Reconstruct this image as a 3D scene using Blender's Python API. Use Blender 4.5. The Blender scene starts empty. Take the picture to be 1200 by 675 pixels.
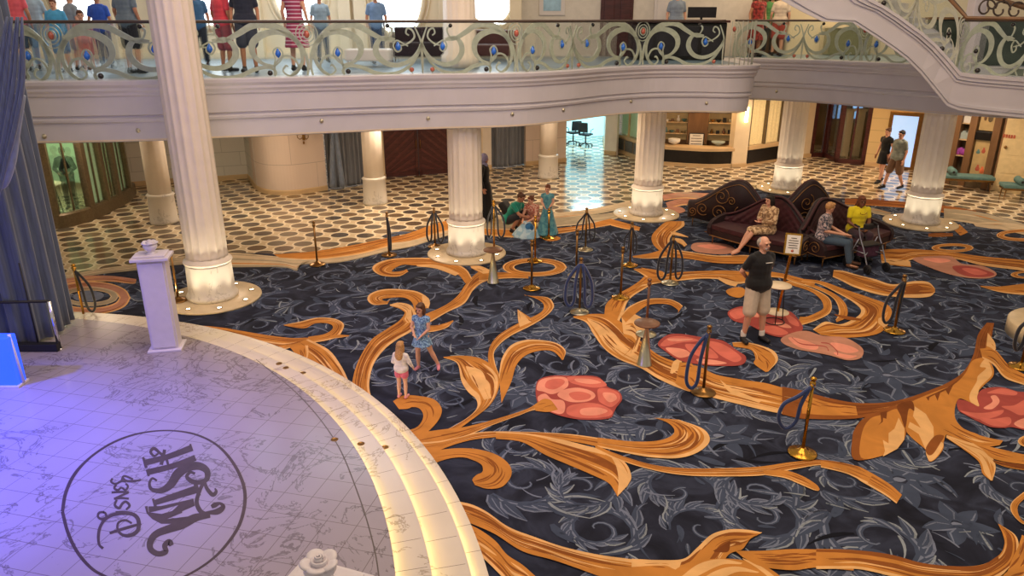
import bpy, bmesh, math, random
from mathutils import Vector, Matrix
R = math.radians
PI = math.pi
sc = bpy.context.scene
COL = sc.collection
# ---------------------------------------------------------------- camera numbers
F = 869.0; TH = R(20.0); HC = 5.0
def P(px, py, z=0.0):
    """where the line of sight of a photograph pixel meets the horizontal plane z"""
    a = (px-600)/F; b = (337.5-py)/F
    dy = math.cos(TH)+b*math.sin(TH); dz = -math.sin(TH)+b*math.cos(TH)
    t = (z-HC)/dz
    return (a*t, dy*t)
def PY(px, py, Y):
    a = (px-600)/F; b = (337.5-py)/F
    dy = math.cos(TH)+b*math.sin(TH); dz = -math.sin(TH)+b*math.cos(TH)
    t = Y/dy
    return (a*t, Y, HC+dz*t)
cam_d = bpy.data.cameras.new('camera'); cam = bpy.data.objects.new('camera', cam_d); COL.objects.link(cam)
cam_d.sensor_width = 36; cam_d.lens = F/1200*36; cam_d.clip_end = 200; cam_d.clip_start = 0.05
cam.location = (0, 0, HC); cam.rotation_euler = (R(90)-TH, 0, 0)
sc.camera = cam
# ---------------------------------------------------------------- object helpers
def tag(o, label=None, cat=None, group=None, kind=None):
    if label: o['label'] = label
    if cat: o['category'] = cat
    if group: o['group'] = group
    if kind: o['kind'] = kind
    return o
def empty(name, loc=(0, 0, 0), rz=0, label=None, cat=None, group=None):
    o = bpy.data.objects.new(name, None); COL.objects.link(o)
    o.location = loc; o.rotation_euler = (0, 0, rz); o.empty_display_size = .1
    return tag(o, label, cat, group)
KIDS = {}
def copy_tree(o, parent=None):
    c = o.copy(); COL.objects.link(c); c.parent = parent
    for ch in KIDS.get(o.name, []):
        copy_tree(ch, c)
    return c
def smoothpath(pts, n=8, closed=False):
    """Catmull-Rom through tuples of any length"""
    if len(pts) < 3 and not closed:
        return [tuple(a+(b-a)*i/n for a, b in zip(pts[0], pts[1])) for i in range(n+1)]
    out = []; N = len(pts); m = N if closed else N-1
    for i in range(m):
        p1 = pts[i]; p2 = pts[(i+1) % N]
        p0 = pts[(i-1) % N] if closed or i > 0 else tuple(2*a-b for a, b in zip(p1, p2))
        p3 = pts[(i+2) % N] if closed or i < N-2 else tuple(2*b-a for a, b in zip(p1, p2))
        for k in range(n):
            t = k/n; t2 = t*t; t3 = t2*t
            out.append(tuple(.5*(2*b+(c-a)*t+(2*a-5*b+4*c-d)*t2+(3*b-a-3*c+d)*t3) for a, b, c, d in zip(p0, p1, p2, p3)))
    if not closed: out.append(tuple(pts[-1]))
    return out
class MB:
    """collects shapes and links them as one mesh object"""
    def __init__(s): s.v = []; s.f = []; s.m = []; s.sm = []
    def add(s, vs, fs, mi=0, smooth=False, M=None):
        b = len(s.v)
        if M is not None: vs = [tuple(M @ Vector(p)) for p in vs]
        s.v += [tuple(p) for p in vs]
        for f in fs:
            s.f.append(tuple(i+b for i in f)); s.m.append(mi); s.sm.append(smooth)
        return s
    def box(s, x0, x1, y0, y1, z0, z1, mi=0, M=None):
        vs = [(x, y, z) for z in (z0, z1) for y in (y0, y1) for x in (x0, x1)]
        return s.add(vs, [(0, 2, 3, 1), (4, 5, 7, 6), (0, 1, 5, 4), (2, 6, 7, 3), (0, 4, 6, 2), (1, 3, 7, 5)], mi, False, M)
    def bbox(s, x0, x1, y0, y1, z0, z1, b=.01, mi=0, M=None):
        """box with chamfered edges"""
        bm = bmesh.new(); bmesh.ops.create_cube(bm, size=1)
        for v in bm.verts:
            v.co = Vector(((x0+x1)/2+v.co.x*(x1-x0), (y0+y1)/2+v.co.y*(y1-y0), (z0+z1)/2+v.co.z*(z1-z0)))
        b = min(b, .45*min(x1-x0, y1-y0, z1-z0))
        bmesh.ops.bevel(bm, geom=bm.edges[:], offset=b, segments=2, affect='EDGES', profile=.6)
        bm.verts.ensure_lookup_table()
        for i, v in enumerate(bm.verts): v.index = i
        s.add([v.co[:] for v in bm.verts], [[v.index for v in f.verts] for f in bm.faces], mi, False, M); bm.free(); return s
    def lathe(s, prof, n=24, c=(0, 0), mi=0, smooth=True, M=None, a0=0, a1=2*PI, rad=None):
        """prof: (r, z) rows; rad(angle) multiplies r"""
        full = abs(a1-a0-2*PI) < 1e-6; k = n if full else n+1
        vs = []
        for (r, z) in prof:
            for i in range(k):
                a = a0+(a1-a0)*i/n; rr = r*(rad(a, z) if rad else 1)
                vs.append((c[0]+rr*math.cos(a), c[1]+rr*math.sin(a), z))
        fs = []
        for j in range(len(prof)-1):
            for i in range(n):
                i2 = (i+1) % k
                fs.append((j*k+i, j*k+i2, (j+1)*k+i2, (j+1)*k+i))
        if full:
            if prof[0][0] > 1e-5: fs.append(tuple(range(k-1, -1, -1)))
            if prof[-1][0] > 1e-5: fs.append(tuple((len(prof)-1)*k+i for i in range(k)))
        return s.add(vs, fs, mi, smooth, M)
    def ell(s, c, r, mi=0, nu=12, nv=8, M=None):
        prof = [(max(math.sin(PI*j/nv), 1e-4), -math.cos(PI*j/nv)) for j in range(nv+1)]
        T = Matrix.Translation(c) @ Matrix.Diagonal((r[0], r[1], r[2], 1))
        if M is not None: T = M @ T
        return s.lathe(prof, nu, (0, 0), mi, True, T)
    def ellr(s, c, r, rot, mi=0, nu=12, nv=8):
        """ellipsoid with euler rotation"""
        from mathutils import Euler
        M = Matrix.Translation(c) @ Euler(rot).to_matrix().to_4x4() @ Matrix.Diagonal((r[0], r[1], r[2], 1))
        prof = [(max(math.sin(PI*j/nv), 1e-4), -math.cos(PI*j/nv)) for j in range(nv+1)]
        return s.lathe(prof, nu, (0, 0), mi, True, M)
    def cone(s, a, b, ra, rb, mi=0, n=12, round_=False):
        """tapered limb from a to b; round_ adds ball ends"""
        a = Vector(a); b = Vector(b); d = b-a; L = d.length
        if L < 1e-6: return s
        q = d.to_track_quat('Z', 'Y').to_matrix().to_4x4(); M = Matrix.Translation(a) @ q
        prof = []
        if round_:
            for j in range(1, 4): prof.append((ra*math.sin(PI/2*j/4), -ra*math.cos(PI/2*j/4)))
            prof.insert(0, (1e-4, -ra))
            prof.append((ra, 0)); prof.append((rb, L))
            for j in range(3, 0, -1): prof.append((rb*math.sin(PI/2*j/4), L+rb*math.cos(PI/2*j/4)))
            prof.append((1e-4, L+rb))
        else: prof = [(ra, 0), (rb, L)]
        return s.lathe(prof, n, (0, 0), mi, True, M)
    def tube(s, pts, r, mi=0, n=8, closed=False, flat=None):
        """tube along points; r number or list; flat=(w,h) gives a flat bar"""
        pts = [Vector(p) for p in pts]; N = len(pts)
        rs = r if isinstance(r, (list, tuple)) else [r]*N
        vs = []; up = None
        for i, p in enumerate(pts):
            if closed: t = pts[(i+1) % N]-pts[i-1]
            else: t = pts[min(i+1, N-1)]-pts[max(i-1, 0)]
            t.normalize()
            if up is None:
                up = Vector((0, 0, 1)) if abs(t.z) < .9 else Vector((0, 1, 0))
            u = (up-t*up.dot(t))
            if u.length < 1e-5: u = t.orthogonal()
            u.normalize(); up = u; w = t.cross(u)
            for k in range(n):
                a = 2*PI*k/n; cu, cw = math.cos(a), math.sin(a)
                vs.append(tuple(p+(u*cu+w*cw)*rs[i]))
        fs = []; m = N if closed else N-1
        for i in range(m):
            i2 = (i+1) % N
            for k in range(n):
                k2 = (k+1) % n
                fs.append((i*n+k, i*n+k2, i2*n+k2, i2*n+k))
        if not closed:
            fs.append(tuple(range(n-1, -1, -1))); fs.append(tuple((N-1)*n+k for k in range(n)))
        return s.add(vs, fs, mi, True)
    def prism(s, poly, z0, z1, mi=0, M=None, mi_side=None):
        n = len(poly); vs = [(x, y, z0) for x, y in poly]+[(x, y, z1) for x, y in poly]
        s.add(vs, [tuple(range(n, 2*n))], mi, False, M)
        s.add(vs, [tuple(range(n-1, -1, -1))]+[(i, (i+1) % n, n+(i+1) % n, n+i) for i in range(n)], mi if mi_side is None else mi_side, False, M)
        return s
    def sweep(s, path, prof, mi=0, smooth=False, closed=False, caps=True, out=1):
        """plan path [(x,y)], profile [(offset outwards, z)] kept upright"""
        N = len(path); k = len(prof); vs = []
        for i in range(N):
            if closed: a = path[i-1]; b = path[(i+1) % N]
            else: a = path[max(i-1, 0)]; b = path[min(i+1, N-1)]
            dx, dy = b[0]-a[0], b[1]-a[1]; L = math.hypot(dx, dy) or 1
            nx, ny = dy/L*out, -dx/L*out
            for (o, z) in prof: vs.append((path[i][0]+nx*o, path[i][1]+ny*o, z))
        fs = []; m = N if closed else N-1
        for i in range(m):
            i2 = (i+1) % N
            for j in range(k-1): fs.append((i*k+j, i2*k+j, i2*k+j+1, i*k+j+1))
        if caps and not closed and k > 2:
            fs.append(tuple(range(k))); fs.append(tuple((N-1)*k+j for j in range(k-1, -1, -1)))
        return s.add(vs, fs, mi, smooth)
    def build(s, name, mats, parent=None, bevel=0, remesh=0, smooth_it=0, fixn=True):
        me = bpy.data.meshes.new(name); me.from_pydata(s.v, [], s.f)
        if not isinstance(mats, (list, tuple)): mats = [mats]
        for m in mats: me.materials.append(m)
        me.polygons.foreach_set('material_index', s.m); me.polygons.foreach_set('use_smooth', s.sm)
        me.update()
        if fixn:
            bm = bmesh.new(); bm.from_mesh(me); bmesh.ops.recalc_face_normals(bm, faces=bm.faces); bm.to_mesh(me); bm.free()
        o = bpy.data.objects.new(name, me); COL.objects.link(o)
        if parent is not None:
            o.parent = parent; KIDS.setdefault(parent.name, []).append(o)
        if remesh:
            r = o.modifiers.new('remesh', 'REMESH'); r.mode = 'VOXEL'; r.voxel_size = remesh; r.use_smooth_shade = True
            if smooth_it:
                q = o.modifiers.new('smooth', 'SMOOTH'); q.iterations = smooth_it; q.factor = .5
        if bevel:
            b = o.modifiers.new('bevel', 'BEVEL'); b.width = bevel; b.segments = 2; b.limit_method = 'ANGLE'
        return o
def struct(o, name=None):
    o['kind'] = 'structure'; return o
# ---------------------------------------------------------------- materials
def lin(h):
    if isinstance(h, str):
        h = h.lstrip('#'); h = h if len(h) == 6 else ''.join(ch*2 for ch in h); c = [int(h[i:i+2], 16)/255 for i in (0, 2, 4)]
    else: c = [v/255 for v in h]
    return tuple(v/12.92 if v <= .04045 else ((v+.055)/1.055)**2.4 for v in c)+(1,)
_MC = {}
def mat(name, col, rough=.5, metal=0, noise=0, nscale=8, emit=None, estr=0, trans=0, alpha=1, ior=1.45, bump=0, bscale=40, spec=.5, stretch=(1, 1, 1), coat=0, sheen=0, col2=None):
    m = bpy.data.materials.new(name); m.use_nodes = True; nt = m.node_tree; b = nt.nodes['Principled BSDF']
    c = lin(col)
    b.inputs['Base Color'].default_value = c; b.inputs['Roughness'].default_value = rough; b.inputs['Metallic'].default_value = metal
    b.inputs['IOR'].default_value = ior; b.inputs['Specular IOR Level'].default_value = spec
    if trans: b.inputs['Transmission Weight'].default_value = trans
    if alpha < 1: b.inputs['Alpha'].default_value = alpha
    if coat: b.inputs['Coat Weight'].default_value = coat
    if sheen: b.inputs['Sheen Weight'].default_value = sheen
    if emit:
        b.inputs['Emission Color'].default_value = lin(emit); b.inputs['Emission Strength'].default_value = estr
    if noise or bump or col2:
        tc = nt.nodes.new('ShaderNodeTexCoord'); mp = nt.nodes.new('ShaderNodeMapping'); mp.inputs['Scale'].default_value = stretch
        nt.links.new(tc.outputs['Object'], mp.inputs['Vector'])
    if noise or col2:
        n = nt.nodes.new('ShaderNodeTexNoise'); n.inputs['Scale'].default_value = nscale; n.inputs['Detail'].default_value = 4
        nt.links.new(mp.outputs[0], n.inputs['Vector'])
        r = nt.nodes.new('ShaderNodeValToRGB')
        lo, hi = (.35, .65) if not col2 else (.46, .54)
        r.color_ramp.elements[0].position = lo; r.color_ramp.elements[1].position = hi
        if col2: r.color_ramp.elements[0].color = c; r.color_ramp.elements[1].color = lin(col2)
        else:
            r.color_ramp.elements[0].color = tuple(v*(1-noise) for v in c[:3])+(1,)
            r.color_ramp.elements[1].color = tuple(min(1, v*(1+noise)) for v in c[:3])+(1,)
        nt.links.new(n.outputs['Fac'], r.inputs['Fac']); nt.links.new(r.outputs[0], b.inputs['Base Color'])
    if bump:
        n2 = nt.nodes.new('ShaderNodeTexNoise'); n2.inputs['Scale'].default_value = bscale
        nt.links.new(mp.outputs[0], n2.inputs['Vector'])
        bp = nt.nodes.new('ShaderNodeBump'); bp.inputs['Strength'].default_value = bump; bp.inputs['Distance'].default_value = .02
        nt.links.new(n2.outputs['Fac'], bp.inputs['Height']); nt.links.new(bp.outputs[0], b.inputs['Normal'])
    return m
class NT:
    """small node-graph helper"""
    def __init__(s, name):
        s.m = bpy.data.materials.new(name); s.m.use_nodes = True; s.t = s.m.node_tree; s.b = s.t.nodes['Principled BSDF']
    def n(s, typ, **k):
        o = s.t.nodes.new('ShaderNode'+typ)
        for a, v in k.items(): setattr(o, a, v)
        return o
    def l(s, a, b): s.t.links.new(a, b)
    def math(s, op, a, b=None, c=None):
        o = s.n('Math', operation=op)
        for i, v in enumerate((a, b, c)):
            if v is None: continue
            if isinstance(v, (int, float)): o.inputs[i].default_value = v
            else: s.l(v, o.inputs[i])
        return o.outputs[0]
    def mix(s, f, a, b):
        o = s.n('Mix', data_type='RGBA')
        if isinstance(f, (int, float)): o.inputs[0].default_value = f
        else: s.l(f, o.inputs[0])
        for i, v in ((6, a), (7, b)):
            if isinstance(v, tuple): o.inputs[i].default_value = v
            else: s.l(v, o.inputs[i])
        return o.outputs[2]
    def ramp(s, f, stops):
        o = s.n('ValToRGB'); e = o.color_ramp.elements
        while len(e) < len(stops): e.new(.5)
        for el, (p, c) in zip(e, stops): el.position = p; el.color = c if isinstance(c, tuple) else lin(c)
        s.l(f, o.inputs[0]); return o.outputs[0]
M = {}
M['white'] = mat('white_paint', '#d9d2ca', .45, noise=.03, nscale=3)
M['fascia'] = mat('fascia_paint', '#c9c6ca', .4, noise=.03, nscale=2)
M['column'] = mat('column_plaster', '#e4d8c8', .4, noise=.03, nscale=4)
M['cream'] = mat('cream_wall', '#e2cfae', .5, noise=.04, nscale=3)
M['tan'] = mat('tan_wall', '#c9ab80', .5, noise=.06, nscale=3)
M['bronze'] = mat('bronze_frame', '#6f6048', .4, metal=.3, noise=.15, nscale=20)
M['brass'] = mat('brass', '#c08f3a', .2, metal=1, noise=.06, nscale=10)
M['brass_dk'] = mat('antique_brass', '#8e6a3c', .28, metal=.9, noise=.1)
M['silver'] = mat('brushed_silver', '#c8c2a8', .28, metal=1, noise=.05)
M['scroll'] = mat('champagne_metal', '#b9bba8', .4, metal=.15, noise=.08, nscale=12)
M['rail'] = mat('dark_handrail', '#4b3c33', .35, noise=.1)
M['glass'] = mat('clear_glass', '#dff2ee', .03, trans=1, ior=1.12, alpha=.35)
M['blueglass'] = mat('blue_glass', '#2a6fd8', .1, noise=.15, nscale=15, coat=.5)
M['amber'] = mat('amber_glass', '#b8604c', .15, coat=.5, noise=.2)
M['blackball'] = mat('dark_glass_ball', '#1d1412', .1, coat=.5, noise=.2)
M['drape'] = mat('grey_blue_velvet', '#4d586a', .75, noise=.18, nscale=5, stretch=(6, 6, .4), sheen=.4)
M['drape_lo'] = mat('grey_drape', '#747880', .75, noise=.15, nscale=5, stretch=(6, 6, .4), sheen=.3)
M['sash'] = mat('drape_sash', '#6f7b8e', .6, noise=.12, nscale=8, sheen=.4)
M['dkwood'] = mat('dark_wood', '#4a2420', .35, noise=.25, nscale=4, stretch=(1, 1, 6))
M['wood'] = mat('warm_wood', '#765638', .4, noise=.2, nscale=5, stretch=(1, 1, .2))
M['black'] = mat('black_lacquer', '#17130f', .3, noise=.3, nscale=10)
M['blackmatte'] = mat('black_plastic', '#1b1b1e', .55, noise=.2)
M['velvet'] = mat('burgundy_velvet', '#3c1219', .6, noise=.25, nscale=9, sheen=.08)
M['velvet_dk'] = mat('dark_plum_velvet', '#220c10', .6, noise=.25, nscale=6, sheen=.05)
M['goldline'] = mat('gold_scroll_inlay', '#8e6639', .4, metal=.5, noise=.1)
M['rope'] = mat('navy_velvet_rope', '#1f3568', .7, noise=.2, nscale=40, sheen=.5)
M['ropeblk'] = mat('dark_velvet_rope', '#171a26', .7, noise=.2, nscale=40, sheen=.4)
M['copper'] = mat('bronze_table_top', '#7e5a45', .3, metal=.5, noise=.12)
M['teal'] = mat('teal_upholstery', '#5d7f7a', .7, noise=.12, nscale=12)
M['lit_white'] = mat('lit_window_pane', '#ffffff', .2, emit='#e9f4ff', estr=3.2, noise=.02)
M['lit_cool'] = mat('corridor_wall_glow', '#dff', .3, emit='#a4e6f4', estr=.95, noise=.02)  # brightness of the corridor end wall, put into its surface as emission
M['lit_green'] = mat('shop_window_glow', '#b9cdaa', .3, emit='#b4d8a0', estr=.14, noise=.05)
M['lit_blue'] = mat('blue_screen', '#bfe0ff', .2, emit='#8fc4ff', estr=.6, noise=.02)
M['lit_warm'] = mat('warm_lamp', '#ffe9c0', .3, emit='#ffd9a0', estr=9, noise=.02)
M['lit_case'] = mat('lit_display_back', '#b79a66', .5, emit='#ffd28a', estr=.05, noise=.1, nscale=5)
M['paper'] = mat('paper', '#e6e2d8', .7, noise=.04)
M['ink'] = mat('ink', '#5b544c', .7, noise=.1)
M['cushion'] = mat('cushion', '#a9b7b4', .8, noise=.1)
# ================================================================ FLOOR
def tile_material():
    g = NT('lobby_marble_ovals')
    tc = g.n('TexCoord'); mp = g.n('Mapping'); mp.inputs['Rotation'].default_value = (0, 0, R(4))
    g.l(tc.outputs['Object'], mp.inputs['Vector'])
    sp = g.n('SeparateXYZ'); g.l(mp.outputs[0], sp.inputs[0])
    u = g.math('DIVIDE', sp.outputs[0], .64); v = g.math('DIVIDE', sp.outputs[1], .80)
    def cell(off):
        uu = g.math('ADD', u, off); vv = g.math('ADD', v, off)
        fu = g.math('SUBTRACT', g.math('FRACT', uu), .5); fv = g.math('SUBTRACT', g.math('FRACT', vv), .5)
        iu = g.math('FLOOR', uu); iv = g.math('FLOOR', vv)
        a = g.math('DIVIDE', fu, .335); b = g.math('DIVIDE', fv, .26)
        d = g.math('SQRT', g.math('ADD', g.math('MULTIPLY', a, a), g.math('MULTIPLY', b, b)))
        cb = g.n('CombineXYZ'); g.l(iu, cb.inputs[0]); g.l(iv, cb.inputs[1]); cb.inputs[2].default_value = off*7
        wn = g.n('TexWhiteNoise', noise_dimensions='3D'); g.l(cb.outputs[0], wn.inputs['Vector'])
        return d, wn.outputs['Value']
    dA, wA = cell(0.0); dB, wB = cell(.5)
    nz = g.n('TexNoise'); nz.inputs['Scale'].default_value = 1.5; nz.inputs['Detail'].default_value = 5; g.l(mp.outputs[0], nz.inputs['Vector'])
    base = g.ramp(nz.outputs['Fac'], [(.3, '#cbb491'), (.7, '#d9c6a4')])
    ovA = g.ramp(wA, [(0, '#4c4742'), (.45, '#625850'), (.8, '#6d6558'), (1, '#7b664c')])
    ovB = g.ramp(wB, [(0, '#665545'), (.5, '#77624b'), (1, '#86755f')])
    c = base
    for d, ov in ((dA, ovA), (dB, ovB)):
        rim = g.math('MULTIPLY', g.math('LESS_THAN', d, 1.2), g.math('GREATER_THAN', d, 1.0))
        c = g.mix(rim, c, lin('#ebdcbc'))
        c = g.mix(g.math('LESS_THAN', d, 1.0), c, ov)
    g.l(c, g.b.inputs['Base Color'])
    g.b.inputs['Roughness'].default_value = .15; g.b.inputs['Specular IOR Level'].default_value = .5
    return g.m
M['tile'] = tile_material()
b = MB(); b.box(-24, 24, -2, 46, -.12, 0); fl = b.build('floor', M['tile']); struct(fl)

# ---------------------------------------------------------------- CARPET: one woven mesh, its pattern laid in coloured pile
CM = ['navy', 'mid', 'lightblue', 'gold', 'goldlt', 'golddk', 'coral', 'corallt', 'coraldk', 'greybeige', 'greylt', 'brown', 'deep', 'pinkbr', 'pale']
CH = {'navy': '#242838', 'mid': '#414a5e', 'lightblue': '#6f778b', 'gold': '#bf7f3a', 'goldlt': '#dfae72', 'golddk': '#8a5024', 'coral': '#cc6c5c',
      'corallt': '#e2937b', 'coraldk': '#a04a43', 'pale': '#8a929a', 'greybeige': '#a3977f', 'greylt': '#c9b595', 'brown': '#74401d', 'deep': '#14161f', 'pinkbr': '#b8836c'}
def carpet_mat(n):
    g = NT('carpet_'+n); tc = g.n('TexCoord')
    nz = g.n('TexNoise'); nz.inputs['Scale'].default_value = 2.2 if n != 'navy' else 1.7; nz.inputs['Detail'].default_value = 6; nz.inputs['Distortion'].default_value = 1.2
    g.l(tc.outputs['Object'], nz.inputs['Vector'])
    c = lin(CH[n]); k = .16
    if n == 'navy':
        col = g.ramp(nz.outputs['Fac'], [(.3, '#181a24'), (.48, '#262937'), (.6, '#333849'), (.72, '#1c1e2a')])
    else:
        col = g.ramp(nz.outputs['Fac'], [(.3, tuple(v*(1-k) for v in c[:3])+(1,)), (.7, tuple(min(1, v*(1+k)) for v in c[:3])+(1,))])
    n2 = g.n('TexNoise'); n2.inputs['Scale'].default_value = 90; g.l(tc.outputs['Object'], n2.inputs['Vector'])
    g.l(g.mix(g.math('MULTIPLY', n2.outputs['Fac'], .18), col, tuple(v*.55 for v in c[:3])+(1,)), g.b.inputs['Base Color'])
    g.b.inputs['Roughness'].default_value = .95; g.b.inputs['Specular IOR Level'].default_value = .15
    return g.m
CMATS = [carpet_mat(n) for n in CM]; CI = {n: i for i, n in enumerate(CM)}
cp = MB(); ZC = [.008]
ZS = [4e-7]
def zc():
    ZC[0] += ZS[0]; return ZC[0]
# boundary, photo pixels on the floor
bd = [(60, 329), (75, 325), (110, 317), (153, 311), (210, 302), (275, 296), (321, 298), (366, 295), (414, 288), (452, 280), (476, 275), (501, 266), (524, 259), (560, 255), (600, 254),
      (658, 250), (696, 245), (738, 236), (786, 228), (827, 223), (880, 221), (930, 226), (960, 232), (1006, 233), (1051, 236), (1106, 241), (1152, 249), (1200, 262), (1300, 288)]
bpts = [P(x, y) for x, y in bd]
SC = (-8.70, 3.73)   # centre of the round stage
arc = [(SC[0]+8.55*math.cos(R(a)), SC[1]+8.55*math.sin(R(a))) for a in range(-40, 110, 3)]
edge = bpts+[(16, 12), (16, -1.5)]+arc
cp.prism(edge, 0, .008, CI['navy'])
EDGE = edge
def inside(x, y, poly=EDGE):
    c = False; n = len(poly); j = n-1
    for i in range(n):
        xi, yi = poly[i]; xj, yj = poly[j]
        if (yi > y) != (yj > y) and x < (xj-xi)*(y-yi)/(yj-yi)+xi: c = not c
        j = i
    return c and math.hypot(x-SC[0], y-SC[1]) > 8.62
# ---- acanthus scrolls of the blue ground, strewn in the floor's own metres
rnd = random.Random(5)
def leafpoly(cx, cy, ang, L, W, mi, bend=.3, n=5):
    z = zc(); vs = []
    ca, sa = math.cos(ang), math.sin(ang)
    for i in range(n+1):
        t = i/n; w = W*math.sin(PI*min(1, t*.85+.12))*(1-.35*t); off = bend*L*t*t
        for s_ in (1, -1):
            x = t*L; y = off+s_*w*(.5 if i < n else .05)
            vs.append((cx+x*ca-y*sa, cy+x*sa+y*ca, z))
    cp.add(vs, [(2*i, 2*i+1, 2*i+3, 2*i+2) for i in range(n)], mi)
def line(pts, w0, w1, mi, z=None):
    z = z or zc(); vs = []; N = len(pts)
    for i, (x, y) in enumerate(pts):
        a = pts[max(0, i-1)]; b_ = pts[min(N-1, i+1)]; dx, dy = b_[0]-a[0], b_[1]-a[1]; L = math.hypot(dx, dy) or 1
        t = i/(N-1); w = (w0+(w1-w0)*t)*(.35+.65*math.sin(PI*(.12+.8*t)))/2
        vs += [(x-dy/L*w, y+dx/L*w, z), (x+dy/L*w, y-dx/L*w, z)]
    cp.add(vs, [(2*i, 2*i+1, 2*i+3, 2*i+2) for i in range(N-1)], mi)
def scroll(cx, cy, a0, S, hand, near):
    turns = rnd.uniform(1.1, 1.6); n = 22 if near else 14; pts = []
    for i in range(n+1):
        t = i/n; r = S*(1-t)**.8*.55+S*.05; a = a0+hand*t*turns*2*PI
        pts.append((cx+r*math.cos(a), cy+r*math.sin(a)))
    line(pts, S*.17, S*.06, CI['mid'])
    line(pts, S*.045, S*.02, CI['lightblue'])
    nl = 15 if near else 9
    for k in range(nl):
        i = int(k/nl*n*.72); p = pts[i]; q = pts[i+1]
        d = math.atan2(q[1]-p[1], q[0]-p[0]); L = S*rnd.uniform(.34, .62)*(1-.55*k/nl)
        aa = d-hand*rnd.uniform(.5, 1.0)
        leafpoly(p[0], p[1], aa, L, L*.42, CI['mid'], bend=.28*hand)
        if near or k % 2:
            ca, sa = math.cos(aa), math.sin(aa); b1 = []; 
            for j in range(5):
                t = j/4; y = .28*hand*L*t*t+ -hand*L*.19*math.sin(PI*min(1, t*.85+.12))*(1-.35*t)
                b1.append((p[0]+t*L*ca-y*sa, p[1]+t*L*sa+y*ca))
            line(b1, S*.035, S*.03, CI['lightblue' if rnd.random() < .6 else 'pale'])
            line([(p[0]+L*.15*ca, p[1]+L*.15*sa), (p[0]+L*.5*ca-.07*hand*L*sa, p[1]+L*.5*sa+.07*hand*L*ca), (p[0]+L*.85*ca-.2*hand*L*sa, p[1]+L*.85*sa+.2*hand*L*ca)], S*.02, S*.015, CI['lightblue'])
def rosette(cx, cy, S):
    a0 = rnd.random()*6
    for k in range(7):
        a = a0+k*2*PI/7; leafpoly(cx+.08*S*math.cos(a), cy+.08*S*math.sin(a), a, S*.5, S*.3, CI['mid'], bend=0)
        line([(cx+r*S*math.cos(a+e), cy+r*S*math.sin(a+e)) for r, e in ((.12, -.1), (.3, -.28), (.5, -.05))], S*.03, S*.03, CI['lightblue'])
    leafpoly(cx-.08*S, cy, 0, S*.16, S*.12, CI['lightblue'], bend=0)
step = .92
gx = -11.0
while gx < 15.5:
    gy = 3.6
    while gy < 24:
        x = gx+rnd.uniform(-.25, .25); y = gy+rnd.uniform(-.25, .25)
        if all(inside(x+dx_, y+dy_) for dx_, dy_ in ((0, 0), (.5, 0), (-.5, 0), (0, .5), (0, -.5))):
            near = math.hypot(x, y) < 11.5
            if rnd.random() < .16: rosette(x, y, rnd.uniform(.7, .95))
            else: scroll(x, y, rnd.uniform(0, 6.28), rnd.uniform(.62, 1.0), rnd.choice((-1, 1)), near)
        gy += step
    gx += step
# dark accents between the leaves
for k in range(260):
    x = rnd.uniform(-11, 15); y = rnd.uniform(4, 23)
    if inside(x, y) and inside(x+.5, y) and inside(x, y+.5) and inside(x-.5, y-.4): leafpoly(x, y, rnd.uniform(0, 6.28), rnd.uniform(.25, .6), rnd.uniform(.06, .14), CI['deep'], bend=.4)
for k in range(4200):
    x = rnd.uniform(-11, 15); y = rnd.uniform(3.6, 23)
    if inside(x, y) and inside(x+.3, y) and inside(x, y+.3) and inside(x-.3, y-.3):
        a = rnd.uniform(0, 6.28); L = rnd.uniform(.16, .42); bd_ = rnd.uniform(-.5, .5)
        if rnd.random() < .5: leafpoly(x, y, a, L, L*.34, CI['mid'], bend=bd_, n=4)
        ca, sa = math.cos(a), math.sin(a)
        line([(x+t*L*ca-bd_*1.6*L*t*t*sa, y+t*L*sa+bd_*1.6*L*t*t*ca) for t in (0, .2, .4, .6, .8, 1)], L*.12, L*.05, CI[('lightblue', 'lightblue', 'pale', 'mid', 'mid')[rnd.randrange(5)]])
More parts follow.
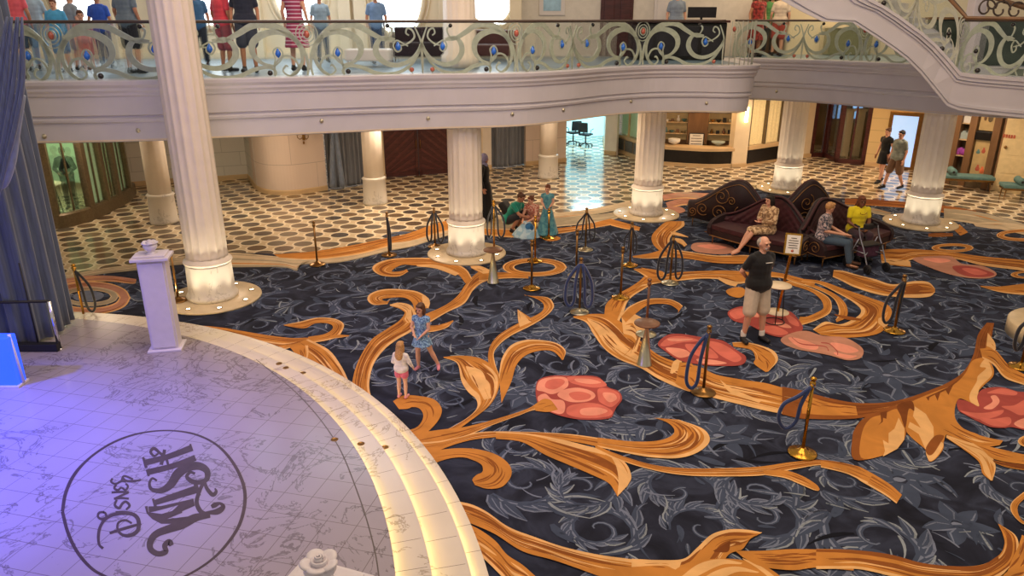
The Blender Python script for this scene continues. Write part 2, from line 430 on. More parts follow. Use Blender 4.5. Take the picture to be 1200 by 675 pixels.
# ---- the big gold leaves, traced on the floor
ZC[0] = .0165; ZS[0] = 6e-6
CR = {'A': (200, 280, 3.97), 'B': (400, 300, 3.97), 'C': (440, 420, 3.97), 'D': (620, 320, 3.97), 'E': (700, 440, 3.97), 'G': (750, 420, 2.647), 'F': (950, 360, 4.752),
      'Q': (950, 420, 4.752), 'K': (500, 540, 5.0), 'L': (740, 560, 4.615), 'N': (960, 560, 5.0), 'H': (820, 330, 5.217), 'T': (900, 250, 3.97), 'S': (600, 250, 3.97),
      'J': (60, 300, 6.0), 'U': (600, 110, 3.97), 'V': (900, 110, 3.97), 'W': (300, 150, 3.97), 'O': (0, 0, 1.0), 'X': (780, 220, 6.139), 'Y': (1060, 200, 7.5)}
def conv(c, x, y):
    ox, oy, s = CR[c]; return P(ox+x/s, oy+y/s)
rr = random.Random(11)
def ribbon(c, pairs, col='gold', streaks=6, edge='goldlt', dk='golddk', n=7, z=None, eside=1):
    q = [conv(c, a, b_)+conv(c, d, e) for a, b_, d, e in pairs]
    q = smoothpath(q, n); N = len(q); z0 = z or zc()
    def at(i, s_):
        p = q[i]; return (p[0]+(p[2]-p[0])*s_, p[1]+(p[3]-p[1])*s_)
    vs = []
    for i in range(N):
        a = at(i, 0); b2 = at(i, 1); vs += [(a[0], a[1], z0), (b2[0], b2[1], z0)]
    cp.add(vs, [(2*i, 2*i+1, 2*i+3, 2*i+2) for i in range(N-1)], CI[col])
    def sliver(t0, t1, s0, s1, w, colr, zz):
        vs = []; k = 0; i0 = int(t0*(N-1)); i1 = max(i0+3, int(t1*(N-1))); i1 = min(i1, N-1)
        if i1-i0 < 2: return
        for i in range(i0, i1+1):
            t = (i-i0)/(i1-i0); s_ = s0+(s1-s0)*t; h = w*math.sin(PI*(.05+.9*t))/2
            a = at(i, min(1, max(0, s_-h))); b2 = at(i, min(1, max(0, s_+h))); vs += [(a[0], a[1], zz), (b2[0], b2[1], zz)]
        m = len(vs)//2
        cp.add(vs, [(2*i, 2*i+1, 2*i+3, 2*i+2) for i in range(m-1)], CI[colr])
    if edge:
        zz = zc()
        for i in ([1] if eside == 1 else [0] if eside == 0 else [0, 1]):
            s_ = .93 if i else .07
            vs = []
            for j in range(N):
                a = at(j, .86 if i else 0); b2 = at(j, 1 if i else .14); vs += [(a[0], a[1], zz), (b2[0], b2[1], zz)]
            cp.add(vs, [(2*j, 2*j+1, 2*j+3, 2*j+2) for j in range(N-1)], CI[edge])
    for k in range(int(streaks*1.9)):
        t0 = rr.uniform(0, .75); t1 = min(1, t0+rr.uniform(.2, .5)); s0 = rr.uniform(.12, .8); s1 = min(.85, max(.1, s0+rr.uniform(-.12, .12)))
        sliver(t0, t1, s0, s1, rr.uniform(.03, .12), (dk, dk, edge or 'goldlt', dk, 'gold', dk)[rr.randrange(6)], zc())
def poly(c, pts, col, smooth=True, n=5, z=None):
    q = [conv(c, x, y) for x, y in pts]
    if smooth: q = smoothpath(q, n, closed=True)
    # drop near-duplicate points, fill as an n-gon
    z = z or zc(); cp.add([(x, y, z) for x, y in q], [tuple(range(len(q)))], CI[col])
def donut(c, cx, cy, rx, ry, ix, iy, col='gold', inner='goldlt'):
    # ring traced as a ribbon round an ellipse
    pr = []
    for k in range(13):
        a = 2*PI*k/12; pr.append((cx+rx*math.cos(a), cy+ry*math.sin(a), cx+ix*math.cos(a), cy+iy*math.sin(a)))
    ribbon(c, pr, col, 6, inner, n=4, eside=2)
# border bands along the lobby floor
ribbon('O', [(60, 329, 60, 334), (75, 325, 76, 331), (110, 317, 112, 323), (153, 311, 156, 318), (210, 302, 212, 311), (240, 299, 240, 313), (275, 297, 272, 314), (321, 301, 330, 314), (345, 303, 348, 318), (380, 303, 352, 311), (420, 297, 400, 308), (455, 288, 452, 296), (490, 278, 492, 286)], 'greylt', 8, 'greybeige', 'greybeige')
ribbon('O', [(321, 299, 328, 303), (366, 295.5, 370, 305), (414, 288, 420, 299), (452, 280, 458, 289), (476, 275, 482, 284), (501, 266, 508, 276), (524, 259, 530, 270)], 'gold', 8)
ribbon('O', [(455, 286, 460, 294), (480, 283, 482, 290), (505, 277, 505, 283), (528, 270, 528, 276)], 'greylt', 3, 'greybeige', 'greybeige')
ribbon('O', [(560, 262, 560, 268), (600, 262, 600, 270), (640, 258, 645, 267), (680, 254, 686, 263), (720, 249, 722, 257), (745, 240, 745, 246)], 'greybeige', 5, 'greylt', 'greybeige')
ribbon('O', [(560, 268, 560, 275), (600, 270, 600, 279), (640, 269, 643, 276), (680, 265, 684, 270), (715, 257, 718, 264)], 'gold', 6)
ribbon('O', [(715, 257, 716, 265), (733, 262, 732, 269), (750, 267, 749, 271)], 'gold', 2)
ribbon('O', [(775, 229, 778, 236), (800, 226, 802, 233), (830, 227, 832, 236), (860, 226, 870, 233)], 'pinkbr', 6, 'goldlt', 'greybeige')
ribbon('O', [(780, 238, 783, 245), (800, 233, 803, 241), (825, 236, 820, 243), (838, 243, 828, 247)], 'pinkbr', 3)
poly('O', [(780, 244), (796, 243), (803, 248), (790, 252), (780, 250)], 'pinkbr')
ribbon('O', [(990, 233, 990, 240), (1030, 235, 1030, 242), (1070, 238, 1070, 245), (1110, 242, 1106, 250), (1145, 248, 1130, 252)], 'golddk', 6, 'gold', 'brown')
ribbon('O', [(1106, 245, 1106, 258), (1140, 248, 1135, 262), (1175, 256, 1165, 268), (1210, 266, 1200, 276), (1260, 280, 1240, 288)], 'greybeige', 8, 'greylt', 'greybeige')
ribbon('O', [(1140, 262, 1143, 266), (1165, 261, 1165, 269), (1190, 263, 1190, 270), (1220, 270, 1210, 276)], 'greylt', 3, None, 'greybeige')
ribbon('O', [(960, 237, 966, 241), (985, 240, 990, 246), (1020, 244, 1020, 250), (1045, 250, 1040, 254)], 'greybeige', 3, 'greylt', 'greybeige')
ribbon('O', [(545, 257, 545, 264), (600, 254, 600, 262), (640, 251, 640, 259), (665, 249, 667, 256), (700, 244, 703, 251), (738, 236, 742, 243)], 'greylt', 6, 'greybeige', 'greybeige')
# round medallion behind the stage post
donut('J', 270, 300, 290, 118, 210, 70, 'pinkbr', 'goldlt')
donut('J', 270, 290, 205, 68, 150, 42, 'greybeige', 'greylt')
poly('J', [(170, 275), (250, 250), (350, 262), (370, 290), (320, 318), (220, 325), (160, 305)], 'lightblue')
ribbon('J', [(100, 165, 110, 205), (250, 145, 260, 185), (420, 145, 420, 185), (580, 165, 575, 200), (600, 170, 600, 180)], 'pinkbr', 5)
# left spray beside the stage
ribbon('A', [(20, 402, 20, 428), (200, 412, 190, 452), (330, 432, 320, 490), (450, 452, 420, 512), (560, 465, 500, 525), (640, 464, 600, 497), (700, 470, 660, 492)], 'gold', 10)
ribbon('A', [(640, 460, 640, 492), (715, 447, 765, 466), (752, 425, 802, 425), (750, 405, 802, 395), (715, 395, 757, 374), (670, 398, 680, 371), (620, 420, 598, 390), (530, 408, 525, 404)], 'gold', 8)
ribbon('A', [(745, 452, 735, 470), (790, 450, 785, 464), (832, 453, 830, 457)], 'gold', 1)
ribbon('A', [(560, 500, 640, 470), (625, 550, 735, 520), (690, 610, 790, 590), (732, 650, 825, 660), (745, 700, 835, 710), (745, 745, 830, 740)], 'gold', 10)
ribbon('A', [(545, 495, 640, 500), (585, 550, 640, 548), (585, 590, 615, 605)], 'gold', 3)
# tall S stem with the two children on it
ribbon('B', [(45, 700, 130, 720), (50, 640, 140, 675), (55, 570, 130, 600), (85, 480, 150, 510), (140, 395, 200, 440), (210, 345, 260, 393), (270, 305, 330, 352), (297, 265, 350, 312), (290, 235, 352, 270)], 'gold', 14)
ribbon('B', [(405, 245, 340, 262), (408, 205, 330, 222), (355, 170, 300, 200), (270, 158, 260, 196), (190, 160, 215, 200), (135, 180, 190, 205), (122, 208, 200, 213), (150, 231, 215, 214), (215, 228, 228, 205)], 'gold', 8, eside=0)
ribbon('B', [(225, 230, 228, 236), (270, 221, 272, 250), (325, 235, 298, 272), (350, 282, 285, 300), (352, 315, 300, 315)], 'goldlt', 3, 'gold')
ribbon('B', [(375, 190, 380, 235), (405, 200, 398, 240), (413, 225, 405, 250)], 'goldlt', 0, None)
ribbon('B', [(390, 275, 415, 312), (480, 235, 490, 267), (540, 190, 572, 225), (575, 140, 612, 165), (605, 105, 652, 130), (640, 78, 702, 112), (690, 68, 745, 98)], 'gold', 9)
ribbon('B', [(350, 325, 350, 362), (430, 328, 430, 356), (480, 318, 490, 338), (520, 303, 522, 308)], 'gold', 3, eside=1)
ribbon('B', [(608, 108, 578, 132), (580, 65, 545, 92), (520, 35, 480, 62), (430, 15, 420, 48), (330, 12, 345, 48), (230, 18, 290, 44), (165, 38, 250, 60), (145, 65, 235, 75), (185, 94, 260, 77), (265, 99, 290, 71), (312, 76, 303, 65)], 'gold', 9, eside=0)
ribbon('B', [(350, 46, 352, 52), (430, 44, 430, 60), (490, 58, 470, 72), (550, 85, 530, 96)], 'goldlt', 0, None)
donut('B', 900, 56, 150, 43, 96, 23)
ribbon('B', [(600, 50, 605, 60), (645, 50, 650, 85), (690, 68, 680, 105)], 'goldlt', 2, 'gold')
ribbon('B', [(640, 88, 640, 122), (760, 80, 760, 108), (870, 97, 870, 108)], 'gold', 3)
# central pair of leaves
ribbon('C', [(316, -2, 318, 2), (400, -8, 380, 28), (480, 2, 400, 110), (540, 35, 430, 160), (574, 75, 468, 195), (572, 150, 472, 235), (530, 225, 430, 280), (440, 297, 340, 333), (380, 340, 280, 345)], 'gold', 16)
ribbon('C', [(420, 40, 425, 60), (490, 60, 440, 110), (520, 120, 470, 150), (540, 190, 500, 200)], 'goldlt', 2, 'gold')
ribbon('B', [(733, 560, 745, 690), (748, 480, 790, 592), (790, 420, 815, 512), (860, 395, 860, 466), (940, 397, 925, 445), (1005, 412, 980, 447), (1043, 445, 1013, 472), (1033, 487, 1027, 490)], 'gold', 9, eside=0)
ribbon('B', [(720, 555, 738, 575), (685, 500, 715, 502), (690, 430, 712, 450), (730, 375, 752, 402), (790, 335, 805, 367), (850, 305, 880, 330), (920, 272, 945, 290), (942, 245, 985, 250), (935, 222, 985, 222), (905, 202, 955, 196), (850, 184, 855, 188)], 'gold', 8)
ribbon('B', [(820, 253, 828, 258), (822, 300, 870, 285), (830, 335, 900, 305)], 'goldlt', 2, 'gold')
# small curl
ribbon('C', [(195, 390, 90, 350), (250, 342, 180, 332), (295, 290, 215, 300), (308, 240, 222, 265), (272, 196, 203, 238), (200, 180, 172, 232), (130, 178, 150, 240), (82, 205, 110, 242)], 'gold', 7, 'gold')
# root and stem to the coral flower
ribbon('C', [(110, 370, 190, 455), (250, 345, 250, 440), (350, 332, 330, 420), (430, 322, 405, 380), (560, 288, 530, 322), (700, 243, 665, 272), (755, 212, 745, 245), (800, 190, 845, 250)], 'gold', 8)
ribbon('C', [(180, 425, 235, 512), (280, 432, 320, 478), (380, 424, 400, 466), (470, 428, 455, 480), (560, 453, 492, 500), (620, 498, 500, 522), (632, 550, 495, 537), (590, 603, 475, 546), (520, 613, 457, 560), (463, 596, 450, 572)], 'gold', 9, 'gold')
ribbon('C', [(170, 400, 200, 470), (300, 390, 280, 440), (390, 372, 390, 400), (500, 348, 500, 378), (700, 348, 700, 367), (900, 358, 900, 390), (1050, 378, 1060, 422), (1120, 388, 1120, 435), (1191, 400, 1191, 441)], 'gold', 12, 'goldlt', eside=0)
ribbon('C', [(560, 347, 560, 380), (700, 355, 680, 395), (850, 380, 790, 455), (980, 412, 890, 498), (1080, 440, 1000, 545), (1160, 490, 1082, 585), (1188, 550, 1112, 625), (1170, 600, 1125, 650)], 'gold', 16, 'goldlt', eside=0)
ribbon('C', [(1090, 440, 1085, 446), (1160, 492, 1120, 510), (1190, 555, 1130, 580), (1172, 600, 1125, 648)], 'goldlt', 2, 'goldlt', 'gold')
# long hook and thin vine
ribbon('E', [(0, 295, 0, 338), (150, 312, 140, 368), (260, 312, 260, 388), (330, 295, 380, 390), (358, 268, 470, 362), (345, 240, 522, 310), (310, 218, 492, 255), (262, 203, 380, 212)], 'gold', 14)
ribbon('E', [(-10, 330, -10, 345), (100, 375, 110, 402), (250, 420, 260, 447), (400, 438, 420, 472), (600, 438, 620, 476), (760, 430, 780, 470), (900, 410, 920, 442), (1050, 400, 1060, 425), (1191, 424, 1191, 478), (1248, 446, 1230, 502), (1353, 508, 1334, 562), (1416, 562, 1390, 603)], 'gold', 14)
ribbon('G', [(560, 322, 560, 342), (640, 338, 640, 362), (720, 366, 705, 392)], 'gold', 3)
ribbon('E', [(770, 448, 780, 470), (870, 448, 870, 484), (950, 473, 930, 508), (1015, 512, 1000, 538), (1034, 536, 1028, 544)], 'gold', 3)
# coral flower
poly('C', [(745, 150), (760, 105), (820, 86), (900, 86), (1030, 90), (1080, 138), (1130, 158), (1147, 195), (1120, 235), (1110, 255), (1090, 284), (1010, 292), (930, 288), (850, 270), (790, 245), (755, 215)], 'coraldk')
for pts, cc in (([(750, 150), (765, 108), (822, 92), (882, 94), (898, 120), (885, 145), (825, 172), (780, 160)], 'corallt'), ([(892, 93), (950, 90), (1028, 95), (1070, 120), (1070, 135), (1020, 142), (960, 133), (908, 118)], 'coral'),
                ([(846, 175), (875, 152), (940, 142), (1005, 158), (1022, 184), (985, 206), (920, 210), (875, 198)], 'corallt'), ([(1036, 148), (1080, 145), (1128, 165), (1138, 195), (1115, 222), (1090, 232), (1045, 210), (1035, 188)], 'coral'),
                ([(895, 232), (935, 218), (1000, 212), (1055, 224), (1102, 252), (1085, 275), (1010, 284), (935, 280), (890, 262)], 'coral'), ([(756, 184), (790, 170), (820, 195), (868, 200), (882, 222), (877, 256), (850, 264), (800, 245), (762, 213)], 'corallt'),
                ([(800, 110), (850, 100), (880, 110), (870, 130), (830, 150), (790, 140)], 'coral'), ([(900, 170), (950, 160), (1000, 175), (990, 195), (930, 200)], 'coral'), ([(930, 100), (1000, 102), (1050, 118), (1000, 125), (940, 115)], 'corallt'),
                ([(960, 240), (1040, 235), (1080, 252), (1030, 270), (960, 268)], 'corallt'), ([(1060, 165), (1110, 170), (1122, 195), (1090, 210), (1065, 190)], 'corallt')):
    poly('C', pts, cc)
ribbon('C', [(735, 225, 745, 250), (780, 195, 800, 255), (815, 200, 845, 245), (835, 225, 845, 240)], 'gold', 3, 'gold')
# big leaf and band of the right half
ribbon('D', [(205, 206, 207, 212), (290, 195, 265, 235), (370, 200, 300, 290), (430, 235, 350, 357), (470, 280, 420, 407), (530, 330, 520, 448), (600, 385, 600, 497), (690, 420, 700, 542), (790, 440, 780, 566), (870, 478, 880, 592), (1000, 503, 1000, 622), (1100, 518, 1100, 646), (1200, 545, 1200, 664)], 'gold', 26, 'goldlt', n=8)
ribbon('D', [(270, 215, 272, 225), (340, 240, 310, 285), (400, 290, 350, 350), (440, 340, 420, 400), (520, 400, 500, 430)], 'goldlt', 4, 'gold')
ribbon('D', [(430, 210, 440, 300), (480, 190, 480, 320), (530, 235, 490, 345), (520, 300, 450, 380), (500, 370, 440, 390)], 'goldlt', 7, 'gold')
for q in ([(520, 225, 480, 235), (545, 250, 500, 275), (530, 280, 490, 290)], [(500, 200, 470, 215), (525, 215, 490, 245), (545, 245, 510, 262)]): ribbon('D', q, 'goldlt', 0, None)
ribbon('D', [(655, 470, 665, 475), (670, 420, 690, 455), (700, 402, 712, 415)], 'goldlt', 0, None)
ribbon('D', [(700, 420, 680, 520), (760, 430, 720, 545), (790, 500, 760, 560)], 'gold', 3, 'gold')
ribbon('D', [(885, 500, 890, 506), (950, 545, 940, 565), (1080, 600, 1070, 610)], 'goldlt', 0, None)
ribbon('D', [(350, 195, 420, 228), (358, 150, 440, 185), (390, 118, 457, 140), (430, 92, 485, 110), (470, 70, 525, 85), (520, 35, 575, 55), (545, 0, 610, 30), (520, -22, 640, 5)], 'gold', 8)
ribbon('S', [(565, 262, 570, 268), (630, 262, 600, 285), (700, 275, 640, 318), (700, 292, 600, 330)], 'gold', 4)
ribbon('S', [(640, 285, 600, 345), (690, 290, 690, 328), (780, 278, 780, 318), (880, 273, 880, 308), (980, 270, 970, 312), (1070, 274, 1050, 332), (1150, 285, 1130, 320), (1200, 290, 1191, 330)], 'gold', 10)
ribbon('S', [(960, 300, 960, 312), (1010, 318, 1000, 335), (1052, 330, 1040, 345)], 'goldlt', 0, None)
poly('S', [(995, 365), (1030, 350), (1070, 350), (1090, 372), (1060, 392), (1015, 388)], 'gold')
ribbon('D', [(425, 203, 450, 235), (470, 158, 500, 190), (550, 126, 560, 152), (640, 124, 645, 150), (690, 140, 690, 175), (715, 158, 692, 190)], 'gold', 4, eside=0)
poly('D', [(598, 335), (640, 295), (700, 288), (800, 303), (900, 320), (962, 362), (1008, 395), (990, 432), (900, 438), (800, 432), (700, 412), (635, 370)], 'coraldk')
for pts, cc in (([(610, 340), (650, 305), (720, 300), (790, 320), (700, 330), (640, 345)], 'coral'), ([(640, 352), (720, 360), (750, 385), (700, 400), (650, 372)], 'corallt'), ([(730, 335), (830, 350), (880, 400), (800, 395), (745, 370)], 'coral'),
                ([(820, 322), (900, 335), (985, 395), (960, 420), (900, 395), (850, 355)], 'coral'), ([(780, 405), (860, 410), (920, 425), (860, 432), (800, 424)], 'corallt'), ([(650, 310), (760, 312), (720, 322), (660, 322)], 'corallt')):
    poly('D', pts, cc)
ribbon('D', [(945, 328, 950, 347), (1010, 327, 1030, 362), (1080, 343, 1052, 400), (1140, 370, 1045, 425), (1156, 412, 1075, 450), (1112, 464, 1100, 466)], 'gold', 6, eside=0)
# ribbons below the third column
ribbon('S', [(720, 40, 800, 40), (690, 62, 800, 62), (652, 105, 760, 90), (655, 145, 735, 120), (690, 180, 735, 155), (740, 206, 750, 170), (830, 217, 820, 182), (950, 235, 950, 200), (1080, 238, 1080, 198), (1150, 225, 1150, 205)], 'gold', 12)
ribbon('S', [(560, 203, 565, 210), (640, 190, 645, 215), (700, 172, 740, 207)], 'gold', 2)
ribbon('S', [(735, 88, 740, 98), (775, 95, 770, 108), (818, 112, 820, 116)], 'goldlt', 0, None)
ribbon('S', [(755, 118, 760, 135), (790, 125, 790, 150), (815, 150, 800, 160)], 'goldlt', 1, 'gold')
poly('S', [(832, 162), (850, 142), (930, 140), (1010, 152), (1040, 178), (990, 194), (900, 190), (850, 180)], 'pinkbr')
poly('S', [(860, 155), (930, 148), (1000, 162), (940, 172)], 'corallt')
poly('S', [(120, 108), (170, 104), (222, 115), (215, 128), (165, 132)], 'gold')
# claws by the man
ribbon('T', [(-40, 268, -40, 300), (60, 283, 60, 305), (130, 300, 120, 325), (220, 325, 210, 350)], 'gold', 5)
ribbon('H', [(540, 0, 500, 12), (680, 45, 660, 60), (780, 98, 735, 112), (806, 150, 755, 165), (790, 202, 722, 192), (700, 248, 655, 220), (590, 282, 612, 222)], 'gold', 5, eside=0)
ribbon('H', [(650, 10, 640, 22), (780, 58, 765, 75), (862, 110, 825, 120), (900, 165, 850, 178), (895, 225, 845, 215), (835, 255, 830, 240)], 'gold', 4)
ribbon('H', [(640, -10, 620, 5), (750, 5, 730, 22), (900, 58, 880, 98), (1040, 105, 950, 142), (1150, 150, 985, 182), (1170, 215, 960, 222), (1100, 320, 860, 268), (900, 350, 765, 252), (740, 333, 690, 300)], 'gold', 18, 'goldlt', n=8, eside=1)
ribbon('H', [(820, 205, 830, 215), (900, 218, 900, 240), (990, 235, 985, 246)], 'golddk', 1, None)
ribbon('H', [(1150, 190, 1080, 245), (1110, 240, 1090, 265), (1150, 270, 1120, 290)], 'goldlt', 1, 'gold')
poly('H', [(165, 62), (200, 45), (250, 45), (280, 75), (245, 105), (185, 92)], 'gold')
poly('H', [(170, 197), (220, 165), (300, 158), (420, 180), (540, 185), (600, 235), (630, 290), (600, 322), (500, 347), (400, 322), (300, 272), (205, 245)], 'coraldk')
for pts, cc in (([(180, 198), (225, 172), (290, 180), (270, 220), (215, 235)], 'coral'), ([(360, 285), (460, 280), (540, 320), (480, 335), (400, 312)], 'coral'), ([(300, 190), (350, 200), (360, 225), (310, 215)], 'corallt'), ([(450, 260), (520, 262), (560, 290), (500, 285)], 'corallt'), ([(520, 200), (590, 240), (605, 280), (550, 260)], 'coral')):
    poly('H', pts, cc)
poly('H', [(495, 358), (560, 322), (650, 308), (750, 338), (880, 348), (962, 388), (1000, 430), (980, 476), (900, 488), (800, 460), (700, 440), (600, 422), (520, 392)], 'pinkbr')
for pts, cc in (([(540, 350), (620, 360), (720, 400), (700, 425), (600, 405)], 'corallt'), ([(800, 380), (900, 395), (970, 430), (900, 445), (830, 420)], 'corallt'), ([(820, 440), (900, 455), (960, 462), (900, 480), (840, 462)], 'corallt')):
    poly('H', pts, cc)
for q in ([(560, 345, 562, 350), (620, 385, 622, 392), (760, 400, 760, 406), (790, 430, 785, 432)], [(740, 378, 742, 384), (790, 385, 792, 392), (840, 430, 835, 434), (845, 455, 840, 456)]): ribbon('H', q, 'coraldk', 0, None)
# leaf below the second sofa
ribbon('T', [(305, 268, 300, 300), (350, 272, 340, 318), (420, 292, 400, 348), (500, 312, 500, 380), (580, 335, 580, 392), (680, 320, 680, 398), (745, 325, 750, 392), (776, 355, 776, 372)], 'gold', 12, eside=2)
ribbon('T', [(640, 345, 640, 352), (690, 338, 690, 346), (720, 352, 712, 358), (690, 372, 690, 364), (640, 372, 640, 364)], 'golddk', 0, None)
ribbon('T', [(520, 172, 528, 235), (620, 170, 600, 245), (700, 172, 690, 215), (850, 185, 850, 213), (1000, 205, 1000, 247), (1191, 222, 1191, 272), (1300, 240, 1300, 290)], 'gold', 14, eside=1)
ribbon('T', [(535, 215, 545, 235), (600, 218, 600, 248), (660, 228, 665, 254)], 'goldlt', 2, 'gold')
poly('T', [(672, 216), (750, 204), (850, 205), (900, 238), (1000, 250), (1062, 284), (1030, 306), (940, 306), (850, 290), (750, 256)], 'pinkbr')
for pts, cc in (([(860, 250), (950, 252), (1050, 284), (1020, 300), (940, 300), (880, 280)], 'coraldk'), ([(900, 262), (960, 262), (1020, 284), (960, 290)], 'coral'), ([(720, 215), (800, 212), (850, 225), (790, 235)], 'corallt')): poly('T', pts, cc)
donut('T', 858, 165, 98, 21, 62, 9)
ribbon('T', [(745, 98, 745, 112), (800, 95, 800, 113), (860, 97, 860, 110)], 'golddk', 1, 'gold')
ribbon('T', [(850, 70, 895, 108), (890, 55, 930, 92)], 'gold', 2, eside=0)
donut('T', 1190, 106, 128, 28, 92, 14)
donut('T', 1200, 290, 72, 18, 40, 9)
ribbon('T', [(985, 342, 990, 347), (1080, 345, 1080, 372), (1191, 332, 1191, 385), (1260, 330, 1260, 385)], 'gold', 4)
# trunk and fan on the far right
ribbon('F', [(-160, 450, -160, 605), (-60, 470, -60, 628), (0, 487, 0, 630), (120, 518, 120, 633), (250, 540, 260, 627), (400, 540, 400, 600), (520, 518, 540, 570), (640, 478, 665, 540), (760, 428, 800, 490), (850, 365, 915, 430), (905, 270, 985, 320), (930, 160, 1000, 210), (980, 92, 1020, 95)], 'golddk', 14, None, 'brown', n=8)
ribbon('F', [(-50, 490, -50, 600), (100, 540, 100, 610), (250, 560, 260, 610)], 'gold', 6, 'gold')
poly('Q', [(230, 455), (245, 400), (290, 345), (380, 300), (480, 270), (535, 330), (530, 430), (490, 500), (400, 550), (240, 572)], 'golddk')
poly('Q', [(278, 560), (285, 420), (330, 345), (400, 320), (480, 290), (512, 350), (525, 430), (488, 500), (400, 550)], 'gold')
poly('Q', [(488, 338), (520, 400), (520, 460), (482, 512), (400, 556), (412, 525), (400, 462), (432, 482), (432, 425), (465, 400)], 'goldlt', smooth=False)
poly('Q', [(385, 310), (392, 360), (375, 380), (400, 362), (402, 340), (420, 345), (425, 300)], 'brown', smooth=False)
poly('Q', [(560, 250), (700, 190), (800, 150), (860, 90), (900, 20), (975, 5), (1015, 60), (1012, 110), (960, 160), (930, 200), (935, 270), (885, 252), (820, 235), (800, 330), (850, 400), (940, 440), (900, 500), (820, 470), (760, 430), (740, 470), (735, 515), (690, 572), (655, 580), (640, 520), (560, 450), (528, 400), (530, 300)], 'gold')
poly('Q', [(578, 275), (640, 318), (682, 390), (684, 450), (640, 522), (600, 430), (540, 392), (550, 362), (612, 396), (568, 330)], 'goldlt', smooth=False)
poly('Q', [(640, 520), (690, 470), (735, 480), (730, 512), (690, 568), (658, 578)], 'goldlt')
poly('Q', [(640, 505), (690, 440), (740, 440), (720, 480), (680, 540), (650, 545)], 'golddk')
poly('Q', [(975, 8), (1003, 60), (1003, 105), (935, 180), (940, 275), (890, 252), (885, 205), (922, 138), (930, 105), (975, 62), (940, 52)], 'goldlt')
poly('Q', [(480, 270), (560, 245), (575, 300), (545, 290), (530, 380), (520, 390), (500, 330)], 'brown')
poly('Q', [(640, 225), (655, 245), (660, 225), (690, 210), (705, 245), (720, 200), (750, 185), (765, 212), (790, 160), (840, 110), (760, 170)], 'brown', smooth=False)
ribbon('Q', [(750, 325, 735, 425), (830, 388, 800, 450), (920, 430, 900, 492), (1000, 453, 970, 502), (1070, 466, 1050, 492)], 'gold', 6, None)
ribbon('Q', [(755, 435, 752, 450), (850, 468, 858, 522), (950, 498, 925, 575), (1000, 545, 945, 610), (1028, 612, 955, 650), (1010, 690, 1000, 690)], 'goldlt', 5, 'gold', 'gold')
ribbon('Q', [(900, 480, 955, 515), (1050, 513, 1020, 570), (1191, 545, 1191, 600), (1300, 560, 1300, 610)], 'gold', 5, None)
ribbon('Q', [(1010, 575, 1020, 590), (1100, 590, 1100, 618), (1250, 610, 1250, 640)], 'brown', 2, 'gold')
ribbon('F', [(940, 238, 955, 290), (1020, 240, 1018, 330), (1100, 328, 1080, 402), (1200, 388, 1195, 445), (1300, 440, 1300, 500)], 'gold', 6, eside=1)
ribbon('F', [(985, 150, 975, 235), (1022, 200, 1000, 240), (1030, 240, 1020, 250)], 'goldlt', 1, 'gold')
poly('Q', [(818, 238), (885, 252), (935, 275), (925, 220), (960, 178), (1060, 168), (1150, 192), (1230, 205), (1300, 300), (1260, 410), (1120, 392), (1075, 396), (1000, 390), (930, 360), (865, 325), (820, 295)], 'coraldk')
for pts, cc in (([(980, 200), (1060, 175), (1145, 195), (1130, 215), (1040, 205)], 'coral'), ([(960, 285), (1010, 290), (1050, 250), (1030, 215), (1000, 220), (1010, 250)], 'corallt'), ([(830, 300), (900, 310), (980, 310), (1070, 295), (1050, 325), (960, 350), (900, 335)], 'coral'),
                ([(1060, 275), (1130, 270), (1195, 240), (1240, 300), (1170, 325), (1110, 300)], 'coral'), ([(940, 345), (1020, 345), (1100, 335), (1115, 365), (1080, 388), (1000, 380)], 'coral'), ([(1130, 370), (1200, 340), (1250, 380), (1180, 398)], 'corallt')): poly('Q', pts, cc)
donut('Q', 1240, 470, 88, 38, 40, 16)
# front ribbons
ribbon('K', [(95, 235, 150, 350), (135, 243, 190, 350), (250, 262, 270, 382), (350, 308, 400, 440), (480, 398, 560, 540), (640, 460, 740, 592), (800, 515, 880, 640), (1000, 560, 1020, 690), (1200, 588, 1200, 740)], 'gold', 20, 'goldlt', n=8, eside=0)
ribbon('K', [(150, 340, 230, 500), (190, 358, 252, 520), (300, 408, 340, 590), (400, 478, 450, 700), (470, 560, 540, 800), (560, 620, 660, 850), (640, 690, 760, 900)], 'gold', 12, 'goldlt')
ribbon('L', [(0, 448, 0, 620), (150, 455, 180, 640), (280, 448, 320, 620), (350, 392, 460, 520), (430, 318, 520, 430), (520, 290, 570, 405), (620, 290, 600, 395), (706, 306, 640, 340)], 'gold', 14, 'goldlt', eside=0)
ribbon('L', [(0, 450, 0, 500), (150, 456, 160, 490), (270, 462, 250, 520)], 'goldlt', 2, 'gold')
poly('L', [(180, 560), (300, 470), (420, 450), (560, 450), (700, 480), (800, 540), (900, 640), (200, 660)], 'gold')
for q in ([(250, 560, 260, 600), (360, 478, 380, 530), (480, 450, 490, 480), (600, 470, 590, 478)], [(330, 600, 380, 640), (440, 520, 470, 570), (560, 490, 570, 520), (690, 520, 680, 525)], [(600, 445, 600, 450), (700, 490, 680, 500), (790, 560, 760, 570), (860, 640, 800, 650)]): ribbon('L', q, 'goldlt', 0, None)
ribbon('L', [(440, 405, 450, 412), (500, 370, 520, 410), (530, 352, 535, 360)], 'brown', 0, None)
ribbon('L', [(560, 405, 600, 440), (700, 405, 700, 490), (870, 396, 870, 510), (1000, 398, 1000, 496), (1200, 410, 1200, 512)], 'gold', 12, 'gold', 'golddk')
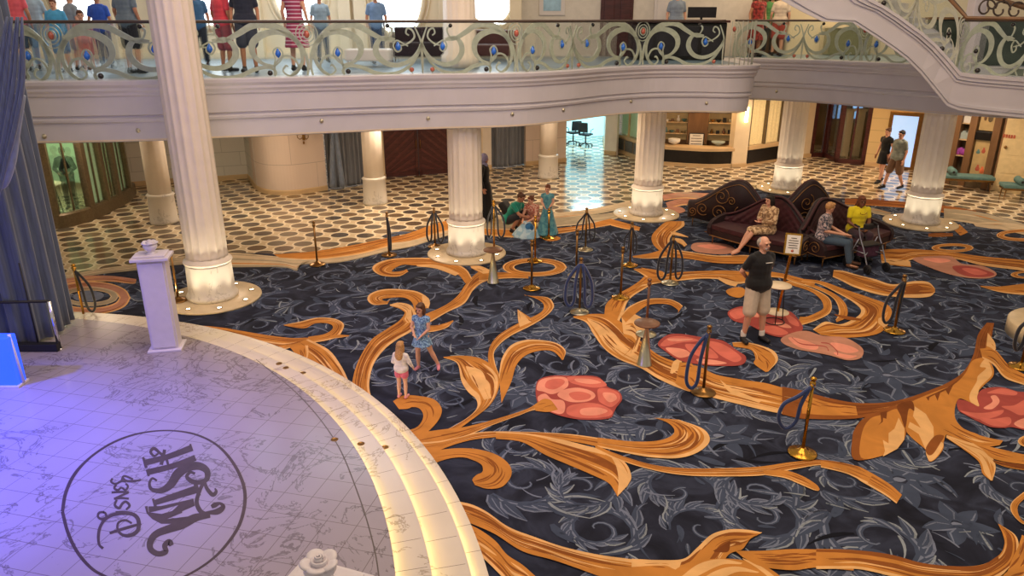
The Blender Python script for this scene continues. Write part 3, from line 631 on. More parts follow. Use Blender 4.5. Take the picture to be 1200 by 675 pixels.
ribbon('N', [(-20, 428, -20, 546), (100, 430, 100, 545), (230, 437, 240, 548), (420, 462, 430, 590), (600, 510, 600, 625), (800, 530, 810, 640), (950, 520, 960, 640), (1050, 465, 1100, 570), (1082, 400, 1160, 490), (1072, 340, 1155, 360), (1045, 280, 1060, 286)], 'gold', 18, 'goldlt', n=8, eside=1)
ribbon('N', [(-20, 430, -20, 445), (230, 437, 230, 455), (420, 462, 415, 485), (600, 510, 600, 530), (800, 530, 800, 550), (950, 522, 945, 545), (1045, 468, 1050, 490)], 'golddk', 0, None)
ribbon('N', [(1100, 560, 1000, 640), (1130, 480, 1200, 600), (1160, 420, 1260, 500), (1185, 345, 1300, 400)], 'gold', 6)
ribbon('N', [(1250, 60, 1260, 110), (1180, 105, 1205, 130), (1122, 160, 1162, 175), (1125, 215, 1165, 225), (1180, 275, 1195, 265), (1250, 300, 1250, 270)], 'gold', 2, eside=0)
carpet = cp.build('carpet', CMATS, fixn=False)
tag(carpet, 'navy woven carpet with giant gold acanthus scrolls and coral flowers filling the atrium floor', 'carpet')
# ================================================================ ROUND MARBLE STAGE
def marble_material(name, base, vein, tile=.325, rot=-13.7, joint=True, rough=.12):
    g = NT(name); tc = g.n('TexCoord'); mp = g.n('Mapping'); mp.inputs['Rotation'].default_value = (0, 0, R(-rot))
    g.l(tc.outputs['Object'], mp.inputs['Vector'])
    nz = g.n('TexNoise'); nz.inputs['Scale'].default_value = 1.3; nz.inputs['Detail'].default_value = 9; nz.inputs['Roughness'].default_value = .65; nz.inputs['Distortion'].default_value = 1.6
    g.l(mp.outputs[0], nz.inputs['Vector'])
    v = g.math('ABSOLUTE', g.math('SUBTRACT', nz.outputs['Fac'], .5))
    n2 = g.n('TexNoise'); n2.inputs['Scale'].default_value = .8; n2.inputs['Detail'].default_value = 3; g.l(mp.outputs[0], n2.inputs['Vector'])
    m_ = g.math('MULTIPLY', g.math('LESS_THAN', v, .012), g.math('GREATER_THAN', n2.outputs['Fac'], .5))
    c0 = g.ramp(n2.outputs['Fac'], [(.3, base), (.7, tuple(x*.86 for x in lin(base)[:3])+(1,))])
    c = g.mix(g.math('MULTIPLY', m_, .6), c0, lin(vein))
    if joint:
        sp = g.n('SeparateXYZ'); g.l(mp.outputs[0], sp.inputs[0])
        fx = g.math('FRACT', g.math('DIVIDE', sp.outputs[0], tile)); 
        fy = g.math('FRACT', g.math('DIVIDE', sp.outputs[1], tile))
        j = g.math('MAXIMUM', g.math('LESS_THAN', fx, .022), g.math('LESS_THAN', fy, .022))
        c = g.mix(g.math('MULTIPLY', j, .75), c, lin('#5c4f49'))
    g.l(c, g.b.inputs['Base Color']); g.b.inputs['Roughness'].default_value = rough; g.b.inputs['Specular IOR Level'].default_value = .6
    return g.m
M['marble'] = marble_material('stage_marble', '#a1989a', '#544b49', rough=.2)
M['marble_step'] = marble_material('step_marble', '#d2c8b8', '#8a7b66', joint=False, rough=.25)
M['marble_w'] = marble_material('pedestal_marble', '#d9d2c6', '#9a9186', joint=False, rough=.3)
M['ledstrip'] = mat('step_light_strip', '#fff', .4, emit='#ffdc8c', estr=16, noise=.02)
def arcpts(r, a0=-40, a1=140, st=1.5):
    n = int((a1-a0)/st); return [(SC[0]+r*math.cos(R(a0+(a1-a0)*i/n)), SC[1]+r*math.sin(R(a0+(a1-a0)*i/n))) for i in range(n+1)]
stage = empty('stage', (0, 0, 0), label='low round white marble stage with lit curved steps at the left of the carpet', cat='stage')
def ringslab(r0, r1, z0, z1, name, m, joints=True):
    b = MB(); a = arcpts(r0); c = arcpts(r1); n = len(a)
    vs = [(x, y, z1) for x, y in a]+[(x, y, z1) for x, y in c]+[(x, y, z0) for x, y in c]
    fs = [(i, i+1, n+i+1, n+i) for i in range(n-1)]
    b.add(vs, fs, 0); b.add(vs, [(n+i, n+i+1, 2*n+i+1, 2*n+i) for i in range(n-1)], 0)
    if z1 > .05:
        e = arcpts(r1+.03); lip = [(x, y, z) for pl, z in ((c, z1), (e, z1), (e, z1-.022), (c, z1-.022)) for x, y in pl]
        b.add(lip, [(j*n+i, j*n+i+1, (j+1)*n+i+1, (j+1)*n+i) for j in range(3) for i in range(n-1)], 0)
    # joints between the stone slabs of the step
    if joints:
        st = .42/r1; k = -40*PI/180
        while k < 140*PI/180:
            ca, sa = math.cos(k), math.sin(k); w = .003
            p = [(SC[0]+r*ca-s*w*sa, SC[1]+r*sa+s*w*ca, z1+.0006) for r in (r0, r1) for s in (-1, 1)]
            b.add(p, [(0, 1, 3, 2)], 1); k += st
    return b.build(name, [m, M['ink']], stage, fixn=False)
b = MB(); b.prism([SC]+arcpts(7.80), 0, .272, 0); b.prism([SC]+arcpts(7.83), .272, .30, 0)
# the inlaid groove line that sweeps across the floor
gp = [P(x, y, .3) for x, y in [(300, 421), (352, 465), (393, 517), (420, 580), (438, 640), (446, 690)]]; gp = smoothpath(gp, 8)
vs = []
for i, (x, y) in enumerate(gp):
    a = gp[max(0, i-1)]; c = gp[min(len(gp)-1, i+1)]; dx, dy = c[0]-a[0], c[1]-a[1]; L = math.hypot(dx, dy)
    vs += [(x-dy/L*.006, y+dx/L*.006, .3008), (x+dy/L*.006, y-dx/L*.006, .3008)]
b.add(vs, [(2*i, 2*i+1, 2*i+3, 2*i+2) for i in range(len(gp)-1)], 1)
b.build('stage_floor', [M['marble'], M['ink']], stage, fixn=False)
ringslab(7.78, 8.13, .1, .20, 'step', M['marble_step']); ringslab(8.11, 8.50, 0, .10, 'step', M['marble_step'])
ringslab(8.48, 8.70, 0, .035, 'edging', M['marble_step'])
for r, z in ((7.802, .25), (8.132, .155), (8.502, .062)):
    b = MB(); b.sweep(arcpts(r), [(0, z), (.008, z), (.008, z+.014), (0, z+.014)], 0); b.build('light_strip', M['ledstrip'], stage, fixn=False)
# round floor sockets
for i, (x, y, z) in enumerate([(327, 426, .3), (335, 431, .2), (355, 437, .1), (392, 515, .3), (423, 520, .2), (451, 524, .1)]):
    X, Y = P(x, y, z); b = MB(); b.lathe([(.045, z-.004), (.045, z+.003), (.036, z+.005), (.034, z+.002)], 20, (X, Y)); b.build('floor_socket', M['brass_dk'], stage)
# inlaid emblem: ring and lettering, brown marble let into the floor
M['inlay'] = mat('brown_stone_inlay', '#4c403e', .2, noise=.1)
em = empty('floor_emblem', (0, 0, 0)); em.parent = stage; KIDS.setdefault(stage.name, []).append(em)
def EP(x, y): return P(60+x/3.648, 490+y/3.648, .3)
def fstroke(mb, pts, z, n=6, smooth=True):
    """pts (x, y, w) in the emblem crop; w in crop pixels taken across the floor in metres"""
    q = smoothpath(pts, n) if smooth else pts
    vs = []
    for i, (x, y, w) in enumerate(q):
        a = q[max(0, i-1)]; c = q[min(len(q)-1, i+1)]; dx, dy = c[0]-a[0], c[1]-a[1]; L = math.hypot(dx, dy) or 1
        for s_ in (1, -1): vs.append(EP(x-s_*dy/L*w/2, y+s_*dx/L*w/2)+(z,))
    mb.add(vs, [(2*i, 2*i+1, 2*i+3, 2*i+2) for i in range(len(q)-1)])
def fpoly(mb, pts, z):
    mb.add([EP(x, y)+(z,) for x, y in pts], [tuple(range(len(pts)))])
ringp = [(48, 400, 15), (62, 320, 15), (100, 240, 14), (165, 170, 10), (250, 112, 9), (340, 75, 8), (430, 57, 6), (520, 54, 6), (610, 68, 8), (690, 103, 9), (750, 155, 12), (800, 230, 14), (827, 310, 15), (824, 390, 15), (798, 470, 14), (742, 550, 12), (680, 610, 10), (600, 662, 9), (520, 697, 8), (430, 716, 8), (330, 712, 9), (225, 674, 12), (165, 636, 14), (108, 567, 15), (70, 485, 15), (48, 400, 15)]
b = MB(); fstroke(b, ringp, .3015, 5); b.build('inlay_ring', M['inlay'], em, fixn=False)
ez = [.3015]
def letter(strokes, polys=()):
    b = MB()
    for s_ in strokes:
        ez[0] += 2e-5; fstroke(b, s_, ez[0], smooth=len(s_) > 2)
    for p in polys:
        ez[0] += 2e-5; fpoly(b, p, ez[0])
    b.build('inlay_letter', M['inlay'], em, fixn=False)
# W I S H, read from the right-hand side of the stage
letter([[(515, 545, 20), (505, 530, 26), (485, 545, 22), (490, 572, 22), (455, 580, 24), (425, 560, 26), (425, 525, 28), (450, 495, 30), (500, 475, 34), (560, 455, 38), (620, 425, 34), (680, 418, 16)],
        [(675, 412, 12), (640, 400, 20), (622, 360, 18), (635, 310, 16), (655, 268, 16)], [(660, 405, 10), (710, 400, 26), (735, 380, 20), (722, 365, 12), (700, 372, 22), (685, 380, 16)]],
       [[(400, 378), (412, 376), (416, 402), (472, 410), (560, 385), (560, 405), (495, 432), (590, 420), (625, 412), (628, 440), (545, 452), (470, 452), (432, 432), (408, 408)],
        [(415, 378), (470, 376), (608, 345), (614, 375), (500, 425), (470, 440), (545, 372), (440, 400), (418, 404)]])
letter([], [[(430, 345), (440, 343), (442, 350), (610, 290), (608, 280), (625, 278), (640, 330), (625, 335), (620, 322), (450, 372), (452, 378), (440, 382)]])
letter([[(452, 268, 9), (432, 258, 10), (420, 280, 12), (430, 305, 16), (470, 310, 24), (510, 285, 34), (540, 240, 40), (580, 212, 38), (630, 205, 34), (665, 225, 28), (665, 260, 22), (635, 275, 20), (600, 270, 20), (580, 250, 16), (595, 232, 12), (615, 238, 12)],
        [(655, 268, 12), (665, 300, 16), (690, 328, 18), (705, 315, 14), (700, 300, 6)]])
letter([[(405, 190, 26), (500, 165, 24), (600, 128, 28)], [(412, 232, 26), (520, 205, 24), (612, 172, 26)], [(500, 200, 10), (490, 170, 12), (465, 150, 12), (440, 130, 14), (425, 145, 12), (440, 162, 10), (458, 152, 8)], [(485, 135, 14), (480, 160, 14), (470, 200, 16)]],
       [[(388, 168), (398, 166), (412, 212), (400, 214)], [(404, 222), (412, 250), (422, 247), (414, 218)], [(590, 112), (598, 110), (608, 140), (598, 142)], [(604, 160), (612, 158), (622, 182), (612, 186)]])
# Disney
letter([[(222, 558, 12), (205, 540, 11), (202, 500, 13), (212, 460, 13), (240, 425, 14), (290, 408, 15), (345, 410, 16), (372, 435, 18), (370, 480, 17), (335, 502, 16), (300, 497, 12), (283, 470, 10), (290, 445, 10), (318, 437, 10), (345, 450, 9)],
        [(250, 492, 12), (320, 470, 13), (385, 452, 11)]])
letter([[(225, 402, 10), (205, 405, 10), (200, 422, 10), (215, 432, 10), (235, 425, 10), (232, 408, 10), (222, 402, 10)]])
letter([[(275, 403, 10), (310, 402, 12), (345, 405, 8)]])
letter([[(280, 350, 9), (272, 372, 11), (290, 385, 12), (305, 365, 11), (320, 358, 11), (335, 375, 11), (320, 392, 8)]])
letter([[(268, 345, 10), (300, 342, 10), (332, 345, 9)], [(270, 345, 9), (330, 318, 10)], [(258, 318, 9), (300, 316, 10), (332, 318, 10)]])
letter([[(278, 285, 9), (270, 300, 10), (285, 308, 10), (300, 298, 8), (318, 308, 10), (328, 292, 9), (318, 280, 8)]])
letter([[(262, 258, 9), (256, 272, 9), (275, 282, 9), (300, 270, 10), (320, 272, 10)], [(305, 255, 9), (320, 268, 10), (345, 270, 11), (385, 265, 7)], [(300, 270, 9), (312, 248, 9), (350, 262, 9)]])

# ---- square posts with a flower finial
M['lav'] = mat('pale_post_paint', '#d6cfd6', .4, noise=.03)
def post(x, y, z, rz, label, h=1.42):
    t = empty('stage_post', (x, y, z), rz, label, 'post', 'square posts with flower finials on the stage rim')
    b = MB(); b.bbox(-.24, .24, -.2, .2, 0, .03, .008); b.build('base', M['lav'], t)
    b = MB(); b.bbox(-.19, .19, -.125, .125, .03, h, .006); b.bbox(-.165, .165, -.15, .15, .06, h-.04, .01); b.build('shaft', M['lav'], t)
    b = MB(); b.bbox(-.26, .26, -.2, .2, h, h+.045, .01); b.bbox(-.21, .21, -.16, .16, h+.045, h+.075, .01); b.build('cap', M['lav'], t)
    b = MB(); b.lathe([(.10, h+.07), (.05, h+.09), (.045, h+.11), (.08, h+.14), (.10, h+.18), (.09, h+.21), (.02, h+.215)], 24); 
    for k in range(5):
        a = 2*PI*k/5; b.lathe([(.001, -.012), (.05, -.012), (.062, 0), (.058, .010), (.03, .012), (.001, .008)], 20, M=Matrix.Translation((.062*math.cos(a), .062*math.sin(a), h+.222)) @ Matrix.Rotation(a, 4, 'Z') @ Matrix.Rotation(-.3, 4, 'Y'))
    b.lathe([(.05, h+.215), (.052, h+.25), (.042, h+.256), (.038, h+.248), (.001, h+.246)], 22); b.lathe([(.03, h+.24), (.028, h+.266), (.001, h+.268)], 18)
    b.tube([(.028*(1-i/26)*math.cos(i*.5), .028*(1-i/26)*math.sin(i*.5), h+.268+.0004*i) for i in range(24)], .006)
    b.build('finial', M['lav'], t)
    return t
x, y = P(193, 410, .3); post(x, y+.1, .3, R(12), 'pale lavender square post standing on the stage rim before the nearest fluted column')
x, y = P(372, 672, 1.9); post(x-.02, y+.12, .3, R(-20), 'front stage post showing only its white flower finial and cap at the bottom edge', h=1.35)

# ---- tall drape at the left edge and its barrier rail
def drape(name, path, z0, z1, m, amp, wl, parent=None, tie=None):
    """folded cloth along a plan path; tie=(z, pull 0..1, side)"""
    b = MB(); q = []; L = 0; pts = smoothpath(path, 20) if len(path) > 2 else smoothpath(path, 60)
    d = [0]
    for i in range(1, len(pts)): d.append(d[-1]+math.hypot(pts[i][0]-pts[i-1][0], pts[i][1]-pts[i-1][1]))
    tot = d[-1]; NV = 24; n = max(60, int(tot/wl*10)); 
    def at(s_):
        s_ = min(max(s_, 0), tot); i = 0
        while i < len(d)-2 and d[i+1] < s_: i += 1
        t = (s_-d[i])/max(1e-6, d[i+1]-d[i]); a, c = pts[i], pts[i+1]
        return a[0]+(c[0]-a[0])*t, a[1]+(c[1]-a[1])*t, (c[0]-a[0]), (c[1]-a[1])
    vs = []
    for j in range(NV+1):
        z = z0+(z1-z0)*j/NV
        for i in range(n+1):
            s_ = tot*i/n
            if tie:
                k = math.exp(-((z-tie[0])/(.55 if z > tie[0] else .9))**2)*tie[1]
                s2 = s_*(1-k)+tie[2]*tot*k*.98+ (s_-tie[2]*tot)*0
            else: s2 = s_
            x, y, dx, dy = at(s2); l = math.hypot(dx, dy) or 1
            ph = s_/wl*2*PI; o = amp*(math.sin(ph)+.35*math.sin(2.3*ph+1)+.2*math.sin(.7*ph+z*.8))
            vs.append((x+dy/l*o, y-dx/l*o, z))
    fs = [(j*(n+1)+i, j*(n+1)+i+1, (j+1)*(n+1)+i+1, (j+1)*(n+1)+i) for j in range(NV) for i in range(n)]
    b.add(vs, fs, 0, True); o = b.build(name, m, parent, fixn=False)
    so = o.modifiers.new('thickness', 'SOLIDIFY'); so.thickness = .012
    return o
t = empty('stage_curtain', (0, 0, 0), 0, 'tall grey-blue velvet curtain tied back at the left edge of the stage', 'curtain')
pa = P(20, 408, .3); pb = P(64, 396, .3); pc = P(84, 377, .3)
drape('curtain_panel', [(pa[0]-1.6, pa[1]-.3), pa, pb, (pc[0], pc[1]+.1)], .36, 8.0, M['drape'], .055, .23, t)
b = MB(); pz = [PY(x, y, 9.9) for x, y in [(-10, 195), (6, 215), (18, 190), (24, 150), (30, 110)]]
b.tube(smoothpath([(x, y-.12, z) for x, y, z in pz], 8), [.07]*33, n=10); b.build('tieback', M['sash'], t)
b = MB(); q = [PY(x, y, 9.75) for x, y in [(6, 232), (12, 190), (22, 145), (30, 90), (36, 20)]]
[b.tube(smoothpath([(x-.16+k*(.05 if 0 < j < 4 else .03)+.012*math.sin(j*1.7+k), y-.03-.02*(k % 2), z) for j, (x, y, z) in enumerate(q)], 6), [.012+.02*math.sin(PI*min(1, (i+2)/26)) for i in range(25)], n=8) for k in range(-4, 4)]; b.build('gathered_swag', M['drape'], t)
b = MB(); w0 = P(20, 412, .3); b.bbox(w0[0]-.7, w0[0]+.62, w0[1]-.02, w0[1]+.1, .3, .42, .01); b.build('curtain_base', M['blackmatte'], t)
t = empty('barrier_rail', (0, 0, 0), 0, 'dark horizontal rail with a chrome upright before the tall curtain', 'rail')
p1 = P(70, 409, .3); X1, Y1 = p1; zt = PY(57, 353, Y1)[2]
b = MB(); b.tube([(X1, Y1, .3), (X1, Y1, zt)], .028, n=14); b.lathe([(.05, .3), (.05, .312), (.03, .318)], 18, (X1, Y1)); b.build('chrome_upright', mat('chrome', '#d8d8dc', .15, metal=1, noise=.03), t)
b = MB(); b.tube([(X1, Y1, zt), (X1-1.7, Y1-.12, zt)], .022, n=10); b.tube([(X1-.29, Y1-.02, .3), (X1-.29, Y1-.02, zt+.6)], .012); b.build('rail_bar', M['blackmatte'], t)
# bright blue upright panel, its glow set as emission
t = empty('blue_panel', (0, 0, 0), 0, 'blue glowing upright panel standing on the stage at the left edge', 'light box')
xa, ya = P(22, 455, .3); M['bluebox'] = mat('blue_glow_panel', '#3a62ff', .3, emit='#1f4dff', estr=1.1, noise=.05, nscale=2)
b = MB(); b.bbox(xa-.9, xa-.02, ya+.02, ya+.22, .32, 1.02, .02); b.build('glowing_panel', M['bluebox'], t)
b = MB(); b.bbox(xa-.92, xa+.0, ya, ya+.24, .3, .33, .005); b.tube([(xa, ya+.12, .33), (xa-.04, ya+.12, 1.04)], .02); b.build('frame', M['lav'], t)

# ================================================================ FLUTED COLUMNS
M['uplight'] = mat('uplight_lens', '#fff', .2, emit='#ffe6b4', estr=14, noise=.02)
M['column_disc'] = mat('column_plinth_stone', '#cdb994', .35, noise=.08, nscale=6)
def flute(a, z): return 1-.075*abs(math.sin(a*8))**.7 if z > .88 else 1.0
def flute_ped(a, z): return 1+.03*abs(math.sin(a*4.0+.4))
NCOL = [0]
def column(x, y, top, label, lights=True, disc=.88, dz=.03, s=1.0, n=8, disconly=False, tier2=None):
    c = empty('fluted_column', (x, y, 0), R(7), label, 'column', 'white fluted columns around the carpet')
    if dz > .1:
        b = MB(); b.lathe([(disc, .0), (disc, dz-.02), (disc-.015, dz), (.3, dz+.002)], 64); b.build('plinth_disc', M['column_disc'], c)
    else:
        b = MB(); b.lathe([(disc, .012), (disc, dz+.01), (disc-.012, dz+.02), (.3, dz+.022)], 64); b.build('plinth_disc', M['column_disc'], c)
    z0 = dz+.02
    b = MB(); b.lathe([(.44*s, z0), (.455*s, z0+.06), (.43*s, z0+.10), (.405*s, z0+.14), (.395*s, .70), (.40*s, .74)], 64, rad=flute_ped); b.build('pedestal', M['marble_w'], c)
    b = MB(); b.lathe([(.40*s, .735), (.425*s, .75), (.437*s, .775), (.425*s, .80), (.40*s, .81), (.385*s, .83), (.37*s, .86)], 48); b.build('moulding_ring', M['column'], c)
    b = MB(); prof = [(.375*s, .85), (.37*s, .90), (.368*s, 1.0)]+[((.372-.022*(z-1)/6.5)*s, z) for z in [1.01+(top-1.01)*k/12 for k in range(13)]]
    b.lathe(prof, 96, rad=flute); b.build('shaft', M['column'], c)
    if tier2:
        b = MB(); b.lathe([(.31*s, tier2[0]), (.31*s, tier2[1])], 72, rad=lambda a, z: 1-.05*abs(math.sin(a*6))**.6); b.build('upper_shaft', M['column'], c)
    if lights:
        for k in range(n):
            a = 2*PI*(k+.5)/n; r = disc-.17
            lx, ly = r*math.cos(a), r*math.sin(a)
            b = MB(); b.lathe([(.05, z0), (.055, z0+.012), (.04, z0+.016), (.038, z0+.008)], 16, (lx, ly)); f = b.build('floor_uplight', M['brass_dk'], c)
            b = MB(); b.lathe([(.037, z0+.009), (.02, z0+.012), (.001, z0+.013)], 14, (lx, ly)); b.build('lens', M['uplight'], f)
        # real lamps: every second fitting carries a narrow spot aimed up the pedestal
        for k in range(0, n, 1):
            a = 2*PI*(k+.5)/n+R(7); r = disc-.17
            wx, wy = x+r*math.cos(a), y+r*math.sin(a)
            if wy > y+.35: continue
            ld = bpy.data.lights.new('uplight', 'SPOT'); ld.energy = UPL[0]; ld.color = (1, .86, .62); ld.spot_size = R(92); ld.spot_blend = 1.0; ld.shadow_soft_size = .03
            lo = bpy.data.objects.new('uplight', ld); COL.objects.link(lo); lo.location = (wx, wy, z0+.03)
            tgt = Vector((x+.30*math.cos(a), y+.30*math.sin(a), 2.4)); lo.rotation_euler = (tgt-lo.location).to_track_quat('-Z', 'Y').to_euler()
    return c
UPL = [27.0]
ZT = 3.97; ZB = 2.87
column(-5.664, 13.15, 7.5, 'tall fluted column rising past the balcony front at the left, before the curved shop')
column(-1.019, 15.96, 2.86, 'fluted column under the balcony beside the crouching family')
column(3.62, 19.5, 2.86, 'fluted column under the balcony between the bright corridor and the bar')
column(8.506, 22.69, 2.86, 'fluted column behind the high-backed dark sofas', lights=True)
column(10.563, 18.62, 2.86, 'fluted column under the stair landing behind the woman in yellow')
c6 = empty('fluted_column', (9.16, 11.2, 0), 0, 'thick cream column base cut off by the right edge of the photograph', 'column', 'white fluted columns around the carpet')
b = MB(); b.lathe([(.88, 0), (.88, .24), (.86, .26), (.45, .262)], 64); b.build('plinth_disc', M['column_disc'], c6)
b = MB(); b.lathe([(.44, .26), (.45, .34), (.40, .4), (.395, .9), (.46, .95), (.38, 1.05), (.33, 1.2), (.31, 6.5)], 64, rad=flute); b.build('shaft', M['column'], c6)
def plain_column(x, y, label, w=.30):
    c = empty('wall_column', (x, y, 0), 0, label, 'column', 'smaller columns of the outer lobby')
    b = MB(); b.lathe([(.33, 0), (.35, .05), (.33, .1), (.31, .7), (.34, .74), (.3, .78)], 40, rad=flute_ped); b.build('pedestal', M['marble_w'], c)
    b = MB(); b.lathe([(.285, .76), (.28, 2.86)], 48, rad=lambda a, z: 1-.02*abs(math.sin(a*6))); b.build('shaft', M['column'], c)
plain_column(-9.05, 18.75, 'pale column beside the glowing curved shop front at the left')
plain_column(-3.92, 20.85, 'pale column between the tied grey drape and the dark double doors')
plain_column(1.2, 24.5, 'pale column against the blush wall left of the bright corridor')
# ================================================================ BALCONY
lp = [(-14, 13.2), (-11, 13.3), (-8.4, 13.45), (-6.6, 13.72), (-5.0, 14.2), (-3.28, 14.78), (-1.7, 15.25), (0, 15.6), (1.1, 16.35), (2.1, 17.35), (3.2, 18.05), (4.3, 18.15), (5.1, 18.0), (5.65, 18.25), (5.75, 18.9), (5.75, 19.9), (5.95, 21.5)]
rp = [(5.95, 21.45), (7.0, 21.2), (8.2, 20.4), (9.3, 19.1), (10.4, 17.85), (12.0, 16.9), (15, 16.2)]
LP = smoothpath(lp, 8); RP = smoothpath(rp, 8)
def fascia_prof(z0, z1, k=1.0):
    h = z1-z0
    return [(-.5, z0), (-.06, z0), (-.06, z0+.03), (.0, z0+.05), (.01, z0+.32*h), (.05, z0+.34*h), (.06, z0+.38*h), (.03, z0+.40*h), (.03, z0+.43*h), (.07, z0+.45*h), (.07, z0+.47*h),
            (.08, z0+.74*h), (.11, z0+.76*h), (.12, z0+.80*h), (.15, z0+.84*h), (.15, z0+.88*h), (.19, z0+.93*h), (.20, z0+.985*h), (.19, z1), (-.3, z1)]
blc = empty('balcony', (0, 0, 0), 0, 'curved cream balcony of the upper deck running across the atrium', 'balcony')
b = MB(); b.sweep(LP, fascia_prof(ZB, ZT), 0, False, out=1); b.sweep(RP, fascia_prof(ZB-.02, ZT), 0, False, out=1); b.build('fascia', M['fascia'], blc)
full = LP+RP[1:]
b = MB(); b.prism(full+[(15, 34), (-14, 34)], ZT-.04, ZT-.005, 0); M['deck'] = mat('upper_deck_carpet', '#7c93a3', .3, noise=.3, nscale=3); b.build('deck_floor', M['deck'], blc)
M['soffit'] = mat('soffit_paint', '#d9c8ae', .6, noise=.03)
b = MB(); b.prism(full+[(18, 34), (-18, 34), (-18, 13.4)], ZB+.02, ZB+.12, 0); b.build('soffit', M['soffit'], blc)
# small round lamps on the fascia
for px, py in [(52, 160), (157, 153), (381, 142), (497, 139), (598, 134), (660, 129), (738, 119), (829, 121), (1040, 109), (911, 107)]:
    path = LP if px < 860 else RP
    best = min(path, key=lambda p: abs((p[0]*F/((p[1]*math.cos(TH))+1.6*math.sin(TH)))-(px-600)))
    X, Y = best[0], best[1]-.02; zz = PY(px, py, Y)[2]
    b = MB(); b.ell((X, Y, zz), (.03, .03, .03)); b.lathe([(.04, -.02), (.045, 0), (.03, .01)], 12, M=Matrix.Translation((X, Y+.01, zz)) @ Matrix.Rotation(R(90), 4, 'X')); b.build('fascia_lamp', M['silver'], blc)

# ---- railing: scrollwork modules between the glass and the handrail
def half_unit(mir):
    """strokes (u, v, width m); u 0..1 from the oval to the fleur, v 0..1 bottom to top"""
    def c(pts): return [((x-250)/520, (350-y)/255, w) for x, y, w in pts]
    S = [c([(262, 347, .03), (256, 300, .04), (266, 240, .05), (298, 182, .07), (350, 132, .09), (420, 108, .10), (480, 116, .09), (530, 146, .08), (590, 178, .06), (645, 186, .02)]),
         c([(395, 302, .03), (450, 286, .05), (484, 242, .08), (480, 192, .10), (440, 156, .10), (380, 142, .08), (322, 162, .06), (286, 210, .05), (278, 270, .05), (300, 320, .05), (335, 347, .03)]),
         c([(405, 305, .02), (372, 275, .02), (360, 240, .02), (378, 215, .022), (400, 232, .022), (394, 265, .02), (402, 300, .02)]),
         c([(404, 346, .025), (396, 292, .03), (360, 256, .032), (320, 262, .032), (298, 300, .03), (308, 335, .028), (342, 346, .025), (366, 325, .025), (352, 300, .03), (342, 305, .02)]),
         c([(402, 348, .02), (396, 330, .03), (410, 312, .04), (440, 305, .05), (490, 316, .06), (545, 342, .06), (600, 349, .05), (660, 340, .05), (712, 308, .045), (746, 260, .04), (768, 200, .03)]),
         c([(645, 178, .02), (592, 172, .05), (560, 202, .08), (556, 248, .09), (592, 292, .08), (650, 306, .07), (712, 284, .06), (750, 240, .04), (768, 195, .02)]),
         c([(600, 190, .02), (626, 158, .025), (632, 130, .03), (612, 118, .02)]),
         c([(705, 214, .02), (682, 200, .022), (652, 186, .022), (636, 212, .025), (652, 240, .025), (672, 230, .022), (670, 206, .02)]),
         c([(650, 215, .02), (700, 203, .025), (736, 172, .028), (728, 138, .028), (706, 128, .026), (698, 150, .024), (712, 162, .02)]),
         c([(770, 348, .02), (767, 280, .025), (768, 200, .03), (752, 150, .025), (738, 118, .02)]),
         c([(722, 346, .02), (704, 325, .024), (726, 298, .024), (754, 250, .026), (768, 200, .03)])]
    return S
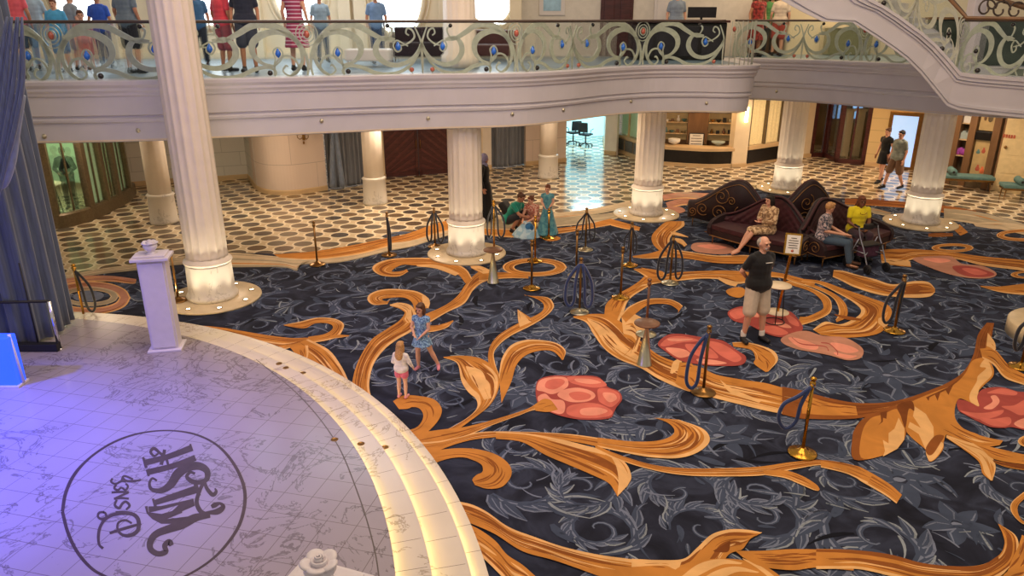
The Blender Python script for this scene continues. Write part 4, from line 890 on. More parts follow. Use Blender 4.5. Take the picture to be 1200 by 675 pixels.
def railing(name, s_of_u, u0, u1, at, zbase, hgt, parent, glass=True, rail=True, drops=True):
    """at(s) -> (x, y, nx, ny); s_of_u maps whole units (oval = even, fleur = odd) to path length; zbase(s)"""
    def pt(s_, v, off):
        x, y, nx, ny = at(s_); return (x+nx*off, y+ny*off, zbase(s_)+v*hgt)
    def bar(mb, q, off=0.0, th=.02):
        """q rows: (s, v*hgt metres, width)"""
        N = len(q); vs = []
        for i in range(N):
            a = q[max(0, i-1)]; c = q[min(N-1, i+1)]; ds, dz = c[0]-a[0], c[1]-a[1]; L = math.hypot(ds, dz) or 1
            w = q[i][2]/2; ns, nz = -dz/L*w, ds/L*w
            for sg in (1, -1):
                for o in (-th/2, th/2):
                    x, y, nx, ny = at(q[i][0]+sg*ns); vs.append((x+nx*(off+o), y+ny*(off+o), zbase(q[i][0]+sg*ns)+q[i][1]+sg*nz))
        fs = []
        for i in range(N-1):
            a, c = 4*i, 4*i+4
            fs += [(a, a+2, c+2, c), (a+1, c+1, c+3, a+3), (a, c, c+1, a+1), (a+2, a+3, c+3, c+2)]
        fs += [(0, 1, 3, 2), (4*N-4, 4*N-2, 4*N-1, 4*N-3)]
        mb.add(vs, fs, 0)
    for k in range(u0, u1):
        sa, sb = s_of_u(k), s_of_u(k+1); mir = k % 2 != 0
        o_s, f_s = (sb, sa) if mir else (sa, sb); Lk = f_s-o_s; kw = abs(Lk)/2.1
        mb = MB()
        for st in half_unit(mir):
            q = [(o_s+u*Lk, v*hgt, w*1.25*min(1, .4+.6*kw)) for u, v, w in smoothpath(st, 5)]
            bar(mb, q)
        for rr_ in (.19, .13, .075):    # nested oval, half of it in this panel
            ar = [(o_s+math.cos(a)*rr_*kw*(1 if Lk > 0 else -1), hgt*.77+math.sin(a)*rr_*1.1, .018) for a in [PI/2-PI*j/12 for j in range(13)]]
            bar(mb, ar)
        so = mb.build('scroll_panel', M['scroll'], parent)
        for (u, v, m_, r_) in ((.25, .43, 'blueglass', .055), (.785, .53, 'blueglass', .055), (.33, .07, 'blackball', .05), (.90, .08, 'amber', .045), (.70, .92, 'blackball', .04)) if drops else ((.25, .43, 'blackball', .045), (.33, .07, 'blackball', .05), (.70, .92, 'blackball', .04)):
            x, y, z = pt(o_s+u*Lk, v, 0); _, _, nx, ny = at(o_s+u*Lk); g_ = MB()
            if m_ == 'blueglass': g_.lathe([(.001, -.085), (.04, -.05), (.055, -.01), (.04, .03), (.012, .08), (.001, .09)], 12, M=Matrix.Translation((x, y, z)))
            else: g_.ell((x, y, z), (r_, r_, r_))
            g_.build('glass_drop' if m_ == 'blueglass' else 'glass_ball', M[m_], so)
        if not mir and drops:
            x, y, z = pt(o_s, .77, 0); g_ = MB(); g_.ell((x, y, z), (.05, .05, .07)); g_.build('glass_ball', M['amber'], so)
        if glass:
            gb = MB(); n = 6; vs = []
            for i in range(n+1):
                s_ = sa+.01+(sb-sa-.02)*i/n
                for v in (0, .985):
                    for o in (.03, .042): vs.append(pt(s_, v, o))
            fs = []
            for i in range(n):
                a, c = 4*i, 4*i+4; fs += [(a, c, c+2, a+2), (a+1, a+3, c+3, c+1), (a+2, c+2, c+3, a+3), (a, a+1, c+1, c)]
            fs += [(0, 2, 3, 1), (4*n, 4*n+1, 4*n+3, 4*n+2)]
            gb.add(vs, fs); gb.build('glass_panel', M['glass'], parent)
    if rail:
        s0, s1 = s_of_u(u0), s_of_u(u1); n = 60; q = [pt(s0+(s1-s0)*i/n, 1.0, 0) for i in range(n+1)]
        mb = MB(); mb.tube(q, .028, n=8); mb.build('handrail', M['rail'], parent)
def path_tools(path):
    d = [0]
    for i in range(1, len(path)): d.append(d[-1]+math.hypot(path[i][0]-path[i-1][0], path[i][1]-path[i-1][1]))
    def at(s_):
        s2 = min(max(s_, 0), d[-1]-1e-4); i = 0
        while i < len(d)-2 and d[i+1] < s2: i += 1
        a, c = path[i], path[i+1]; L = d[i+1]-d[i] or 1; t = (s_-d[i])/L; dx, dy = (c[0]-a[0])/L, (c[1]-a[1])/L
        return a[0]+dx*L*t, a[1]+dy*L*t, dy, -dx
    def s_px(px):
        best = None
        for k in range(600):
            s_ = d[-1]*k/599; x, y, _, _ = at(s_); f = y*math.cos(TH)+.8*math.sin(TH); e = abs(600+F*x/f-px)
            if best is None or e < best[0]: best = (e, s_)
        return best[1]
    return at, s_px, d[-1]
atL, spL, LL = path_tools(LP[:-10])
anch = {-1: spL(-60), 0: spL(67), 1: spL(215), 2: spL(363), 3: spL(494), 4: spL(605), 5: spL(670), 6: spL(752), 7: spL(847)}
r1 = empty('balcony_railing', (0, 0, 0), 0, 'long scrollwork balcony railing with blue glass drops across the upper deck', 'railing', 'champagne scrollwork railings')
railing('r', lambda k: anch[k], -1, 7, atL, lambda s_: ZT, .97, r1)
b = MB(); 
for k in range(8):   # slim round edge posts where the railing turns the corner
    s_ = LL-.02-.06*k; x, y, nx, ny = path_tools(LP)[0](anch[7]+.15+.13*k); b.tube([(x, y, ZT), (x, y, ZT+.97)], .012)
b.build('corner_bars', M['scroll'], r1)
atR, spR, LR = path_tools(RP)
aR = {0: .12, 1: spR(940)*1.0, 2: spR(1010), 3: spR(1075), 4: spR(1150)}
r2 = empty('balcony_railing', (0, 0, 0), 0, 'scrollwork railing behind the stair, right of the balcony corner', 'railing', 'champagne scrollwork railings')
railing('r', lambda k: aR[k], 0, 3, atR, lambda s_: ZT, .97, r2)

# ================================================================ STAIR at the right
# outline traced in the stair's own plane, Y about 15.4, swinging slightly towards us on the right
def stY(px): return 15.6-(px-1100)*.010 if px > 1100 else 15.6+(1100-px)*.004
low = [(880, -30), (915, 0), (940, 14), (963, 25), (980, 26), (998, 26), (1026, 44), (1045, 57), (1061, 69), (1078, 86), (1091, 102), (1109, 124), (1122, 129), (1150, 133), (1200, 138), (1290, 147)]
top = [(960, -60), (985, -38), (1000, -22), (1015, -5), (1021, 0), (1035, 8), (1052, 19), (1068, 31), (1078, 38), (1093, 51), (1107, 66), (1122, 84), (1135, 86), (1160, 88), (1200, 91), (1290, 97)]
def smlen(l, n): return smoothpath(l, n)
lo_ = [PY(x, y, stY(x)) for x, y in low]; to_ = [PY(x, y, stY(x)) for x, y in top]
stair = empty('staircase', (0, 0, 0), 0, 'sweeping cream staircase descending to a landing at the upper right', 'staircase')
b = MB(); N = len(lo_)
def band(f0, f1, y0, y1, mi=0):
    """strip of the stringer between fractions f0..f1 of its depth, from depth offset y0 to y1 (towards us negative)"""
    vs = []
    for a, c in zip(lo_, to_):
        for f in (f0, f1):
            x = a[0]+(c[0]-a[0])*f; y = a[1]+(c[1]-a[1])*f; z = a[2]+(c[2]-a[2])*f
            for o in (y0, y1): vs.append((x+max(0, o)*.72, y+o, z))
    fs = []
    for i in range(N-1):
        p, q = 4*i, 4*i+4; fs += [(p, q, q+2, p+2), (p+1, p+3, q+3, q+1), (p, p+1, q+1, q), (p+2, q+2, q+3, p+3)]
    fs += [(0, 2, 3, 1), (4*N-4, 4*N-3, 4*N-1, 4*N-2)]
    b.add(vs, fs, mi)
band(0, 1, 0, 1.9); band(.0, .07, -.03, .02); band(.10, .17, -.05, .02); band(.72, .78, -.04, .02); band(.80, .9, -.08, .02); band(.9, 1.0, -.12, .02)
b.build('stringer', M['fascia'], stair)
b = MB()
# treads seen edge-on above the stringer, on its far side
for k in range(11):
    x, y, z = PY(1118-11*k, 78-9.5*k, 15.8); b.prism([(x-.02, y+.1), (x+.3, y+.1), (x+1.45, y+1.7), (x+1.13, y+1.7)], z-.16, z)
b.build('treads', M['white'], stair)
x, y, z = PY(1122, 85, 15.5); b = MB(); b.prism([(x+.15, 15.75), (x+1.8, 14.1), (x+5, 14.1), (x+5, 17.6), (x+2.0, 17.6)], 3.80, 3.95); b.build('landing', mat('landing_carpet', '#5c6353', .5, noise=.2), stair)
r3 = empty('stair_railing', (0, 0, 0), 0, 'scrollwork and glass railing on the stair landing at the right edge', 'railing', 'champagne scrollwork railings')
Lpth = [PY(1116, 84, 15.55)[:2], PY(1160, 88, 15.0)[:2], PY(1200, 91, 14.5)[:2], PY(1290, 97, 13.6)[:2]]
atS, spS, LS = path_tools(smoothpath(Lpth, 8))
sS = {0: spS(1225), 1: spS(1118)}
railing('r', lambda k: {0: .05, 1: .05+(LS-.1)*.52, 2: LS-.05}[k], 0, 2, atS, lambda s_: 3.96, 1.0, r3, drops=False)
r4 = empty('stair_railing', (0, 0, 0), 0, 'scrollwork railing climbing the stair flight to the top edge', 'railing', 'champagne scrollwork railings')
tp = [t_ for t_ in to_[3:12]][::-1]
FP = smoothpath([(x, y) for x, y, z in tp], 6); FZ = smoothpath([(x, z) for x, y, z in tp], 6)
atF, _, LFt = path_tools(FP)
def zF(s_):
    x = atF(s_)[0]
    for i in range(len(FZ)-1):
        a, c = FZ[i], FZ[i+1]
        if (a[0]-x)*(c[0]-x) <= 0 and a[0] != c[0]: return a[1]+(c[1]-a[1])*(x-a[0])/(c[0]-a[0])
    return FZ[0][1] if abs(FZ[0][0]-x) < abs(FZ[-1][0]-x) else FZ[-1][1]
railing('r', lambda k: {0: .05, 1: LFt*.5, 2: LFt-.05}[k], 0, 2, atF, zF, 1.0, r4, drops=False)
# second flight beyond the landing, with a plainer railing
gp_ = empty('dark_backing', (0, 0, 0), 0, 'dark green-grey backing added on the deck behind the stair landing railing', 'backing')  # added box standing in for dark reflections in the landing glass
b = MB(); b.bbox(9.6, 15.2, 17.9, 18.2, ZT, ZT+1.0, .02); b.build('backing_body', mat('dark_green_backing', '#414b43', .3, noise=.35, nscale=3), gp_)
b = MB(); b.bbox(9.55, 15.25, 17.85, 18.25, ZT+1.0, ZT+1.05, .01); b.build('backing_top', M['wood'], gp_)
s2 = empty('stair_railing', (0, 0, 0), 0, 'brown handrail and dark scrolls of the farther flight at the top right corner', 'railing', 'champagne scrollwork railings')
b = MB(); b.tube([PY(1112, -2, 15.3), PY(1133, 21, 15.0), PY(1200, 22, 14.4), PY(1290, 24, 13.6)], .035); b.build('handrail', M['wood'], s2)
b = MB(); b.tube([PY(1150, -8, 18), PY(1210, 12, 17)], .05); b.build('upper_rail', M['wood'], s2)
b = MB()
for k, (px, py) in enumerate([(1155, 10), (1172, 12), (1190, 13), (1165, 4)]):
    x, y, z = PY(px, py, 17.2); b.tube([(x+.22*math.cos(a)*(1-a/9), y, z+.22*math.sin(a)*(1-a/9)) for a in [i*.35 for i in range(20)]], .02)
b.build('scroll_panel', M['rail'], s2)
b = MB(); x, y, z = PY(1146, 10, 17.5); b.bbox(x-.14, x+.14, 17.4, 17.7, ZT, 7, .02); o = b.build('stair_newel', M['lav'], stair)
# ================================================================ WALLS of the outer lobby
def wallM(a, c):
    a = Vector((a[0], a[1], 0)); c = Vector((c[0], c[1], 0)); d = (c-a); L = d.length; d.normalize()
    nrm = Vector((-d.y, d.x, 0))           # local +y points away from the atrium when a is left of c
    m = Matrix(((d.x, nrm.x, 0, a.x), (d.y, nrm.y, 0, a.y), (0, 0, 1, 0), (0, 0, 0, 1)))
    return m, L
def onwall(m, px, py):
    a = (px-600)/F; b_ = (337.5-py)/F
    d = Vector((a, math.cos(TH)+b_*math.sin(TH), -math.sin(TH)+b_*math.cos(TH))); o = Vector((0, 0, HC))
    n = m.col[1].to_3d(); p0 = m.translation; t = (p0-o).dot(n)/d.dot(n); q = m.inverted() @ (o+d*t); return q.x, q.z
class WB(MB):
    def __init__(s, m): super().__init__(); s.M = m
    def pb(s, x0, x1, y0, y1, z0, z1, mi=0, bev=0):
        return s.bbox(x0, x1, y0, y1, z0, z1, bev, mi, s.M) if bev else s.box(x0, x1, y0, y1, z0, z1, mi, s.M)
def tilewall(name, col, k=(1.4, .45)):
    g = NT(name); tc = g.n('TexCoord'); bk = g.n('TexBrick'); sp = g.n('SeparateXYZ'); g.l(tc.outputs['Object'], sp.inputs[0]); cb = g.n('CombineXYZ')
    g.l(g.math('ADD', sp.outputs[0], sp.outputs[1]), cb.inputs[0]); g.l(sp.outputs[2], cb.inputs[1]); g.l(cb.outputs[0], bk.inputs['Vector'])
    c = lin(col); bk.inputs['Color1'].default_value = c; bk.inputs['Color2'].default_value = tuple(v*.95 for v in c[:3])+(1,); bk.inputs['Mortar'].default_value = tuple(v*.6 for v in c[:3])+(1,)
    bk.inputs['Scale'].default_value = 1; bk.inputs['Brick Width'].default_value = k[0]; bk.inputs['Row Height'].default_value = k[1]; bk.inputs['Mortar Size'].default_value = .008
    g.l(bk.outputs[0], g.b.inputs['Base Color']); g.b.inputs['Roughness'].default_value = .4; return g.m
M['wall_w'] = tilewall('pale_panel_wall', '#d4cfc6'); M['wall_b'] = tilewall('blush_panel_wall', '#dcc9ba', (2.2, .9)); M['wall_c'] = tilewall('cream_panel_wall', '#dcc490', (1.6, .42))
ZW = 2.86
def wall(name, pts, m, th=.15, z1=ZW, z0=0, skirt=True):
    b = MB(); b.sweep(pts, [(0, z0), (0, z1), (-th, z1), (-th, z0)], 0, False, out=1)
    mats = [m, M['tan']]
    if skirt: b.sweep(pts, [(0, z0), (.03, z0), (.03, z0+.12), (.015, z0+.15), (0, z0+.15)], 1, False, out=1)
    return struct(b.build(name, mats))
def P2(l): return [P(x, y) for x, y in l]
# left shop: curved glazed front
sf = P2([(60, 268), (80, 266), (108, 258), (133, 246), (151, 236), (158, 227)])
SFP = smoothpath(sf, 6)
shop = empty('curved_shop', (0, 0, 0), 0, 'curved shop front with bronze frames and green-tinted lit glass at the far left', 'shop front')
b = MB(); b.sweep(SFP, [(0, 0), (.05, 0), (.05, .32), (0, .36), (-.1, .36), (-.1, 0)], 0); b.build('base_panel', M['bronze'], shop)
b = MB(); b.sweep(SFP, [(0, 2.6), (.06, 2.6), (.06, ZW), (-.1, ZW), (-.1, 2.6)], 0); b.build('header_panel', M['bronze'], shop)
def sfq(px):   # point of the shop front seen at column px
    return min(SFP, key=lambda p: abs(600+F*p[0]/(p[1]*math.cos(TH)+1.7*math.sin(TH))-px))
d_ = [0]
for i in range(1, len(SFP)): d_.append(d_[-1]+math.hypot(SFP[i][0]-SFP[i-1][0], SFP[i][1]-SFP[i-1][1]))
tot = d_[-1]
def sfat(s_):
    i = 0
    while i < len(d_)-2 and d_[i+1] < s_: i += 1
    t = (s_-d_[i])/(d_[i+1]-d_[i]); a, c = SFP[i], SFP[i+1]; return a[0]+(c[0]-a[0])*t, a[1]+(c[1]-a[1])*t
cuts = [0, .06, .26, .30, .45, .49, .60, .64, .82, .86, 1.0]; k = 0
for i in range(len(cuts)-1):
    a, c = sfat(cuts[i]*tot), sfat(cuts[i+1]*tot*.9999); m, L = wallM(a, c)
    if i % 2 == 0:
        b = WB(m); b.pb(0, L, -.06, .12, .3, 2.62, bev=.015); b.build('frame_post', M['bronze'], shop)
    else:
        b = WB(m); b.pb(0, L, .02, .035, .34, 2.6); b.build('glass_pane', M['glass'], shop)
        b = WB(m); b.pb(L*.5-.015, L*.5+.015, -.0, .05, .34, 2.6); b.pb(0, L, -.0, .05, 2.2, 2.23); b.build('glazing_bar', M['bronze'], shop)
        if i in (3, 7):
            b = WB(m)
            n = 14
            vs = [(L*j/n, .12+.03*math.sin(j*2.1), z) for z in (.36, 2.6) for j in range(n+1)]
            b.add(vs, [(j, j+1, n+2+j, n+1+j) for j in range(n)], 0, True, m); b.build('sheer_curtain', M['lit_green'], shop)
# shop interior: back wall, tables
b = MB(); b.box(-17, -11.5, 22.0, 22.15, 0, ZW); b.box(-17, -16.9, 16, 22, 0, ZW); struct(b.build('wall_left', M['cream']))
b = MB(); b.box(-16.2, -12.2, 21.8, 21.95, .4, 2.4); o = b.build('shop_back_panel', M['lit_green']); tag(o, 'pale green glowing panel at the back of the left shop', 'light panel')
def small_table(name, x, y, label, top, leg, r=.36, h=.74, n=4, group=None):
    t = empty(name, (x, y, 0), 0, label, 'table', group)
    b = MB(); b.lathe([(r-.02, h-.03), (r, h-.02), (r, h-.005), (r-.01, h)], 32); b.build('table_top', top, t)
    for k in range(n):
        a = 2*PI*k/n+.4; b = MB(); b.tube([(r*.8*math.cos(a), r*.8*math.sin(a), 0), (r*.55*math.cos(a), r*.55*math.sin(a), h-.03)], .014); b.build('leg', leg, t)
    return t
small_table('shop_table', -12.35, 19.3, 'cream-topped table seen through the left shop window', M['cream'], M['black'], .42, .9)
small_table('shop_table', -13.6, 20.6, 'farther table deep inside the left shop', M['wood'], M['black'], .42, .8)
# pale panel wall and its return
wall('wall_back', P2([(150, 219), (205, 214), (262, 211), (291, 209)]), M['wall_w'])
wall('trim_1', P2([(291, 209), (302, 223)]), M['wall_w'])
rb = [P(x, y) for x, y in [(298, 219), (304, 224), (318, 228), (340, 228.5), (362, 226), (384, 222.5)]]
wall('wall_rounded', smoothpath(rb, 6), M['wall_b'])
# sconce on the rounded wall
def sconce(x, y, z, label, lit=True, kind=0):
    t = empty('wall_sconce', (x, y, z), 0, label, 'wall lamp')
    b = MB(); b.bbox(-.04, .04, -.03, .02, -.1, .1, .01)
    if kind == 0:
        for s_ in (-1, 1): b.tube([(0, -.03, 0), (s_*.1, -.08, -.06), (s_*.16, -.1, 0), (s_*.16, -.1, .06)], .012)
        b.ell((0, -.05, -.16), (.03, .03, .05))
    b.build('bracket', M['brass_dk'], t)
    b = MB()
    if kind == 0:
        for s_ in (-1, 1): b.lathe([(.02, .06), (.045, .1), (.05, .17), (.03, .18)], 14, (s_*.16, -.1))
    else: b.bbox(-.055, .055, -.1, -.03, -.26, .26, .02)
    b.build('lamp_shade', M['lit_warm'] if lit else M['silver'], t)
mm, L = wallM(rb[3], rb[5]); u, z = onwall(mm, 356, 160); q = mm @ Vector((u, -.03, z)); sconce(q.x, q.y-.05, min(z, 2.8), 'small two-armed brass sconce on the blush wall left of the tied drape', False)
# drapes of the back wall
tc_ = empty('wall_curtain', (0, 0, 0), 0, 'grey drape tied back with a sash, left of the slim column', 'curtain')
dp = P2([(384, 222), (400, 221), (430, 216)])
drape('curtain_panel', [(x, y+.12) for x, y in dp], .02, ZW, M['drape_lo'], .05, .17, tc_)
a = P(384, 222); b = MB()
b.tube(smoothpath([(a[0]-.02, a[1]-.1, 2.15), (a[0]+.22, a[1]-.16, 1.95), (a[0]+.42, a[1]-.16, 1.92), (a[0]+.62, a[1]-.12, 2.3), (a[0]+.75, a[1]-.08, 2.95)], 6), .045); b.build('tieback', M['sash'], tc_)
b = MB(); b.tube(smoothpath([(a[0]+.42, a[1]-.14, 1.95), (a[0]+.46, a[1]-.16, 1.2), (a[0]+.5, a[1]-.12, .1)], 6), [.05+.003*i for i in range(13)]); b.tube(smoothpath([(a[0]+.36, a[1]-.14, 1.95), (a[0]+.28, a[1]-.16, 1.2), (a[0]+.2, a[1]-.12, .1)], 6), [.05+.004*i for i in range(13)]); b.build('sash_tail', M['sash'], tc_)
tc2 = empty('wall_curtain', (0, 0, 0), 0, 'grey pleated drape between the second column and the blush wall', 'curtain')
dp = P2([(574, 197), (590, 197), (616, 193)]); drape('curtain_panel', [(x, y+.1) for x, y in dp], .02, ZW, M['drape_lo'], .05, .2, tc2)
wall('trim_2', P2([(430, 216), (452, 209)]), M['cream'])
# dark double doors with diagonal boards
da, db = P(449, 208.5), P(532, 202.5); m, L = wallM(da, db)
dd = empty('double_doors', (0, 0, 0), 0, 'wide dark brown double doors with diagonal boarding in the back wall', 'doors')
for k in range(2):
    x0, x1 = L*k/2+.01, L*(k+1)/2-.01
    b = WB(m); b.pb(x0, x1, 0, .06, .01, ZW-.02); lf = b.build('door_leaf', M['dkwood'], dd)
    b = WB(m)
    for fr in ((x0, x0+.1, 0, ZW), (x1-.1, x1, 0, ZW), (x0, x1, .01, .16), (x0, x1, ZW-.14, ZW)): b.pb(fr[0], fr[1], -.025, .01, fr[2], fr[3])
    b.build('door_frame', M['dkwood'], lf)
    b = MB(); sgn = 1 if k == 0 else -1; w = x1-x0-.2; n = 17
    for j in range(-2, n):     # raised diagonal strips clipped to the leaf
        p = []
        for q_ in (j, j+.35):
            t0 = q_/ (n-3)*(ZW+w)-w
            lo_x = max(0, -t0-0.16+0); lo_x = min(w, lo_x); zlo = t0+lo_x+.16
            hi_x = min(w, ZW-.16-t0); zhi = t0+hi_x
            p.append((lo_x, max(.16, zlo), hi_x, min(ZW-.14, max(.16, zhi))))
        if p[0][2] <= p[0][0] or p[1][2] <= p[1][0]: continue
        X = (lambda v: x0+.1+v) if sgn > 0 else (lambda v: x1-.1-v)
        vs = [(X(p[0][0]), -.014, p[0][1]), (X(p[0][2]), -.014, p[0][3]), (X(p[1][2]), -.014, p[1][3]), (X(p[1][0]), -.014, p[1][1])]
        vs += [(a_, .0, c_) for a_, _, c_ in vs]
        b.add(vs, [(0, 1, 2, 3), (0, 4, 5, 1), (1, 5, 6, 2), (2, 6, 7, 3), (3, 7, 4, 0)], 0, False, m)
    b.build('boarding', mat('dark_board', '#5b2f2a', .4, noise=.2, nscale=6), lf)
    b = WB(m); hx = x1-.06 if k == 0 else x0+.06; b.tube([m @ Vector((hx, -.06, .9)), m @ Vector((hx, -.06, 1.2))], .012); b.build('door_handle', M['brass_dk'], lf)
wall('wall_centre', [db, P(566, 199)], M['cream']); wall('trim_3', P2([(563, 199), (576, 198)]), M['column'])
wall('wall_blush', P2([(616, 194), (636, 192.5), (663, 189.5)]), M['wall_b'])
# corridor: far bright wall, side walls, glass case
fa, fb = P(640, 160), P(706, 162)
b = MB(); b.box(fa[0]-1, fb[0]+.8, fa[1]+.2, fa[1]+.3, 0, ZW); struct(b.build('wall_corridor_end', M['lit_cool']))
wall('wall_corridor_right', P2([(707, 163), (709, 180)]), M['wall_w']); wall('trim_4', P2([(708, 180.5), (722, 182)]), M['column'])
wall('wall_corridor_left', [P(663, 189.5), (P(663, 189.5)[0]+.15, P(640, 160)[1]+.2)], M['wall_b'])
ca, cb_ = P(722, 178), P(752, 189); m, L = wallM(ca, cb_)
case = empty('glazed_case', (0, 0, 0), 0, 'tall glazed display case with a grey panelled base beside the third column', 'display case')
b = WB(m); b.pb(0, L, -.02, .3, .0, .12); b.pb(0, L, -.0, .3, .12, .62); b.pb(0, L, -.03, .3, .62, .72, bev=.01); b.build('base', M['tan'], case)
b = WB(m); b.pb(0, L, 0, .3, 2.8, ZW); b.build('header', M['tan'], case)
for k in range(3):
    b = WB(m); b.pb(L*k/3+.04, L*(k+1)/3-.04, -.03, 0, .17, .58, bev=.01); b.build('base_panel', mat('grey_panel', '#5c5a55', .5, noise=.1), case)
for k in range(3):
    b = WB(m); b.pb(L*k/2.2-.03, L*k/2.2+.03, -.02, .06, .72, 2.8, bev=.01); b.build('frame_post', M['tan'], case)
b = WB(m); b.pb(.03, L-.03, .2, .24, .74, 2.8); b.build('lit_back', M['lit_green'], case)
b = WB(m); b.pb(.03, L-.03, .01, .02, .74, 2.8); b.build('glass_pane', M['glass'], case)
# office chairs and scooter in the corridor
def office_chair(x, y, rz, label):
    t = empty('office_chair', (x, y, 0), rz, label, 'chair', 'black chairs in the bright corridor')
    b = MB(); b.bbox(-.24, .24, -.23, .23, .44, .51, .03); b.build('seat', M['blackmatte'], t)
    b = MB(); b.bbox(-.22, .22, .2, .25, .62, 1.02, .03, 0, Matrix.Rotation(-.1, 4, 'X')); b.tube([(0, .18, .46), (0, .25, .7)], .02); b.build('backrest', M['blackmatte'], t)
    for s_ in (-1, 1): b = MB(); b.tube([(s_*.24, .1, .48), (s_*.27, .08, .68), (s_*.27, -.15, .7)], .016); b.build('armrest', M['blackmatte'], t)
    b = MB(); b.tube([(0, 0, .1), (0, 0, .46)], .03)
    for k in range(5):
        a = 2*PI*k/5; b.tube([(0, 0, .12), (.28*math.cos(a), .28*math.sin(a), .07)], .018)
    b.build('base', M['blackmatte'], t)
    for k in range(5):
        a = 2*PI*k/5; b = MB(); b.ell((.28*math.cos(a), .28*math.sin(a), .035), (.035, .035, .035)); b.build('castor', M['blackmatte'], t)
x, y = P(686, 171); office_chair(x, y, R(150), 'black office chair standing clear in the bright corridor')
x, y = P(668, 170); office_chair(x+.15, y+.3, R(200), 'black office chair half hidden by the blush wall edge in the corridor')

# ---- bar / jewellery counter with shelves
ba, bb = P(772, 193), P(858, 196); bpath = smoothpath([ba, P(800, 195), P(830, 196.5), bb], 6)
bar_ = empty('display_counter', (0, 0, 0), 0, 'curved counter of the shelved shop with black base and bronze top', 'counter')
b = MB(); b.sweep(bpath, [(.0, 0), (.06, 0), (.06, .12), (.0, .14)], 0); b.sweep(bpath, [(0, .58), (.08, .58), (.08, .68), (0, .72), (-.4, .72), (-.4, .58)], 0); b.build('counter_top', M['tan'], bar_)
b = MB(); b.sweep(bpath, [(.0, .12), (.02, .12), (.02, .6), (0, .6)], 0); b.build('black_front', M['black'], bar_)
m, L = wallM(bpath[0], bpath[-1])
cab = empty('display_shelves', (0, 0, 0), 0, 'warm lit wall of display shelves above the curved black-fronted counter', 'shelves')
b = WB(m); b.pb(0, L, .9, .95, 0, ZW); b.pb(-.02, .03, .1, .95, 0, ZW); b.pb(L-.05, L, .1, .95, 0, ZW); b.build('back_panel', M['wood'], cab)
b = WB(m); b.pb(.1, L-.1, .87, .9, .8, 2.9); b.build('lit_back', M['lit_case'], cab)
for j, z in enumerate((1.05, 1.45, 1.85, 2.25, 2.62)):
    for s_ in (0, 1):
        b = WB(m); b.pb(.06+s_*L*.63, L*.36+s_*L*.62, .5, .88, z, z+.025); b.build('shelf', M['tan'], cab)
b = WB(m); b.pb(L*.36, L*.64, .4, .9, .7, 1.9, bev=.02); b.pb(L*.38, L*.62, .5, .9, 1.9, 2.6, bev=.02); b.build('centre_cabinet', M['wood'], cab)
rd = random.Random(3)
gm = [M['wood'], M['copper'], M['silver'], M['blackmatte'], M['teal'], M['brass_dk'], M['paper']]
kinds = [('vase', 'tall narrow vase'), ('bowl', 'wide low bowl'), ('box', 'small square box')]
for j, z in enumerate((1.075, 1.475, 1.875, 2.275)):
    for s_ in (0, 1):
        for k in range(4):
            u = .18+s_*L*.63+k*L*.08; kd = rd.randrange(3); m_ = gm[rd.randrange(len(gm))]; b = WB(m); T = m @ Matrix.Translation((u, .66, z))
            h = rd.uniform(.1, .24)
            if kd == 0: b.lathe([(.04, 0), (.065, h*.4), (.025, h*.75), (.04, h)], 14, M=T)
            elif kd == 1: b.lathe([(.03, 0), (.04, .01), (.09, h*.4), (.1, h*.5), (.085, h*.48)], 16, M=T)
            else: b.bbox(-.06, .06, -.05, .05, 0, h*.7, .01, 0, T)
            o = b.build(kinds[kd][0], m_)
            side = ('left', 'right')[s_]; row = ('lowest', 'second', 'third', 'top')[j]; pos = ('first', 'second', 'third', 'fourth')[k]
            tag(o, f'{kinds[kd][1]}, {pos} along the {row} shelf on the {side} of the warm lit display', kinds[kd][0], 'wares on the display shelves')
# framed notice on the counter
def sign_panel(px0, py0, px1, py1, m, off, name, label, frame, face, bars=4):
    u0, z1 = onwall(m, px0, py0); u1, z0 = onwall(m, px1, py1)
    t = empty(name, (0, 0, 0), 0, label, 'sign')
    b = WB(m); b.pb(u0, u1, off-.03, off, z0, z1, bev=.008); b.build('frame', frame, t)
    b = WB(m); b.pb(u0+.03, u1-.03, off-.036, off-.03, z0+.03, z1-.03); f = b.build('notice_face', face, t)
    for k in range(bars):
        z = z1-.08-(z1-z0-.12)*k/bars; w = (u1-u0)*(.36 if k else .25); b = WB(m); b.pb((u0+u1)/2-w, (u0+u1)/2+w, off-.038, off-.036, z-.022, z); b.build('text_line', M['ink'], f)
    return t
sign_panel(808, 157, 824.5, 174.5, m, .3, 'counter_sign', 'white notice in a dark frame standing on the display counter', M['black'], M['paper'])
u, z = onwall(m, 818, 148)
for k in range(7):
    b = WB(m); T = m @ Matrix.Translation((u-.36+.11*k, .35, 1.93)); b.ell((0, 0, .05+.02*(k % 2)), (.075, .07, .06), M=T); b.ell((-.05, .01, .12), (.025, .025, .05), M=T)
    o = b.build('ornament', mat('golden_trinket', '#d89a4e', .6, noise=.2, nscale=30))
    tag(o, 'golden trinket heaped above the white notice on the display', 'ornament', 'golden ornaments above the notice')
u, z = onwall(m, 842, 169); b = WB(m); T = m @ Matrix.Translation((u, .2, .72)); b.lathe([(.05, 0), (.06, .01), (.22, .10), (.25, .15), (.23, .14), (.05, .03)], 24, M=T); o = b.build('glass_bowl', M['cushion']); tag(o, 'pale blue-grey bowl on the counter right of the white notice', 'bowl')
u, z = onwall(m, 790, 168); b = WB(m); T = m @ Matrix.Translation((u, .2, .72)); b.lathe([(.05, 0), (.06, .01), (.2, .08), (.22, .2), (.2, .2), (.05, .03)], 24, M=T); o = b.build('glass_bowl', M['paper']); tag(o, 'white bowl on the counter left of the white notice', 'bowl')
